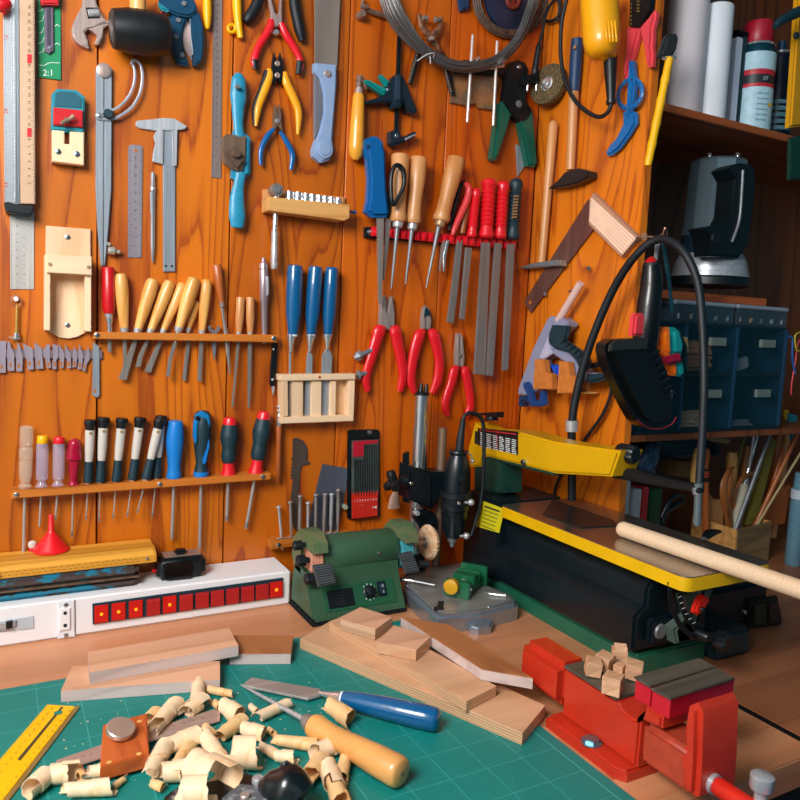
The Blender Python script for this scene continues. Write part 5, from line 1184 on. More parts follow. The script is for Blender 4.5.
M().lat((702, 70), (701, 168), [(0, 6), (.1, 12), (.2, 6), (.3, 12), (.42, 6), (.5, 11), (.7, 8), (.75, 13), (1, 12)], .012, 12).to('joint', K['chrome'], t)

use(X1)
t = M().slab([(188, 106), (215, 102), (248, 118), (270, 155), (273, 212), (268, 232), (286, 240), (280, 254), (242, 260), (230, 300), (224, 420), (222, 600), (212, 640), (192, 612), (180, 570), (177, 440), (190, 340), (172, 334), (184, 326), (172, 316), (184, 308), (174, 296), (186, 288), (176, 276), (188, 266), (178, 254), (190, 244), (180, 228), (188, 205)], .0005, .0022, .0004).thing('hacking_knife', brushed('dark_brown_steel', '#4c3c34', .5, 2, .4, 40), 'notched dark steel cutter hanging behind the nail punches', 'blade')
t = M().slab([(358, 252), (502, 276), (492, 400), (456, 560), (440, 648), (272, 648), (290, 530), (330, 360)], .0005, .0018, .0004).thing('cabinet_scraper', brushed('blue_grey_plate', '#50586a', .42, 2, .4, 40), 'flat grey steel scraper plate hanging behind the nail punches', 'scraper')
M().disc(491, 500, 15, .001, .016, 14).thing('wall_pin', mat('grey_green_pin', '#9aa48a', .4), 'round pale pin head beside the drill bit case', 'pin')
t = T('drill_case', 'open plastic case of drill bits with red ends hanging by a screw', 'drill bit case', pt(600, 570))
M().slab([(504, 64), (520, 58), (672, 54), (684, 62), (688, 550), (520, 572), (502, 562)], .002, .005, .002).to('back', K['black'], t)
M().slab([(506, 66), (680, 58), (684, 104), (512, 118)], .007, .006, .003).to('top_lid', K['black'], t)
screw(t, 628, 72, 14, .013)
M().slab([(528, 118), (680, 112), (680, 548), (528, 566)], .0072, .004, .001).to('tray', mat('smoky_tray', '#4a5650', .3, var=.3), t)
M().slab([(532, 122), (674, 114), (674, 132), (598, 140), (592, 208), (532, 212)], .0113, .001, .0003).to('red_card', mat('crimson_card', '#b4142c', .5), t)
for i in range(10):
    x = 540+i*14; top = 225 if x < 590 else 140; r = 5.5-.3*i
    M().lat((x, top), (x-1, 432), [(0, r)]+[(k/16, r*(1 if k % 2 else .7)) for k in range(1, 16)]+[(1, r)], .0135, 8).to('drill_bit', mat('dark_twist_steel', '#3a4244', .4, .5) if i == 0 else bpy.data.materials['dark_twist_steel'], t)
zz = [(672, 548), (530, 566), (528, 418)]
for i in range(9): zz += [(534+i*16, 450-i*1.), (542+i*16, 412-i*.5)]
M().slab(zz+[(674, 412)], .0135, .004, .0006).to('red_end', mat('vermilion_end', '#d02a1c', .4), t)
m = M()
for i in range(9): m.word(str(i+1), 540+i*15.5, 464-i*1.2, 17, .0178)
m.word('------ --', 575, 486, 10, .0178); m.word('P\u25c0', 655, 500, 20, .0178); m.to('markings', K['inkwhite'], t)
bpy.data.objects.remove(bpy.data.objects['markings.%03d' % 0]) if 'markings.000' in bpy.data.objects else None
t = T('punch_rail', 'small pine rail of nail punches behind the green grinder', 'rail', pt(280, 740))
M().slab([(60, 688), (518, 642), (520, 668), (62, 742)], .0003, .026, .001).to('board', K['rail'], t)
screw(t, 108, 716, 13, .0263); screw(t, 487, 668, 13, .0263)
M().lat((95, 680), (445, 642), [(0, 3), (1, 3)], .026, 8).to('retaining_wire', K['chrome'], t)
heads = [(107, 497), (172, 470), (230, 435), (275, 474), (320, 428), (372, 425), (410, 425), (448, 400)]
feet = [(128, 742), (182, 728), (224, 720), (272, 712), (316, 704), (362, 696), (402, 690), (443, 682)]
nm_ = ['nail punch nearest the white trunking, leaning outwards', 'second nail punch from the white trunking', 'thick nail punch, third from the white trunking', 'shortest nail punch, fourth from the white trunking', 'fifth nail punch from the white trunking', 'sixth nail punch, third from the drill case', 'seventh nail punch, second from the drill case', 'tallest nail punch, nearest the drill case']
for i, (a, b) in enumerate(zip(heads, feet)):
    k = 1.25 if i in (2, 5, 6, 7) else 1.
    M().lat((a[0], a[1]-6), b, [(0, 13), (.03, 15), (.05, 8*k), (.3, 8.5*k), (.66, 8*k), (.72, 5*k), (.95, 5*k), (1, 3)], .016, 12).thing('nail_punch', K['oldsteel'] if i % 3 else K['steel'], nm_[i], 'punch', 'nail punches')

# ------------------------------------------------------------------ white trunking on the bench and what lies on it
TY, TZ, TX = -.0868, .0618, .4616
TR = (1, TY, -1)
t = T('cable_trunking', 'long white cable trunking at the foot of the wall with a row of red switches', 'trunking', (.1, -.04, .0003))
M().bx(-.9, TX, TY, -.0004, .0003, TZ, .003).to('body', K['white'], t)
use(X5, TR)
M().slab([(-900, 720), (-900, 900), (378, 692), (376, 494), (-200, 560)], .0002, .0012, .0004).to('cover', K['white'], t) if False else None
use(P0, TR)
M().slab([(75.2, 600.5), (75.9, 600.4), (75.9, 637.5), (75.2, 637.6)], .0001, .0004, 0).to('cover_seam', mat('seam_shadow_gap', '#a89888', .8), t)
use(X5, TR)
pl_ = M().slab([(290, 512), (372, 500), (375, 684), (288, 697)], .0003, .003, .001).to('socket_plate', K['wplastic'], t)
M().slab([(300, 545), (352, 538), (352, 648), (298, 656)], .0034, .003, .001).to('insert', K['white'], pl_)
for x, y, r, mm in ((330, 526, 11, K['screw']), (330, 677, 11, K['screw'])): M().disc(x, y, r, .0034, .001, 12).to('screw', mm, pl_)
for y in (566, 628): M().disc(326, y, 9, .0065, .0006, 12).to('socket_hole', K['ink'], pl_)
b_ = M().slab([(-10, 612), (168, 580), (170, 642), (-10, 662)], .0003, .0015, .0005).to('breaker_window', mat('clear_breaker_window', '#b8c0c8', .2, var=.05), t)
M().slab([(-10, 622), (40, 612), (40, 650), (-10, 657)], .002, .002, .0005).to('breaker', K['steelx'], b_)
M().slab([(30, 612), (62, 606), (62, 640), (30, 648)], .002, .006, .001).to('toggle', K['black'], b_)
M().slab([(63, 606), (80, 603), (80, 632), (63, 636)], .002, .004, .001).to('toggle_side', bluish, b_)
use(P0, TR)
M().slab([(92.5, 604.3), (283.2, 578), (283.2, 597), (92.8, 624.6)], .0003, .003, .0006).to('switch_frame', K['teal_black'], t)
xs = [101.5, 118.7, 136, 153.4, 169.8, 186.2, 202.2, 217.4, 232.6, 247.6, 262.3, 276.6]
swm = mat('red_rocker', '#b41a20', .3, var=.05, coat=.3)
swl = mat('lit_red_rocker', '#b81814', .3, var=.05, emit=('#ff1c08', .12))
swd = mat('neon_glow', '#ff7a10', .3, emit=('#ff8a18', 1.6))
for i, x in enumerate(xs):
    yc = 614.3-(x-101.5)*.1395; w = 6.9-.055*i; h = 8.6-.09*i; dy = .139
    lit = i in (0, 1, 2, 4, 11)
    P = lambda sx, sy, o: pt(x+sx*w, yc+sy*h-sx*w*dy, o)
    if lit:
        r_ = M().slab([(x-w, yc-h+w*dy), (x+w, yc-h-w*dy), (x+w, yc+h-w*dy), (x-w, yc+h+w*dy)], .0034, .003, .0008).to('rocker', swl, t)
        M().disc(x, yc, 1.6, .0064, .0004, 12).to('glow', swd, r_)
    else:
        m = M(); bm = m.bm; up_ = .009; n_ = nrm()
        vs = [P(-1, -1, .0034), P(1, -1, .0034), P(1, 1, .0034), P(-1, 1, .0034), P(-1, -.75, up_), P(1, -.75, up_), P(1, -.35, up_), P(-1, -.35, up_), P(-1, 1, .005), P(1, 1, .005)]
        B_ = [bm.verts.new(v) for v in vs]
        for f in ((0, 1, 2, 3), (0, 4, 5, 1), (4, 7, 6, 5), (7, 8, 9, 6), (8, 3, 2, 9), (0, 3, 8, 7, 4), (1, 5, 6, 9, 2)): bm.faces.new([B_[k] for k in f])
        bmesh.ops.recalc_face_normals(bm, faces=bm.faces)
        m.to('rocker', swm, t, sharp=20)

# tin, bar, funnel, tape measure on the trunking
use(X5, (2, TZ, 1))
p1_, p2_ = pt(690, 432), pt(-200, 553); d_ = (p2_-p1_).normalized(); n_ = V((-d_.y, d_.x, 0)); n_ = n_ if n_.y > 0 else -n_
ty = p1_.y; 
use(X5, (1, ty, -1))
tz1 = pt(690, 322).z
tin = spotted('rusty_blue_tin', '#4a3c38', '#1c7c98', 26, .52, .5, .03, (1, 1, 2.2))
t = T('rusty_tin', 'long rusty brown tin with worn blue paint lying on the white trunking', 'tin', (0, -.05, TZ))
yb = max(ty+.055, -.004); yb = min(yb, -.003)
zs = TZ+(tz1-TZ)*.45
M().bx(-.45, p1_.x, ty, yb, TZ+.0003, zs, .006).to('base', tin, t)
M().bx(-.452, p1_.x+.002, ty-.0015, yb+.001, zs+.0003, tz1, .007).to('lid', tin, t)
M().bx(-.453, p1_.x+.003, ty-.0022, yb+.0012, zs-.0012, zs+.0012, .001).to('rim', K['bronze'], t)
use(X5, (1, ty+.004, -1))
bx1 = pt(782, 270).x; bz0 = tz1+.0004; bz1 = pt(778, 235).z; bzm = pt(785, 265).z
t = T('folding_rule', 'yellow wooden bar with a chamfered top and dark marks lying on the rusty tin', 'wooden bar', (0, -.05, bz0))
yellowwood = wood('yellow_wood', '#e2a238', '#b87818', 0, 14, .05, 4, .5, .5)
m = M(); pr = [(ty+.002, bz0), (ty+.001, bz0+.012), (ty+.014, bz0+.022), (-.006, bz0+.022), (-.004, bz0+.016), (-.004, bz0)]
m.rings([[V((-.45, y, z)) for y, z in pr], [V((bx1-.004, y, z)) for y, z in pr], [V((bx1, y*.98, z-.001 if z > bz0+.01 else z)) for y, z in pr]])
m.to('bar', yellowwood, t, sharp=20)
m = M(); rnd = random.Random(11)
for i in range(72):
    x = -.1+(i//2)*.0085+(i % 2)*.004+rnd.uniform(-.001, .001); z = bz0+(.0035 if i % 2 else .0085)+.001*rnd.random(); ym = ty+.002-(z-bz0)*.0833-.0002
    m.quad((x, ym, z), (x+.005, ym, z), (x+.005, ym, z+.0007), (x, ym, z+.0007))
m.to('worn_marks', mat('brown_marks', '#8a5a20', .7), t)
M().lathe((bx1-.015, ty+.0011, bz0+.0075), (bx1-.015, ty-.001, bz0+.0075), [(0, .0025), (1, .002)], 12).to('rivet', K['dsteel'], t)
M().lathe((-.0, ty+.001, bz0+.008), (-.0, ty-.003, bz0+.008), [(0, .005), (1, .004)], 12).to('end_rivet', K['black'], t)
ftop = bz0+.0224
use(X5, (2, ftop, 1))
c = pt(256, 282); c.y = -.021; use(X5, (1, c.y, -1)); cz = ftop; k_ = mpp(c); c.x = pt(256, 285).x
H_ = pt(258, 72).z-cz
t = T('funnel', 'red plastic funnel standing upside down on the yellow bar', 'funnel', c)
M().lathe((c.x, c.y, cz+.0003), (c.x, c.y, cz+H_), [(0, 84*k_), (.03, 86*k_), (.06, 80*k_), (.1, 74*k_), (.5, 20*k_), (.53, 15*k_), (.98, 11*k_), (1, 9*k_)], 28).to('body', mat('bright_red_plastic', '#e8121c', .36, var=.03, coat=.3), t)
use(X5, (1, -.012, -1)); c2 = pt(162, 270); c2.z = ftop
t = T('bottle_cap', 'small white knob on a red base beside the funnel', 'stopper', c2); k_ = mpp(c2)
M().lathe(c2+V((0, 0, .0003)), c2+V((0, 0, 16*k_)), [(0, 20*k_), (1, 17*k_)], 14).to('base', K['red'], t)
M().lathe(c2+V((0, 0, 16.2*k_)), c2+V((0, 0, 52*k_)), [(0, 16*k_), (.3, 21*k_), (.7, 20*k_), (.92, 12*k_), (1, 3*k_)], 14).to('knob', mat('ivory_knob', '#d8d0c4', .4), t)
use(X6, (2, TZ, 1))
a_, b2 = pt(95, 279), pt(282, 262)
use(X6, (1, a_.y, -1))
x0, x1 = pt(80, 230).x, pt(296, 230).x; z1 = pt(200, 178).z; zt2 = pt(200, 150).z
t = T('tape_measure', 'black tape measure lying on the white trunking beside the rusty tin', 'tape measure', ((x0+x1)/2, a_.y+.02, TZ))
M().bx(x0, x1, a_.y, min(a_.y+.045, -.003), TZ+.0003, z1+.004, .008, 3).to('case', mat('black_rubber_case', '#10181c', .4, var=.25), t)
M().bx(x0+.012, x1-.008, a_.y+.006, min(a_.y+.04, -.006), z1+.0045, z1+.0055, .0005).to('steel_top', brushed('case_top_steel', '#8a7a70', .35), t)
use(X6, (1, a_.y, -1))
M().slab([(112, 192), (230, 178), (238, 220), (226, 258), (112, 268)], .0002, .0012, .0005).to('label', mat('gloss_black_label', '#07090a', .2), t)
xm = (x0+x1)/2; M().bx(xm-.010, xm+.010, a_.y+.012, a_.y+.028, z1+.0057, z1+.014, .003).to('lock_button', K['black'], t)
M().bx(x0-.007, x0-.0003, a_.y+.01, a_.y+.02, TZ+.012, TZ+.022, .003).to('tape_hook', K['red'], t)
# ------------------------------------------------------------------ machines standing on the bench
# green double-ended grinder
t = T('bench_grinder', 'green double-ended bench grinder with a polishing mop on its shaft', 'bench grinder', (.55, -.14, 0))
gp = mat('olive_green_enamel', '#34583f', .42, var=.10, scale=20)
def prism_x(m, prof, x0, x1, bev=0., sx=1., k=0.):
    """a (y, z) outline swept along x"""
    m.poly([V((x0, y, z)) for y, z in prof], V((-1, 0, 0)), x1-x0, bev); return m
M().bx(.458, .640, -.200, -.085, .0003, .008, .003).to('foot', K['rubber'], t)
prism_x(M(), [(-.198, .0085), (-.196, .016), (-.168, .062), (-.164, .085), (-.104, .085), (-.090, .06), (-.086, .0085)], .462, .636, .004).to('base', gp, t)
use(T1, (1, -.182, -1))
m = M(); 
a = .62
def onp(x, z, o=0.):        # a point on the sloping front panel
    y = -.196+(z-.016)/(.062-.016)*.028; n = V((0, -.854, .52)); return V((x, y, z))+n*o
m.poly([onp(.486, .020, .0018), onp(.622, .020, .0018), onp(.622, .056, .0018), onp(.486, .056, .0018)], V((0, -.854, .52)), .0016, .0006); m.to('front_panel', K['green'], t)
m = M(); m.poly([onp(.492, .024, .0028), onp(.540, .024, .0028), onp(.540, .050, .0028), onp(.492, .050, .0028)], V((0, -.854, .52)), .0008); m.to('rating_plate', mat('black_plate', '#101214', .35, var=.2, scale=300), t)
m = M()
for i in range(5): m.text('\u2013\u2013\u2013\u2013 \u2013\u2013\u2013', onp(.516, .028+i*.0044, .0031), (1, 0, 0), (0, .52, .854), .004)
m.to('plate_print', mat('grey_plate_print', '#5a6264', .6), t)
p = onp(.571, .040); n = V((0, -.854, .52))
M().lathe(p+n*.002, p+n*.014, [(0, .0125), (.1, .0125), (.2, .010), (.9, .009), (1, .006)], 20, lobes=8, depth=.12).to('speed_knob', K['black'], t)
m = M()
for i in range(9):
    w = radians(-40+i*32); c = p+n*.0021+V((sin(w)*.0135, 0, 0))+V((0, .52, .854))*(cos(w)*.0135); m.obox(c, (.0006, 0, 0), V((0, .52, .854))*.0012, n*.0002)
m.to('dial_marks', K['inkwhite'], t)
m = M(); m.poly([onp(.588, .031, .004), onp(.604, .031, .004), onp(.604, .053, .004), onp(.588, .053, .004)], n, .003, .0008); m.to('switch_housing', K['black'], t)
m = M(); m.poly([onp(.591, .034, .0055), onp(.601, .034, .0055), onp(.601, .050, .0065), onp(.591, .050, .0065)], n, .002, .0005); sw_ = m.to('rocker', K['teal_black'], t)
m = M(); m.text('I', onp(.596, .0365, .0068), (1, 0, 0), (0, .52, .854), .006); m.text('O', onp(.596, .0455, .0072), (1, 0, 0), (0, .52, .854), .006); m.to('marks', K['inkwhite'], t)
GY, GZ = -.128, .098
M().lathe((.492, GY, GZ), (.640, GY, GZ), [(0, .034), (.02, .036), (.98, .036), (1, .034)], 40).to('motor_barrel', gp, t)
M().bx(.500, .632, -.158, -.10, .080, .1, .006).to('saddle', gp, t)
use(T1, (1, GY-.034, -1)); M().disc(568, 248, 10, .0, .004, 12).to('cover_screw', K['screw'], t)
worn = spotted('worn_green_enamel', '#4a6a48', '#76724c', 45, .55, .5, .16)
def guard(x0, x1, wm, nm, tool_dir):
    R0 = .040
    pr = []
    for i in range(13):
        w = radians(-35+i*22); pr.append((GY-cos(w)*R0*1.0, GZ+sin(w)*R0))
    m = M(); prism_x(m, [(-.176, .118), (-.172, .134), (-.150, .147), (-.112, .146), (-.088, .126), (-.084, .09), (-.10, .07), (-.135, .066), (-.135, .118)], x0, x1, .004); m.to('wheel_guard', worn, t)
    c = (x0+x1)/2
    w_ = M().lathe((c-.011, GY, GZ), (c+.011, GY, GZ), [(0, .036), (.02, .040), (.98, .040), (1, .036)], 40).to(nm, wm, t)
    return c
cl_ = guard(.462, .494, striped('orange_flap_wheel', ['#d08464', '#e8b098', '#c87050', '#e0a080'], 0, 180), 'flap_wheel', -1)
cr_ = guard(.640, .670, spotted('blue_green_stone', '#2c8f9c', '#58b0b8', 220, .52), 'grinding_wheel', 1)
# tool rests
rest = brushed('dark_ribbed_rest', '#44484c', .5, 0)
for nm, q in (('tool_rest', [(190, 312), (285, 300), (322, 412), (222, 436)]), ('tool_rest', [(680, 248), (752, 232), (800, 345), (722, 358)])):
    use(T1, (1, -.190, -1)); P = [pt(*p_) for p_ in q]
    for k in (2, 3): P[k].y -= .022; 
    P2 = [on(1, P[k].y, *raw(*q[k])) for k in range(4)]
    nn = (P2[1]-P2[0]).cross(P2[3]-P2[0]).normalized(); nn = nn if nn.y < 0 else -nn
    o_ = M().poly(P2, nn, .006, .001).to(nm, rest, t)
    m = M()
    for k in range(9):
        f = (k+.5)/9; a_ = P2[0].lerp(P2[3], f); b_ = P2[1].lerp(P2[2], f); m.tube([a_+nn*.0003, b_+nn*.0003], .0007, 5, False)
    m.to('rest_ribs', K['black'], o_)
for x, z, y0, y1, r in ((.452, .128, -.150, -.150, .0085), (.455, .104, -.160, -.160, .0105), (.463, .078, -.180, -.180, .0100)):
    M().lathe((x+.010, y0, z), (x-.012, y1, z), [(0, r*.5), (.3, r*.5), (.32, r), (.9, r), (1, r*.7)], 16, lobes=8, depth=.15).to('lock_knob', K['rubber'], t)
M().lathe((.684, -.158, .070), (.702, -.165, .070), [(0, .007), (1, .006)], 14).to('lock_knob', K['rubber'], t)
M().lathe((.670, GY, GZ), (.722, GY, GZ+.001), [(0, .009), (.25, .009), (.27, .0055), (.75, .0045), (.76, .007), (1, .006)], 16).to('shaft', mat('worn_shaft', '#a8988c', .35, .8), t)
mop = M(); rnd = random.Random(4)
mop.lathe((.713, GY, GZ+.001), (.729, GY, GZ+.001), [(0, .012), (.08, .030), (.5, .034), (.92, .030), (1, .012)], 48, lobes=24, depth=.06)
mop.to('polishing_mop', spotted('frayed_cotton', '#ecd0ac', '#c08048', 90, .52, .8, .2), t)
M().lathe((.7125, GY, GZ+.001), (.7115, GY, GZ+.001), [(0, .011), (1, .010)], 16).to('washer', K['dsteel'], t)
M().lathe((.730, GY, GZ+.001), (.735, GY, GZ+.001), [(0, .0085), (1, .008)], 8).to('nut', K['brass'], t)

# drill stand with its cast base
AL = mat('cast_grey_aluminium', '#a8b4c0', .3, .8, .08, 60)
t = T('drill_stand', 'drill stand with a chrome column, black carriage and a broad cast base', 'drill stand', (.73, -.17, 0))
use(X8, 'B')
base = [(100, 285), (150, 232), (420, 210), (560, 330), (660, 372), (692, 400), (690, 418), (520, 458), (430, 470), (290, 478), (262, 468), (240, 448), (140, 350), (105, 322)]
M().slab(base, .0003, .030, .006).to('base', AL, t)
m = M().slab([(122, 292), (160, 250), (415, 228), (545, 335), (640, 376), (660, 398), (505, 440), (300, 458), (270, 440), (150, 335)], .0303, .0012, .0006); m.to('machined_top', brushed('machined_top', '#8a8882', .36, 0, .25, 60), t)
M().slab([(446, 515), (478, 492), (520, 470), (575, 480), (562, 516), (556, 530), (492, 538), (450, 528)], .0003, .013, .003).to('clamp_lug', AL, t)
c_ = pt(540, 482, .013); M().lathe(c_, c_+V((0, 0, .018)), [(0, .0065), (.7, .006), (1, .003)], 14).to('lug_pin', AL, t)
use(X8, 'B'); M().slab([(292, 405), (322, 405), (316, 430), (322, 448), (270, 452), (268, 436), (286, 430)], .0316, .0004, 0).to('tee_slot', K['gap'], t)
use(X2)
cx, cy = .7225, -.075
M().lathe((cx, cy, .0315), (cx, cy, .374), [(0, .0135), (1, .0135)], 28).to('column', mat('polished_column', '#c8ccd0', .16, .9, .04), t)
M().lathe((cx, cy, .374), (cx, cy, .381), [(0, .0142), (.5, .0142), (1, .011)], 24).to('column_cap', K['black'], t)
M().lathe((cx-.006, cy-.004, .381), (cx-.005, cy-.004, .397), [(0, .005), (.6, .004), (1, .0025)], 12).lathe((cx+.006, cy-.004, .381), (cx+.006, cy-.004, .396), [(0, .005), (.6, .004), (1, .0025)], 12).to('cap_clip', K['black'], t)
M().lathe((cx, cy, .0315), (cx, cy, .062), [(0, .024), (.6, .021), (1, .018)], 24).to('column_socket', K['black'], t)
M().lathe((.773, -.075, .0315), (.773, -.075, .309), [(0, .0088), (1, .0088)], 18).to('guide_rod', K['bronze'], t)
cbm = mat('black_cast_carriage', '#08141a', .42, var=.25, scale=60)
use(X2, (1, -.104, -1))
M().slab([(155, 430), (265, 460), (330, 462), (322, 560), (265, 652), (148, 600)], -.045, .045, .004).to('carriage', cbm, t)
M().slab([(160, 445), (258, 472), (256, 640), (155, 592)], .0003, .004, .002).to('carriage_cover', cbm, t)
M().slab([(188, 372), (205, 360), (236, 366), (240, 450), (190, 440)], -.03, .012, .003).slab([(128, 372), (150, 360), (152, 620), (125, 610)], -.045, .012, .003).to('carriage_ear', cbm, t)
M().slab([(180, 650), (262, 655), (290, 690), (290, 800), (215, 760), (178, 700)], -.03, .02, .003).to('lower_bracket', cbm, t)
M().disc(158, 518, 10, .004, .003, 10).to('screw', K['screw'], t)
M().disc(190, 668, 14, .001, .012, 12).to('bracket_boss', K['steel'], t)
kc = on(1, -.10, *raw(60, 510)); ke = on(1, -.10, *raw(130, 505))
M().lathe(ke, kc, [(0, .012), (.35, .009), (.4, .005), (.7, .005)], 14).to('feed_hub', K['black'], t)
m = M()
for i in range(3):
    w = radians(80+i*120); d_ = V((0, cos(w), sin(w))); m.tube([kc+V((.004, 0, 0)), kc+d_*.011, kc+d_*.021+V((-.003, 0, 0))], [.008, .0095, .008], 10)
m.to('feed_knob', K['black'], t)
# multi-tool clamped in the stand
t = T('rotary_tool', 'black rotary tool clamped upright in the drill stand with its cable looping up', 'rotary tool', (.795, -.13, .05))
dy_ = -.142
def dz(px_, py_): return on(1, dy_, *raw(px_, py_))
use(X2, (1, dy_, -1))
a0, a1 = pt(392, 352), pt(366, 780); k_ = mpp(a0)
a1.x = a0.x-.002
blk = mat('satin_black_tool', '#08161c', .3, var=.2)
M().lathe(a0, a1, [(0, 46*k_), (.02, 50*k_), (.05, 42*k_), (.08, 46*k_), (.14, 58*k_), (.3, 64*k_), (.5, 66*k_), (.6, 64*k_), (.62, 72*k_), (.68, 72*k_), (.69, 66*k_), (.76, 66*k_), (.78, 62*k_), (.92, 56*k_), (1, 44*k_)], 32).to('body', blk, t)
M().lathe(V((a0.x, dy_, pt(0, 585).z)), V((a0.x, dy_, pt(0, 618).z)), [(0, 78*k_), (.1, 82*k_), (.9, 82*k_), (1, 78*k_)], 28).to('clamp_collar', cbm, t)
m = M(); pb_ = V((a0.x-.004, dy_-.062*0-64*k_, pt(0, 518).z)); m.lathe(pb_+V((0, .003, 0)), pb_+V((0, -.003, 0)), [(0, 22*k_), (.8, 20*k_), (1, 14*k_)], 18).to('brush_cap', K['black'], t)
M().lathe(V((a0.x-.003, dy_, a1.z)), V((a0.x-.003, dy_, a1.z-.022)), [(0, 30*k_), (.5, 22*k_), (.55, 14*k_), (.9, 12*k_), (1, 5*k_)], 16).to('chuck', K['dsteel'], t)
for x, y, nm in ((455, 612, 'clamp_ball'), (432, 900-120, 'clamp_ball')):
    c_ = pt(x, y, .03); M().ball(c_, 17*k_, 14).to(nm, K['steel'], t)
    M().tube([c_+V((-.012, .004, 0)), c_], .0025, 8, False).to('clamp_stem', K['steel'], t)
M().disc(398, 618, 9, .036, .003, 10).to('clamp_screw', K['chrome'], t)
M().tub([(398, 350), (402, 300), (410, 240), (415, 195)], [22, 20, 16, 13], .0, 12).to('cable_sleeve', K['rubber'], t)
M().tub([(415, 200), (424, 178), (450, 165), (485, 172), (508, 195), (518, 240), (520, 330), (516, 480), (505, 600), (480, 700), (455, 780)], 10, .004, 10).to('cable', K['rubber'], t)
M().tub([(440, 365), (455, 375), (460, 390), (458, 405)], 4, .0, 8).to('ring_wire', K['steel'], t); M().ball(pt(462, 406, .0), 11*k_, 12).to('ring_ball', K['steel'], t)
M().slab([(440, 430), (455, 440), (456, 560), (440, 560)], -.02, .012, .002).to('side_clip', K['black'], t)
use(X2, (1, -.025, -1))
t = M().tube([pt(78, 560), pt(72, 600), pt(70, 640)], [.006, .012, .014], 12, True, 3, False, .4, (0, -1, 0)).thing('bristle_brush', mat('pale_bristles', '#a08070', .7, var=.3, scale=200), 'pale-bristled brush hanging on the wall behind the drill stand', 'brush')
M().tube([pt(80, 470), pt(79, 540)], .006, 10, False).to('brush_handle', K['redwood'], t)

# small green drill vice on the base
t = T('drill_vice', 'small green vice with a yellow knob on the cast base of the drill stand', 'vice', (.745, -.225, .032))
U_, W_ = V((.817, .577, 0)), V((.577, -.817, 0)); O_ = V((.748, -.218, .0318)); Zv = V((0, 0, 1))
def vb(u0, u1, w0, w1, z0, z1, nm, m_, bev=.0015):
    return M().obox(O_+U_*((u0+u1)/2)+W_*((w0+w1)/2)+Zv*((z0+z1)/2), U_*((u1-u0)/2), W_*((w1-w0)/2), Zv*((z1-z0)/2), bev).to(nm, m_, t)
vb(-.040, .046, -.018, -.009, 0, .012, 'rail', K['green2']); vb(-.040, .046, .009, .018, 0, .012, 'rail', K['green2'])
vb(-.044, -.030, -.024, .024, 0, .030, 'front_plate', K['green2']); vb(.040, .050, -.026, .026, 0, .036, 'fixed_jaw', K['green2'])
vb(-.012, .012, -.021, .021, .0125, .032, 'moving_jaw', K['green2']); vb(.0125, .020, -.022, .022, .014, .034, 'moving_jaw_plate', K['green2'])
M().tube([O_+U_*(-.03)+Zv*.02, O_+U_*(-.012)+Zv*.02], .005, 12, False).to('screw', K['steel'], t)
kn = O_+U_*(-.0445)+Zv*.022+W_*(-.006)
M().lathe(kn, kn-U_*.014, [(0, .0125), (.1, .0135), (.92, .0135), (1, .0115)], 36, lobes=18, depth=.05).to('knob', mat('mustard_knob', '#d09a18', .4), t)
M().lathe(O_+W_*.0245+U_*(-.037)+Zv*.018, O_+W_*.026+U_*(-.037)+Zv*.018, [(0, .003), (1, .0025)], 10).to('side_screw', K['screw'], t)
use(X8, 'B')
t = M().tub([(80, 298), (150, 302), (275, 326)], [6, 7, 6], .036, 8).thing('steel_rod', K['chrome'], 'thin chrome bar with a dark tip lying on the cast base beside the green vice', 'rod')
M().tub([(78, 297), (110, 299)], [9, 9], .036, 8, False).to('dark_tip', K['black'], t)
M().tub([(522, 362), (560, 370), (630, 378)], [4, 7, 9], .0345, 8).thing('drill_bit', K['chrome'], 'short bright drill bit lying on the cast base by the saw', 'drill bit')

# scroll saw
t = T('scroll_saw', 'yellow and black scroll saw pointing out from the wall, with a steel table', 'scroll saw', (.91, -.4, 0))
gb2 = mat('dark_bottle_green', '#0e3a30', .45, var=.12)
bk2 = mat('black_hammered_cast', '#06161c', .4, var=.3, scale=40)
M().poly([V((.842, -.12, .030)), V((.842, -.545, .030)), V((.99, -.545, .030)), V((.99, -.12, .030))], V((0, 0, 1)), .0297, .004).to('base', mat('bench_green_base', '#1f6048', .42, var=.1), t)
m = M(); prof = [(.834, .036), (.830, .044), (.830, .092), (.842, .102), (.850, .106), (.850, .132), (.862, .146), (.985, .146), (.99, .036)]
m.poly([V((x, -.545, z)) for x, z in prof], V((0, -1, 0)), .43, .005); m.to('lower_body', bk2, t)
M().bx(.8312, .985, -.1975, -.08, .03, .182, .004).to('rear_block', bk2, t)
M().bx(.850, .905, -.559, -.5455, .05, .09, .004).to('end_cap', bk2, t)
M().lathe((.868, -.5592, .07), (.868, -.562, .07), [(0, .012), (1, .010)], 18).to('cap_badge', K['dsteel'], t)
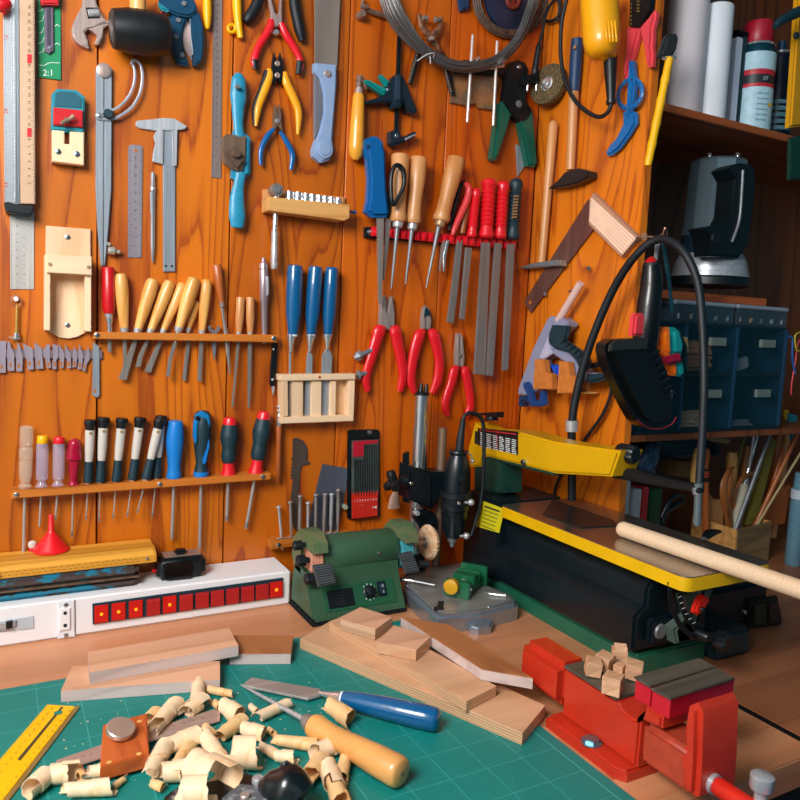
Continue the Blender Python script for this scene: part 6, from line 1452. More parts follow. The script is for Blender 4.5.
# column and arm (traced on the arm's own side, at its own distance)
AX = .866
use(Q(460, 410, 180), (0, AX, -1))
ar = mat('mustard_cast_arm', '#d2a206', .36, var=.05, scale=12, coat=.25)
M().slab([(62, 56), (104, 86), (250, 96), (420, 142), (708, 182), (668, 296), (420, 282), (118, 206), (98, 214), (92, 252), (42, 252), (34, 170)], -.052, .052, .004).to('arm', ar, t)
M().slab([(100, 206), (118, 207), (190, 232), (192, 370), (60, 370), (62, 250), (92, 252)], -.05, .046, .003).to('column', gb2, t)
M().slab([(118, 205), (420, 281), (420, 292), (300, 262), (118, 216)], -.05, .048, .001).to('arm_lining', gb2, t)
M().slab([(78, 80), (256, 96), (256, 200), (76, 155)], .0003, .0012, .0004).to('chart_plate', mat('black_chart', '#101416', .4), t)
m = M()
rnd = random.Random(2)
for r_ in range(8):
    for c_ in range(6):
        x = 90+c_*28; y = 100+r_*8.5+(x-90)*.22
        m.line((x, y), (x+16+rnd.random()*6, y+4.5), 3.2, .0016)
m.to('chart_lines', K['inkwhite'], t)
m = M(); m.line((85, 88), (250, 108), 4, .0017); m.line((166, 92), (166, 170), 3, .0017); m.to('chart_red_lines', K['inkred'], t)
M().disc(275, 232, 13, .0003, .006, 12).to('bolt', K['screw'], t)
M().slab([(66, 92), (76, 96), (74, 150), (64, 150)], .0003, .001, .0003).to('slot', K['gap'], t)
m = M(); m.lat((140, 46), (140, 30), [(0, 34), (.3, 30), (1, 26)], -.026, 16); m.slab([(28, 18), (70, 14), (168, 8), (166, 34), (118, 34), (105, 24), (40, 26)], -.034, .016, .004); m.to('tension_lever', K['black'], t)
e_ = on(0, AX+.026, *raw(745, 195)); k_ = mpp(e_)
M().lathe(e_+V((0, .02, 0)), e_+V((.004, -.014, 0)), [(0, 34*k_), (.1, 42*k_), (.9, 42*k_), (1, 34*k_)], 28, lobes=14, depth=.10).to('tension_knob', K['black'], t)
# blade guard rod, blower tube, hose
use(X4, (0, .892, -1))
M().slab([(-40, 205), (60, 222), (200, 262), (340, 290), (340, 325), (200, 300), (60, 275), (-40, 258)], -.016, .016, .003).to('blade_holder', K['black'], t)
M().lat((350, 282), (342, 470), [(0, 20), (.1, 17), (.9, 17), (1, 12)], .0, 14).to('guard_tube', brushed('guard_steel', '#5c6a70', .35), t)
M().disc(345, 315, 14, .017, .006, 10).to('clamp_screw', K['black'], t)
m = M(); m.lat((342, 300), (345, 330), [(0, 22), (1, 22)], .0, 12); m.to('tube_clamp', K['dsteel'], t)
fo = on(2, .1865, *raw(385, 505)); M().tube([fo+V((-.03, -.02, 0)), fo+V((0, -.008, .004)), fo+V((.03, 0, .001))], [.006, .010, .006], 10, True, 4, False, .5, (0, 0, 1)).to('hold_down_foot', K['black'], t)
# table
tsurf = mat('ground_table_steel', '#a69e94', .24, .9, .08, 30)
TZ2 = .18
m = M(); rr_ = .016; tx0, tx1, ty0, ty1 = .828, 1.017, -.630, -.198
def rrect(x0, x1, y0, y1, r, z, k=6):
    P = []
    for cx_, cy_, a0_ in ((x1-r, y1-r, 0), (x0+r, y1-r, 90), (x0+r, y0+r, 180), (x1-r, y0+r, 270)):
        for i in range(k+1):
            w = radians(a0_+90*i/k); P.append(V((cx_+r*cos(w), cy_+r*sin(w), z)))
    return P
M().poly(rrect(tx0, tx1, ty0, ty1, rr_, TZ2-.0012), V((0, 0, 1)), .0195, .0015).to('table_rim', mat('yellow_table_paint', '#e0b000', .4, var=.08, scale=30), t)
M().poly(rrect(tx0+.0006, tx1-.0006, ty0+.0006, ty1-.0006, rr_-.001, TZ2), V((0, 0, 1)), .0011, .0004).to('table', tsurf, t)
M().bx(.87, .96, -.50, -.25, .146, .1588, .002).to('table_trunnion', bk2, t)
M().lathe((.92, -.53, TZ2), (.92, -.53, TZ2+.0003), [(0, .014), (1, .014)], 24).to('table_insert', K['black'], t)
# tilt scale
use(V7, (1, -.60, -1))
m = M(); m.tub([(278, 405), (282, 470), (296, 530), (325, 585), (370, 625), (400, 635)], [11, 12, 12, 12, 12, 10], .0, 10, True, 4, False, .5); m.tub([(318, 455), (335, 520), (365, 570), (410, 590)], [12, 15, 15, 12], .0, 10, True, 4, False, .4); m.to('tilt_scale', K['black'], t)
m = M()
for i, (x, y) in enumerate([(317, 468), (324, 492), (332, 514), (344, 536), (358, 556), (374, 572)]): m.line((x-5, y+2), (x+9, y-3), 3.5, .007)
m.to('scale_marks', K['inkwhite'], t)
M().slab([(345, 470), (420, 440), (440, 450), (380, 540), (300, 600), (310, 660), (390, 640), (380, 600)], -.04, .02, .004).to('trunnion_web', mat('grey_green_cast', '#4a5c52', .5), t)
M().slab([(402, 475), (418, 462), (440, 472), (440, 488), (415, 525), (396, 545), (380, 535), (384, 515)], .004, .008, .003).to('red_pointer', mat('signal_red', '#d8200c', .4), t)
M().disc(416, 522, 11, .012, .004, 12).to('pointer_screw', K['black'], t)
kc = pt(440, 625, .0); k_ = mpp(kc)
M().lathe(kc+V((0, .0, 0)), kc+V((.004, -.030, 0)), [(0, 20*k_), (.35, 20*k_), (.4, 40*k_), (.9, 42*k_), (1, 34*k_)], 28, lobes=7, depth=.16).to('tilt_knob', K['black'], t)
kc2 = pt(390, 612, .0); M().lathe(kc2, kc2+V((0, -.02, 0)), [(0, 20*k_), (.8, 20*k_), (1, 14*k_)], 14).to('lock_nut', K['black'], t)
use(X3, (0, .8310, -1))
M().slab([(92, 404), (178, 436), (156, 532), (62, 505)], .0001, .0006, .0002).to('warning_label', mat('yellow_warning_label', '#d0c418', .5, var=.04), t)
m = M()
for i in range(6): m.line((98+i*-3, 425+i*15), (158-i*4, 446+i*15), 3 if i else 7, .0009)
m.to('label_print', K['ink'], t)
# motor and switch
M().bx(1.022, 1.21, -.50, -.40, .010, .088, .010).to('motor', bk2, t)
M().bx(.992, 1.075, -.565, -.40, .0003, .045, .006).to('front_foot', mat('dark_slate_cast', '#13262c', .45, var=.2), t)
use(V6, (1, -.505, -1))
s_ = M().slab([(545, 205), (690, 180), (712, 290), (708, 330), (540, 345)], -.004, .006, .002).to('switch_box', K['black'], t)
M().slab([(572, 225), (636, 215), (636, 320), (570, 328)], .0025, .004, .002).to('switch_button', mat('dark_green_button', '#16281c', .35), s_)
M().slab([(648, 212), (696, 206), (702, 310), (646, 318)], .0025, .004, .002).to('switch_button', mat('dark_button', '#20201e', .35), s_)
M().disc(530, 264, 12, .0, .006, 12).to('switch_screw', K['screw'], t)
M().slab([(560, 345), (700, 335), (702, 420), (600, 445), (572, 430)], -.05, .04, .008).to('rear_foot', K['rubber'], t)
# the blower hose that arches over the saw
use(P0)
hp_ = [(572, 500, -.24), (572, 470, -.24), (572, 425, -.245), (577, 392, -.25), (590, 345, -.27), (612, 292, -.31), (636, 255, -.36), (660, 239, -.40), (682, 250, -.45), (697, 280, -.48), (702, 320, -.50), (704, 380, -.52), (702, 440, -.55), (699, 488, -.575)]
P = [on(1, y, x, py) for x, py, y in hp_]
t = M().tube(P, [mpp(p_)*4.2 for p_ in P], 10).thing('blower_hose', K['rubber'], 'long black hose arching from behind the saw arm to the chrome tube at its tip', 'hose')
a_, b_ = on(1, -.243, 572, 431), on(1, -.243, 572, 420); M().tube([b_, a_], mpp(a_)*6.5, 12, False).to('sleeve', K['steel'], t)

# steel plate and the wooden dowel on the saw table
use(X3, 'B')
M().slab([(370, 395), (500, 440), (610, 478), (640, 500), (560, 505), (485, 510), (330, 455)], TZ2+.0004, .0015, .0003).thing('steel_plate', brushed('dark_plate_steel', '#14181a', .3, 1), 'thin dark steel plate lying on the saw table behind the dowel', 'plate')
d0, d1 = V((.897, -.440, TZ2+.0135)), V((.917, -1.0, TZ2+.020))
use(V7); q0 = on(2, TZ2+.0135, *raw(78, 192)); q1 = on(2, TZ2+.0135, *raw(800, 438))
dd = (q1-q0).normalized(); rD = .0125
pr = [(0, rD*.55), (.004, rD*.85), (.012, rD)]
N_ = 90
for i in range(N_):
    q_ = .014+.984*i/N_; s_ = .984/N_; pr += [(q_, rD), (q_+.72*s_, rD), (q_+.86*s_, rD*.93)]
pr.append((1, rD))
M().lathe(q0, q0+dd*.62, pr, 28).thing('ridged_dowel', wood('pale_ash', '#ecd0ae', '#d8b48c', 1, 14, .08, 4, .5, .25), 'thick pale ridged wooden dowel lying along the saw table', 'dowel', None, 12)

# tool crate and its contents, in the dark corner
cA, cB, cC = on(1, -.27, 737, 530), on(1, -.12, 702, 519), on(1, -.20, 788, 517)
zt_ = cA.z; e1 = V((cB.x-cA.x, cB.y-cA.y, 0)).normalized(); 
cB = on(2, zt_, 702, 519); cC = on(2, zt_, 788, 517)
f1 = V((cB.x-cA.x, cB.y-cA.y, 0)); f2 = V((cC.x-cA.x, cC.y-cA.y, 0))
u1 = f1.normalized(); u2 = V((-u1.y, u1.x, 0)); u2 = u2 if u2.x > 0 else -u2
t = T('tool_crate', 'open wooden crate of brushes, spoons and sticks behind the saw', 'crate', (cA.x, cA.y, 0))
L1, L2 = .12, .15
c0 = V((cA.x, cA.y, 0))
u2 = f2.normalized(); 
def panel(p, d, L, nm, m_):
    nn = V((-d.y, d.x, 0)); M().obox(p+d*(L/2)+V((0, 0, zt_/2+.0002)), d*(L/2), nn*.003, V((0, 0, zt_/2)), .0006).to(nm, m_, t)
crm = wood('grey_oak_crate', '#9a7a50', '#70583a', 0, 12, .08, 8, .6, .5)
panel(c0, u1, L1, 'side_panel', K['oak']); panel(c0, u2, L2, 'front_panel', crm)
panel(c0+u2*L2, u1, L1, 'side_panel', K['oak']); panel(c0+u1*L1, u2, L2, 'back_panel', crm)
m = M(); m.poly([c0+V((0, 0, .006)), c0+u2*L2+V((0, 0, .006)), c0+u2*L2+u1*L1+V((0, 0, .006)), c0+u1*L1+V((0, 0, .006))], V((0, 0, 1)), .0055); m.to('bottom', crm, t)
use(U8)
def stick(nm, lab, a, b, r, m_, y0=-.22, y1=-.2, cat_='stick', flat=1., parts=None, grp='tools standing in the crate'):
    """from the top a down towards the crate at b"""
    P0_, P1_ = on(1, y0, *raw(*a)), on(1, y1, *raw(*b))
    if isinstance(r, (int, float)): r = [r, r]
    n = len(r); pts = [P0_.lerp(P1_, i/(n-1)) for i in range(n)]
    d = (P1_-P0_); zb_ = .012
    if P1_.z > zb_: pts.append(P1_+d*((zb_-P1_.z)/d.z) if d.z else P1_); r = list(r)+[r[-1]]
    o = M().tube(pts, [x*mpp(P0_) for x in r], 12, True, 3, False, flat, (0, -1, 0)).thing(nm, m_, lab, cat_, grp)
    return o, P0_, d.normalized()
use(Q(700, 420, 100, 615))
sp = wood('olive_spoon_wood', '#b06a34', '#6e3a18', 2, 20, .1, 6, .4, .3, coat=.2)
P = lambda x, y, yy: on(1, yy, *raw(x, y))
m = M(); pts = [P(212, 288, -.22), P(176, 320, -.225), P(148, 390, -.23), P(148, 470, -.23), P(168, 560, -.225), P(180, 650, -.22), P(184, 760, -.215)]
m.tube(pts, [.003, .008, .011, .012, .011, .012, .010], 12, True, 4, False, .5, (0, -1, 0)); m.tube([P(205, 300, -.228), P(188, 380, -.236), P(186, 450, -.236), P(180, 520, -.23)], [.002, .008, .008, .003], 10, True, 4, False, .35, (0, -1, 0))
m.thing('wooden_spoon', sp, 'big carved wooden spoon with a long bowl at the near corner of the crate', 'spoon', 'tools standing in the crate')
M().tube([P(338, 320, -.2), P(270, 352, -.205), P(228, 410, -.21), P(208, 480, -.21), P(214, 560, -.21), P(212, 760, -.21)], [.003, .007, .006, .007, .008, .007], 12, True, 4, False, .6, (0, -1, 0)).thing('wooden_ladle', sp, 'curved wooden ladle behind the carved spoon in the crate', 'ladle', 'tools standing in the crate')
stick('turned_handle', 'pale turned wooden handle with a rounded top rising behind the carved spoon', (196, 195), (192, 420), [30, 36, 33, 36, 34, 34], K['handle'], -.17, -.17, 'handle')
stick('olive_stick', 'thin olive stick leaning at the drawer front, above the turned handle', (296, -10), (240, 240), 12, mat('olive_paint', '#6c6a2e', .5), -.17, -.165)
stick('silver_pen', 'bright silver pen leaning in the crate', (384, -20), (285, 350), [5, 9, 9, 9], K['chrome'], -.20, -.2, 'pen')
stick('silver_scriber', 'dark and silver scriber leaning beside the silver pen', (344, 10), (300, 300), [4, 8, 9, 10], K['steel'], -.205, -.2, 'scriber')
stick('brush_pole', 'long dark steel rod with a ferrule leaning across the crate', (466, -10), (350, 310), [8, 10, 12, 14], K['dsteel'], -.235, -.23, 'rod')
b0 = [P(436, 100, -.215), P(476, 130, -.215), P(345, 640, -.215), P(286, 650, -.215)]
M().poly(b0, V((0, -1, 0)), .010, .001).thing('flat_lath', mat('olive_lath', '#76702c', .5, var=.15), 'broad olive-green lath leaning in the crate', 'lath', 'tools standing in the crate')
stick('red_cane', 'reddish brown bent cane leaning in the crate', (610, 60), (375, 570), [14, 14, 14, 13], K['redwood'], -.245, -.23, 'cane')
stick('split_cane', 'pale split cane leaning in front of the reddish cane', (620, 200), (360, 630), [7, 7, 7], mat('straw_cane', '#b8a878', .5), -.25, -.235, 'cane')
stick('tan_batten', 'tan wooden batten standing behind the silver pens', (292, 160), (250, 560), [24, 26, 26], K['handle2'], -.15, -.15, 'batten')
stick('brown_batten', 'brown wooden batten standing at the back of the crate', (500, 0), (450, 360), [26, 26, 26], K['redwood'], -.14, -.14, 'batten')
stick('pale_batten', 'pale wooden batten at the back of the crate, next to the brown one', (540, 70), (500, 340), [20, 24, 24], K['handle2'], -.15, -.15, 'batten')
stick('orange_pencil', 'orange-brown wooden brush handle low in the crate', (512, 170), (460, 350), [8, 14, 16], K['redwood'], -.2, -.2, 'brush')
stick('white_brush', 'pale bristle brush head showing among the sticks in the crate', (275, 395), (262, 440), [20, 26, 26], mat('cream_bristle', '#b8b49c', .6), -.215, -.215, 'brush')
M().poly([P(440, 430, -.19), P(560, 400, -.19), P(520, 640, -.19), P(370, 650, -.19)], V((0, -1, 0)), .006, .001).thing('brown_card', K['redwood'], 'brown wooden board slanting low in the crate', 'board', 'tools standing in the crate')
m = M().poly([P(545, -40, -.22), P(600, -30, -.22), P(600, 60, -.22), P(578, 165, -.22), P(548, 60, -.22)], V((0, -1, 0)), .004, .001); m.thing('teal_spatula', K['teal'], 'teal pointed plastic spatula at the frame edge above the crate', 'spatula', 'tools standing in the crate')
M().poly([P(520, -60, -.19), P(548, -60, -.19), P(545, 60, -.19), P(528, 60, -.19)], V((0, -1, 0)), .004, .001).thing('yellow_ruler', K['mustard'], 'short yellow strip standing behind the teal spatula', 'strip', 'tools standing in the crate')
# a clear bottle at the frame edge
c_ = on(1, -.29, *raw(590, 460)); k_ = mpp(c_)
t = T('clear_bottle', 'clear plastic bottle with a white collar at the edge of the frame beside the crate', 'bottle', (c_.x+.01, -.29, 0))
bx_ = c_.x+.012
M().lathe((bx_, -.29, .0003), (bx_, -.29, c_.z-.01), [(0, 42*k_), (.02, 46*k_), (.95, 46*k_), (1, 40*k_)], 24).to('bottle', mat('pale_blue_clear', '#6c9cb0', .1, var=.1, alpha=.6), t)
M().lathe((bx_, -.29, c_.z-.0095), (bx_, -.29, c_.z+.012), [(0, 48*k_), (1, 48*k_)], 24).to('collar', mat('white_collar', '#b4c0cc', .4), t)
M().lathe((bx_, -.29, c_.z+.0122), (bx_, -.29, c_.z+.05), [(0, 38*k_), (1, 34*k_)], 24).to('neck', bpy.data.materials['pale_blue_clear'], t)
# things under the shelf
use(Q(620, 420, 100))
P = lambda x, y, yy: on(1, yy, *raw(x, y))
t = M().poly([P(480, 330, -.16), P(600, 335, -.16), P(600, 470, -.16), P(440, 450, -.16)], V((0, -1, 0)), .05, .002).thing('cardboard_box', mat('kraft_card', '#7a6038', .6), 'tan cardboard box in the dark under the lower shelf', 'box')
hz = P(620, 225, -.22)
t = T('wooden_mallet', 'pale wooden mallet handle standing behind the chrome tube, with red and black bands', 'mallet', P(640, 900, -.22))
M().tube([hz, P(612, 300, -.22), P(605, 420, -.22), P(600, 520, -.22)], [.006, .009, .011, .010], 14).to('near_handle', K['handle'], t)
t = T('turned_handle', 'brown turned handle with red and black bands behind the hose', 'handle', P(690, 900, -.21))
M().tube([P(688, 225, -.21), P(690, 290, -.21), P(684, 360, -.21), P(684, 420, -.21), P(684, 900, -.21)], [.0075, .0085, .006, .007, .0075], 14).to('handle', K['redwood'], t)
for i, (y, mm) in enumerate(((395, 'black'), (432, 'red'), (462, 'black'), (482, 'black'))): M().tube([P(684, y-7, -.211), P(684, y+7, -.211)], .0082, 14, False).to('band', K[mm], t)
M().poly([P(700, 480, -.19), P(720, 590, -.19), P(760, 640, -.19), P(830, 640, -.19), P(830, 960, -.19), P(668, 960, -.19), P(668, 480, -.19)], V((0, -1, 0)), .012, .002).thing('wooden_paddle', K['handle2'], 'flat wooden paddle with a curved shoulder behind the crate', 'paddle')
for i, (x0, x1, y0, y1, m_, lab) in enumerate(((32, 92, 490, 900, 'wplastic', 'white book spine nearest the cabinet side, seen under the saw arm rod'), (108, 180, 560, 900, 'wplastic', 'pale blue-white book spine seen under the saw arm rod'), (182, 240, 540, 900, 'pink', 'red book spine seen under the saw arm rod'), (250, 345, 560, 900, 'green', 'green tin seen under the saw arm rod'))):
    yy = -.2; a_, b_ = P(x0, y0, yy), P(x1, y0, yy)
    m = M().bx(a_.x, b_.x-.0005, yy, yy+.1, .0003, a_.z, .002); m.thing('book' if i < 3 else 'tin', K[m_], lab, 'book' if i < 3 else 'tin', 'books under the shelf' if i < 3 else None)
M().tube([P(330, 780, -.24), P(390, 660, -.24), P(440, 610, -.235), P(500, 615, -.23), P(500, 650, -.23), P(430, 690, -.235), P(350, 770, -.24), P(340, 980, -.24)], .006, 10).thing('black_clamp', K['black'], 'black clamp handle in the shade under the saw arm rod', 'clamp')
M().tube([P(690, 145, -.2), P(760, 150, -.2), P(860, 165, -.2)], [.003, .008, .007], 12).thing('flat_brush', mat('dusty_bristle', '#8a8060', .6), 'pale flat brush lying under the edge of the lower shelf', 'brush')
# ------------------------------------------------------------------ foreground on the bench
MZ = .003
use(V1, 'B')
cm = mat('teal_cutting_mat', '#067a72', .5, var=.07, scale=5, bump=.05)
t = T('cutting_mat', 'large teal green cutting mat with a fine printed grid on the bench', 'cutting mat', (.2, -.5, 0))
m = M(); m.bx(-.287, .6125, -.787, -.2315, .0002, MZ, .0008, 1); m.to('sheet', cm, t)
gl_ = mat('pale_teal_print', '#4cb4ac', .5, var=.02); z = MZ+.0002
m = M()
def hl(x0, x1, y, w=.0004): m.quad((x0, y-w, z), (x1, y-w, z), (x1, y+w, z), (x0, y+w, z))
def vl(x, y0, y1, w=.0004): m.quad((x-w, y0, z), (x+w, y0, z), (x+w, y1, z), (x-w, y1, z))
bx0, bx1, by0, by1 = -.27, .595, -.78, -.249
for i in range(12): hl(bx0, bx1, by1-i*.05, .0003 if i else .0006)
for i in range(18): vl(bx1-i*.05, by0, by1, .0003 if i else .0006)
for i in range(170):
    l = .006 if i % 10 == 0 else (.0045 if i % 5 == 0 else .003); vl(bx1-i*.005, by1+.0005, by1+.0005+l, .0002)
for i in range(16): m.text(str(i), (bx1-i*.05, by1+.011, z), (1, 0, 0), (0, 1, 0), .007)
m.to('grid', gl_, t)
m = M(); rnd = random.Random(9)
for i in range(60):
    x, y, w, L = rnd.uniform(.1, .6), rnd.uniform(-.76, -.3), rnd.uniform(0, pi), rnd.uniform(.03, .13)
    d = V((cos(w), sin(w), 0))*L/2; g = V((-sin(w), cos(w), 0))*.00022; c = V((x, y, z))
    if max(abs(c.x+d.x-.3), abs(c.x-d.x-.3)) > .31: continue
    m.quad(c-d-g, c-d+g, c+d+g, c+d-g)
m.to('scratches', mat('scratched_print', '#2a9a90', .55, var=.02), t, kind='stuff')

bw = [wood('planed_hardwood', '#dca988', '#c4906c', 0, 10, .07, 4, .5, .35), striped('pale_edge_grain', ['#c8b4a4', '#b8a498', '#ccb8a8'], 1, 90),
      wood('brownish_hardwood', '#b87848', '#8a5230', 1, 12, .1, 4, .5, .35), wood('pale_block_wood', '#d2a47e', '#bf8d66', 0, 14, .1, 3, .5, .3)]
edge_col = wood('pinkish_edge_wood', '#c6b4ae', '#b29e98', 0, 14, .08, 5, .5, .3)
ply = striped('plywood_layers', ['#d8b08a', '#c89c74', '#a07450', '#dcb890', '#caa07a', '#a87c58', '#d8b08a'], 2, 140)
def block(nm, lab, q, top, z0, th, mt, me, cat_='board', grp=None, bev=.0006):
    """a board whose top outline is traced at its own height; sides are a part with the edge grain"""
    use(q[0] if isinstance(q, list) else q, 'B'); P = []
    for p_ in top:
        if len(p_) == 3: use(p_[2], 'B')
        P.append(pt(p_[0], p_[1], z0+th))
    c = sum(P, V((0, 0, 0)))/len(P); t = T(nm, lab, cat_, V((c.x, c.y, z0)), grp)
    M().poly([p_-V((0, 0, .0012)) for p_ in P], V((0, 0, 1)), th-.0012, 0).to('core', me, t)
    M().poly(P, V((0, 0, 1)), .0012, .0004).to('face', mt, t)
    return t
block('hardwood_board', 'pale hardwood board lying directly on the mat, lowest of the two-board stack', P0, [(61, 690), (220, 678.5), (220, 661), (72, 666)], MZ+.0005, .0165, bw[0], edge_col, grp='boards on the mat')
block('hardwood_board', 'pale hardwood board lying on top of the lowest board, ends toward the dark block', P0, [(89.5, 672), (238.5, 645), (229, 627.5), (88, 652)], MZ+.0175, .0165, bw[0], edge_col, grp='boards on the mat')
block('hardwood_block', 'short brown-streaked hardwood block behind the two stacked boards', X6, [(400, 594), (670, 592), (682, 512), (395, 512)], MZ+.0005, .0165, bw[2], edge_col, 'block')
block('plywood_board', 'large plywood board at the bottom of the stack, nearest the blue chisel', T6, [(62, 300, T6), (600, 710, T7), (722, 562, T7), (540, 480, T7), (430, 130, T6), (250, 188, T6)], MZ+.0005, .0155, bw[3], ply, grp='plywood boards')
block('plywood_board', 'narrower plywood board laid across the large one and carrying the two blocks', T6, [(243, 198, T6), (302, 540, T7), (462, 458, T7), (405, 118, T6)], MZ+.0165, .0145, bw[3], ply, grp='plywood boards')
zb2 = MZ+.0318
block('laminated_block', 'small laminated wooden block with a brown stripe, nearer the grinder', T6, [(310, 180), (525, 243), (632, 166), (430, 103)], zb2, .0165, bw[0], striped('laminated_layers', ['#b89878', '#a88868', '#c8aa8c', '#b09070'], 2, 55), 'block', 'wooden blocks')
block('wooden_block', 'small plain wooden block on the plywood, nearer the brown-topped board', X7, [(388, 568), (545, 600), (605, 545), (455, 500)], zb2, .0160, bw[0], bw[3], 'block', 'wooden blocks')
block('brown_topped_board', 'slanted board with a brown top and pale edge at the back of the plywood stack', V8, [(5, 283), (410, 545), (665, 590), (245, 322)], zb2, .0155, bw[2], edge_col)

# blue-handled chisel and the big awl lying on the mat
use(V3, 'B')
t = T('bevel_chisel', 'blue-handled chisel lying on the cutting mat', 'chisel', pt(400, 260, MZ), 'blue-handled chisels')
M().lat((410, 232), (797, 322), [(0, 26), (.02, 30), (.2, 38), (.5, 45), (.8, 48), (.96, 46), (.985, 40), (1, 30)], (.018, .018), 26).to('handle', bc, t)
M().lat((404, 231), (411, 232.5), [(0, 26), (1, 26)], .018, 22).to('collar', K['wplastic'], t)
M().lat((318, 212), (405, 231), [(0, 9), (.4, 13), (.9, 24), (1, 25)], (.0135, .018), 18).to('tang', K['chrome'], t)
P = [pt(x, y, .010) for x, y in ((8, 178), (45, 148), (322, 194), (334, 214), (272, 232))]
M().poly(P, V((0, 0, 1)), .0035, .001).to('blade', brushed('polished_blade', '#b4aca4', .2, 0, .3, 60), t)
t = T('round_awl', 'big wooden-handled awl lying across the mat with its point at the chisel tip', 'awl', pt(450, 430, MZ))
hw = wood('honey_turned_wood', '#e2a45c', '#c98542', 0, 14, .1, 3, .32, .2, coat=.3)
M().lat((285, 338), (648, 535), [(0, 30), (.02, 46), (.07, 52), (.16, 46), (.28, 43), (.5, 50), (.75, 58), (.95, 60), (.985, 55), (1, 46)], .0215, 30).to('handle', hw, t)
M().lat((647, 534), (650, 536), [(0, 9), (1, 8)], .0215, 12).to('end_pin', K['bronze'], t)
M().lat((262, 320), (288, 340), [(0, 26), (.5, 32), (1, 34)], (.020, .0215), 20).to('ferrule', K['oldsteel'], t)
M().lat((2, 178), (265, 322), [(0, 1.5), (.05, 4), (.3, 7), (1, 11)], (.0085, .020), 12).to('blade', K['steel'], t)

# yellow rule
use(T3, 'B')
t = T('yellow_rule', 'wide yellow rule with black numbers lying at the corner of the mat', 'ruler', pt(200, 480, MZ))
YZ = MZ+.0004
E1, E2 = (315, 162), (535, 175); F1, F2 = (-325, 900), (-16, 900)
lerp2 = lambda a, b, f: (a[0]+(b[0]-a[0])*f, a[1]+(b[1]-a[1])*f)
M().slab([E1, lerp2(E1, E2, .86), lerp2(F1, F2, .86), F1], YZ, .0025, .0005).to('blade', mat('rule_yellow', '#f0b800', .42, var=.03), t)
M().slab([lerp2(E1, E2, .87), E2, F2, lerp2(F1, F2, .87)], YZ, .0018, .0005).to('bevel_edge', mat('bevel_steel', '#a08a50', .4, .5), t)
M().slab([(408, 178), (424, 180), (136, 536), (116, 528)], YZ+.0026, .0002, 0).to('slot_line', mat('dark_stripe', '#3a3424', .6), t)
M().disc(388, 217, 27, YZ+.0027, .0002, 24).to('hang_hole', cm, t)
m = M(); ux = (535-315, 13); 
dl = V((-640, 738)).normalized() if False else None
n_l = ['26', '25', '24', '23', '22', '21', '20', '19', '18', '17', '16', '15', '14', '13', '12', '11']
for i in range(13): m.word(str(24-i), 346-i*29-i*i*.15, 190+i*34+i*i*.35, 27, YZ+.0027, (-.75, -.65))
for i in range(16): m.word(str(20-i), 464-i*29-i*i*.05, 205+i*33+i*i*.3, 27, YZ+.0027, (-.75, -.65))
for i in range(90):
    f = i/90; a = lerp2(E1, F1, f); l = .045 if i % 5 else .07; b = lerp2(a, lerp2(E2, F2, f), l); m.line(a, b, 1.3, YZ+.0027)
    a2 = lerp2(lerp2(E1, F1, f), lerp2(E2, F2, f), .855); b = lerp2(lerp2(E1, F1, f), lerp2(E2, F2, f), .855-l*.8); m.line(a2, b, 1.3, YZ+.0027)
m.word('STEEL', 350, 258, 16, YZ+.0028, (-.75, -.65)) if False else None
m.to('markings', K['ink'], t)

# marking gauge: rule through a wooden block with a brass thumb screw
use(P0, 'B')
t = T('marking_gauge', 'orange wooden marking gauge block with a round metal screw, sliding on a steel rule', 'marking gauge', pt(125, 745, MZ))
M().slab([(56, 760), (103, 744), (147, 730), (214, 709), (220, 712), (219.8, 720.5), (150, 741), (104, 757), (60, 771)], MZ+.004, .0014, .0003).to('rule', brushed('pinkish_rule_steel', '#c0a090', .36, 0), t)
m = M()
for i in range(12): m.word(str(11+i), 158+i*9.5-3, 732-i*2.9, 3.4, MZ+.0056, (-.2, -1))
for i in range(4): m.word(str(3+i), 75+i*8, 759-i*2.6, 3.2, MZ+.0056, (-.2, -1))
m.to('markings', K['ink'], t)
gbm = wood('orange_padauk', '#d0682c', '#a84a1c', 1, 16, .1, 4, .4, .35, coat=.2)
M().slab([(103.2, 724.5), (146.6, 713), (149.3, 753.5), (100, 766.5)], MZ+.0056, .016, .0012).to('block', gbm, t)
M().slab([(106, 735), (145, 724), (148, 748), (103, 760)], MZ+.0003, .0036, .0003).to('underplate', K['redwood'], t)
for x, y in ((109, 762), (139, 753.5), (139.5, 721)): M().disc(x, y, 2.6, MZ+.0216, .0003, 14).to('brass_inlay', K['handle'], t)
c = pt(120, 737, MZ+.0216); 
M().lathe(c, c+V((0, 0, .007)), [(0, .004), (.9, .0045), (1, .006)], 16).to('screw_stem', K['brass'], t)
M().lathe(c+V((0, 0, .0071)), c+V((.001, -.002, .0135)), [(0, .0135), (.1, .0155), (.85, .0158), (1, .0148)], 40).to('thumb_screw', mat('spun_metal', '#d4c4b4', .24, .7, .1), t)

# block plane at the front edge
use(P0, 'B')
t = T('block_plane', 'black block plane with a round glossy knob, half covered by shavings', 'plane', pt(235, 800, MZ))
bpm = mat('black_japanned_iron', '#0a1214', .28, var=.3, scale=60, coat=.4)
m = M().slab([(158, 815), (165, 792), (178, 783), (200, 780), (225, 776), (244, 770), (258, 773), (272, 784), (290, 795), (316, 800), (318, 830), (160, 830)], MZ+.0004, .020, .005); m.to('body', bpm, t)
M().slab([(166, 800), (176, 788), (200, 786), (212, 796), (196, 812)], MZ+.0206, .002, .001).to('sole_lip', spotted('scuffed_steel', '#8a8680', '#2c2e30', 80, .52, .35), t)
M().slab([(222, 796), (240, 782), (262, 786), (270, 800), (240, 820)], MZ+.0206, .004, .002).to('lever_cap', spotted('scuffed_lever', '#54585c', '#8a8c8c', 120, .55, .35), t)
m = M(); c0_ = pt(285, 792, MZ+.022)
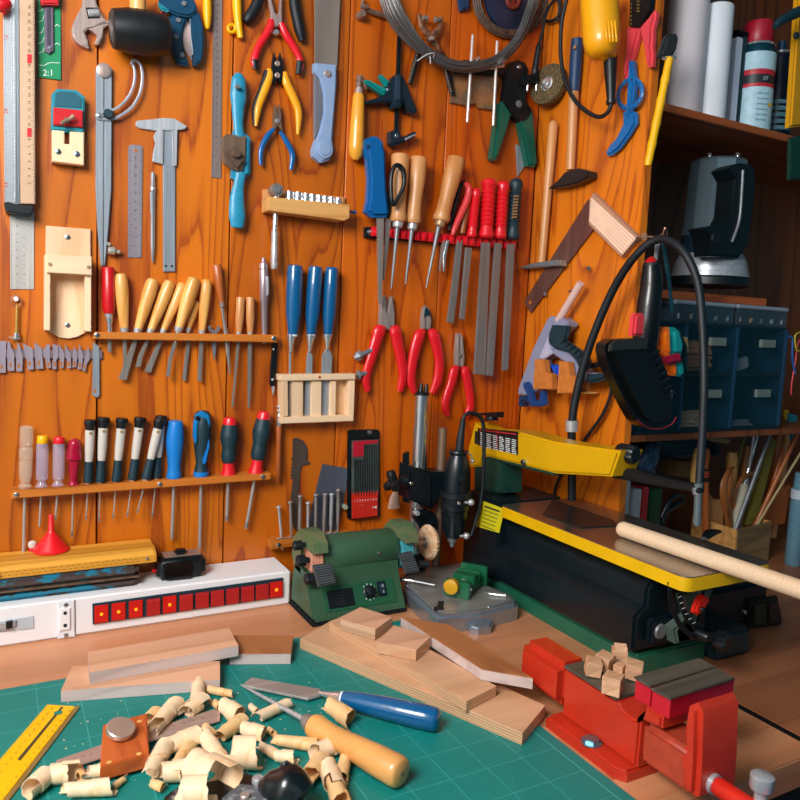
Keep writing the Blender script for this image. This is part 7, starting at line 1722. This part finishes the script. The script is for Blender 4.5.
m.tube([pt(263, 786, MZ+.026), pt(274, 786, MZ+.030), pt(287, 788, MZ+.030), pt(300, 800, MZ+.022)], [.008, .016, .024, .020], 20)
m.tube([pt(288, 784, MZ+.032), pt(287, 773, MZ+.042), pt(284, 762, MZ+.052)], [.018, .012, .004], 16); m.to('palm_rest', bpm, t)
M().disc(258, 777, 6, MZ+.024, .006, 16).to('adjuster', K['steel'], t); M().disc(245, 794, 5, MZ+.024, .004, 14).to('lever_screw', ws, t)

# wood shavings
shv = wood('fresh_shaving', '#f6dab4', '#e8bc86', 2, 30, .3, 3, .55, .25)
shv2 = wood('warm_shaving', '#ecc48c', '#d69c58', 2, 30, .3, 3, .55, .25)
rnd = random.Random(21)
def curl(lab, a, b, r, turns, wk=.9, warm=0, z=None, open_=0., cone=0., zl=0.):
    """a planed ribbon wound round the line from a to b (photo pixels), r its radius in pixels"""
    use(P0, 'B')
    A0 = pt(a[0], a[1], MZ); k = mpp(A0); R = r*k
    A, Bq = pt(a[0], a[1], MZ+R*1.02+zl), pt(b[0], b[1], MZ+R*(1.02-.6*cone)+zl)
    ax = (Bq-A); L = ax.length; ax.normalize()
    e = V((0, 0, 1)); e = (e-ax*e.dot(ax)).normalized(); g = ax.cross(e)
    n = max(10, int(turns*22)); w = L/max(1, turns)*wk*(1.0 if turns > 1.9 else 1.); ph = rnd.uniform(0, 6.28)
    bm = bmesh.new(); rows = []; th = .0004
    for i in range(n+1):
        u = i/n; an = ph+u*turns*2*pi
        rr = R*(1-cone*u)*(.74+.26*u)+open_*R*max(0, u-.8)*3+rnd.uniform(-.02, .02)*R
        c = A+ax*(u*(L-w*.4)); row = []
        for j, s_ in enumerate((-.5, -.25, 0, .25, .5)):
            jag = rnd.uniform(-.05, .05)*w if abs(s_) == .5 else 0
            d = e*cos(an)+g*sin(an); q = c+ax*(s_*w+jag+w*.3)+d*(rr*(1+.04*s_))
            row.append((q, d))
        rows.append(row)
    vo = [[bm.verts.new(q+d*th) for q, d in row] for row in rows]; vi = [[bm.verts.new(q-d*th) for q, d in row] for row in rows]
    for i in range(n):
        for j in range(4):
            bm.faces.new((vo[i][j], vo[i][j+1], vo[i+1][j+1], vo[i+1][j])); bm.faces.new((vi[i][j+1], vi[i][j], vi[i+1][j], vi[i+1][j+1]))
        bm.faces.new((vo[i][0], vo[i+1][0], vi[i+1][0], vi[i][0])); bm.faces.new((vo[i+1][4], vo[i][4], vi[i][4], vi[i+1][4]))
    for i, s_ in ((0, 1), (n, -1)):
        for j in range(4): bm.faces.new([vo[i][j], vi[i][j], vi[i][j+1], vo[i][j+1]][::s_])
    bmesh.ops.recalc_face_normals(bm, faces=bm.faces)
    m = M(); m.bm.free(); m.bm = bm
    zmin = min(v.co.z for v in bm.verts)
    if not zl: bmesh.ops.translate(bm, verts=bm.verts, vec=V((0, 0, MZ+.0004-zmin)))
    m.thing('wood_shaving', shv2 if warm else shv, lab, 'wood shaving', 'curled wood shavings', 60)
curl('wide curled shaving against the edge of the yellow rule', (27, 792), (47, 774), 11, 1.6, 1.1)
curl('rolled shaving beside the wide one, in front of the steel rule end', (46, 774), (73, 772), 11, 1.7, 1.1)
curl('tiny dark-ended curl between the rolled shaving and the gauge block', (76, 764), (82, 778), 5, 2, .9, 1)
curl('short tight roll just under the orange gauge block', (83, 773), (111, 769), 7, 2.2, 1.05)
curl('long tight roll in the front row by the yellow rule', (62, 791), (111, 787), 8.5, 3, 1.05)
curl('crumpled twist of shaving under the gauge block', (113, 787), (126, 778), 4.5, 2, .8, 1, cone=.5)
curl('rolled shaving behind the free end of the gauge rule, touching the block', (153, 730), (176, 704), 9, 2.4, 1.05)
curl('orange-tinted curl peeping out behind the gauge block', (146, 722), (156, 712), 7, 1.4, 1, 1)
curl('cup-shaped curl at the foot of the lowest board', (196, 708), (199, 684), 9, 1.6, 1, 0, cone=.3)
curl('long thin twist trailing from the cup-shaped curl', (203, 688), (231, 694), 5, 3, .9, 1, cone=.3)
curl('curl lying just above the gauge rule, below the cup-shaped one', (185, 712), (200, 702), 9, 1.5, 1.05)
curl('short fat curl beyond the tip of the gauge rule', (224, 704), (238, 714), 9, 1.5, 1.05)
curl('looping curl under the gauge rule, at the left of the heap', (149, 775), (166, 745), 10, 1.7, 1)
curl('rolled shaving tucked under the gauge rule', (162, 748), (195, 736), 10, 2.1, 1.05)
curl('warm-coloured shaving standing in the middle of the heap', (176, 765), (192, 742), 7, 2, 1, 1)
curl('curl in front of the heap, resting against the plane', (160, 772), (185, 770), 11, 1.6, 1.1)
curl('largest ribbon loop draped over the plane', (192, 764), (222, 782), 19, 1.35, 1.0, zl=.012)
curl('flat ribbon end hanging over the front of the plane', (178, 790), (206, 790), 15, 1.2, 1.1, zl=.02)
curl('spiralled shaving between the ribbon loop and the round open curl', (204, 733), (224, 768), 9, 2.4, .95)
curl('round wide-open curl beside the black palm rest', (226, 752), (254, 752), 16, 1.3, 1.0)
curl('small crumpled curls in the middle, below the short fat curl', (217, 738), (240, 722), 8, 2.6, .9, 1)
curl('curl with a torn edge next to the crumpled ones', (240, 726), (262, 734), 8, 1.8, 1)
curl('thin shaving running from the round open curl to the mat', (258, 745), (278, 756), 5, 2.2, .9)
curl('short roll with a flat end in front of the awl point', (276, 756), (294, 758), 7, 1.7, 1.05)
curl('twisted shaving lying under the awl blade', (256, 718), (290, 702), 7, 3, .95, 0, cone=.3)
curl('long ragged twist leading up to the awl handle', (272, 740), (318, 746), 6.5, 4, .95, 1)
curl('rolled shaving tucked between the chisel and the awl handle', (326, 702), (350, 718), 9, 2, 1.05, 1)
curl('curl leaning on the side of the awl handle', (314, 752), (342, 742), 10, 1.8, 1.05)
curl('warm open curl below the one leaning on the awl', (306, 780), (322, 758), 10, 1.5, 1.05, 1)
curl('upright roll beside the palm rest', (326, 760), (334, 785), 10, 1.8, 1)
curl('last curled shaving at the front edge of the picture', (334, 782), (342, 806), 10, 1.8, 1, 1)
curl('small dark-edged roll behind the upright roll', (346, 756), (340, 782), 7, 2, 1, 1)
curl('tiny torn curl between the cup-shaped curl and the short fat one', (212, 700), (220, 708), 4.5, 1.6, .9, 1, cone=.3)
curl('little curl lying in front of the looping curl', (150, 782), (162, 788), 5, 1.8, .9, 1)
curl('small curl resting between the gauge rule and the spiralled shaving', (204, 726), (214, 738), 5.5, 1.7, .9, 1)
curl('tiny curl on the mat beyond the twisted shaving under the awl', (250, 706), (256, 712), 3.5, 1.5, .9)
curl('little ragged curl by the point of the long ragged twist', (266, 728), (274, 734), 4, 1.6, .9, 1, cone=.4)
curl('small curl against the round open curl, nearer the heap', (228, 768), (240, 760), 5, 1.7, .9, 1)
m = M(); rnd = random.Random(31)
for i in range(170):
    px_, py_ = rnd.uniform(60, 350), rnd.uniform(676, 790); c = on(2, MZ+.0006, px_, py_); s_ = rnd.uniform(.0004, .0013)
    if c.x > .6: continue
    w = rnd.uniform(0, pi); m.obox(c, V((cos(w), sin(w), 0))*s_, V((-sin(w), cos(w), 0))*s_*.5, V((0, 0, .0002)))
m.thing('wood_crumbs', shv, 'fine pale wood crumbs scattered over the cutting mat', 'wood crumbs', None, 40, 'stuff')

# red bench vice
t = T('bench_vice', 'big red bench vice bolted to the front edge of the bench', 'vice', (.68, -.66, 0))
rv = mat('vermilion_cast_paint', '#bc2e18', .38, var=.08, scale=30, coat=.25)
rj = mat('crimson_jaw_cover', '#c01428', .35, var=.05, coat=.2)
jp = brushed('dark_jaw_plate', '#4e4a40', .45, 0, .4, 80)
def sweep_y(m, prof, y0, y1, bev=.004):
    m.poly([V((x, y0, z)) for x, z in prof], V((0, -1, 0)), y1-y0, bev); return m
xl = .640
M().poly([V((x, y, .014)) for x, y in ((.620, -.602), (.633, -.598), (.740, -.598), (.748, -.615), (.748, -.735), (.628, -.735), (.620, -.722))], V((0, 0, 1)), .0137, .003).to('base', rv, t)
bo = V((.632, -.672, .0142)); M().lathe(bo, bo+V((0, 0, .006)), [(0, .0095), (.9, .0095), (1, .008)], 6).lathe(bo-V((0, 0, .0001)), bo+V((0, 0, .0016)), [(0, .013), (1, .013)], 20).to('bolt', mat('blue_zinc_bolt', '#8ab0c0', .3, .9), t)
M().bx(xl, xl+.052, -.6065, -.512, .020, .0785, .011, 4).to('slide_housing', rv, t)
fb = [(-.606, .0142), (-.606, .078), (-.698, .078), (-.706, .0705), (-.716, .067), (-.728, .069), (-.736, .076), (-.740, .0915), (-.7645, .0915), (-.7645, .077), (-.735, .0725), (-.734, .0142)]
m = M(); m.poly([V((xl+.002, y, z)) for y, z in fb], V((-1, 0, 0)), .060, .003); m.to('fixed_body', rv, t)
M().bx(xl-.001, xl+.066, -.699, -.607, .0782, .0822, .0012).to('anvil', jp, t)
use(V5, 'B'); JZ = .118
m = M().slab([(72, 168), (140, 205), (420, 118), (352, 80)], .092, .0243, .001); j1 = m.to('jaw_cover', rj, t)
M().slab([(60, 162), (132, 206), (424, 118), (352, 78)], .1164, .0018, .0005).to('jaw_plate', jp, j1)
m = M().slab([(146, 216), (226, 258), (508, 168), (430, 124)], .092, .0243, .001); j2 = m.to('jaw_cover', rj, t)
M().slab([(138, 214), (224, 260), (512, 168), (428, 121)], .1164, .0018, .0005).to('jaw_plate', jp, j2)
M().bx(xl+.004, xl+.054, -.806, -.7345, .022, .0705, .007, 3).to('slide', mat('dusty_vermilion', '#a83c24', .55, var=.15, scale=60), t)
use(V5, (0, xl+.004, -1))
m = M(); m.slab([(292, 298), (330, 282), (352, 330), (346, 560), (336, 702), (318, 704), (268, 660), (252, 500), (280, 475), (275, 410), (284, 340)], -.062, .062, .010); m.to('moving_jaw', rv, t)
sc = on(0, xl+.03, *raw(392, 622)); sd = V((.05, -1, -.03)).normalized(); k_ = mpp(sc)
M().lathe(sc, sc+sd*.010, [(0, 46*k_), (1, 46*k_)], 24).to('screw_washer', K['steel'], t)
M().lathe(sc+sd*.010, sc+sd*.085, [(0, 38*k_), (.05, 42*k_), (.9, 42*k_), (1, 36*k_)], 24).to('screw_head', mat('signal_red_gloss', '#cc2416', .28, coat=.4), t)
hb = sc+sd*.055
M().tube([hb+V((.01, 0, -.10)), hb+V((.006, 0, .024))], .0065, 14, False).to('tommy_bar', K['steel'], t)
M().lathe(hb+V((.006, 0, .022)), hb+V((.006, 0, .038)), [(0, .0105), (.1, .0115), (.9, .0115), (1, .0095)], 24).to('tommy_bar_end', K['steel'], t)
# cubes on the anvil
use(V4); AZ = .0825
cubw = wood('cube_wood', '#dcab84', '#c08d68', 0, 40, .2, 4, .5, .3)
cl = [((500, 322), 0., .0215, 30, 'wooden cube nearest the viewer on the vice anvil', 0), ((412, 246), .0, .0185, 55, 'tilted wooden cube at the outer edge of the pile on the vice', 1), ((462, 222), .003, .0190, 20, 'wooden cube in the middle of the pile on the vice, behind the nearest', 1), ((528, 190), .003, .0190, 50, 'wooden cube with a jagged top at the back of the pile', 2), ((592, 262), .002, .0195, 40, 'wooden cube leaning against the jaw covers', 1), ((528, 238), 0., .0120, 25, 'small wooden cube between the nearest one and the jaws', 0)]
for (x, y), dz_, s_, rz, lab, kind in cl:
    c = on(2, AZ, *raw(x, y)); h = s_/2; w = radians(rz)
    ex, ey, ez = V((cos(w), sin(w), 0))*h, V((-sin(w), cos(w), 0))*h, V((0, 0, h))
    if kind == 1:
        rt = Matrix.Rotation(radians(9), 3, 'X'); ex, ey, ez = rt @ ex, rt @ ey, rt @ ez
    m = M(); ht = abs(ex.z)+abs(ey.z)+abs(ez.z); m.obox(c+V((0, 0, ht+.0002)), ex, ey, ez, .0005, 1)
    if kind == 2:
        for i in range(4): m.poly([c+V((0, 0, 2*h))+ex*(-1+.5*i)+ey*-.9, c+V((0, 0, 2*h))+ex*(-.5+.5*i)+ey*-.9, c+V((0, 0, 2*h+.005))+ex*(-.8+.5*i)+ey*-.9], ey.normalized()*-1, s_*.8)
    m.thing('wooden_cube', cubw, lab, 'cube', 'wooden cubes on the vice')
finish()
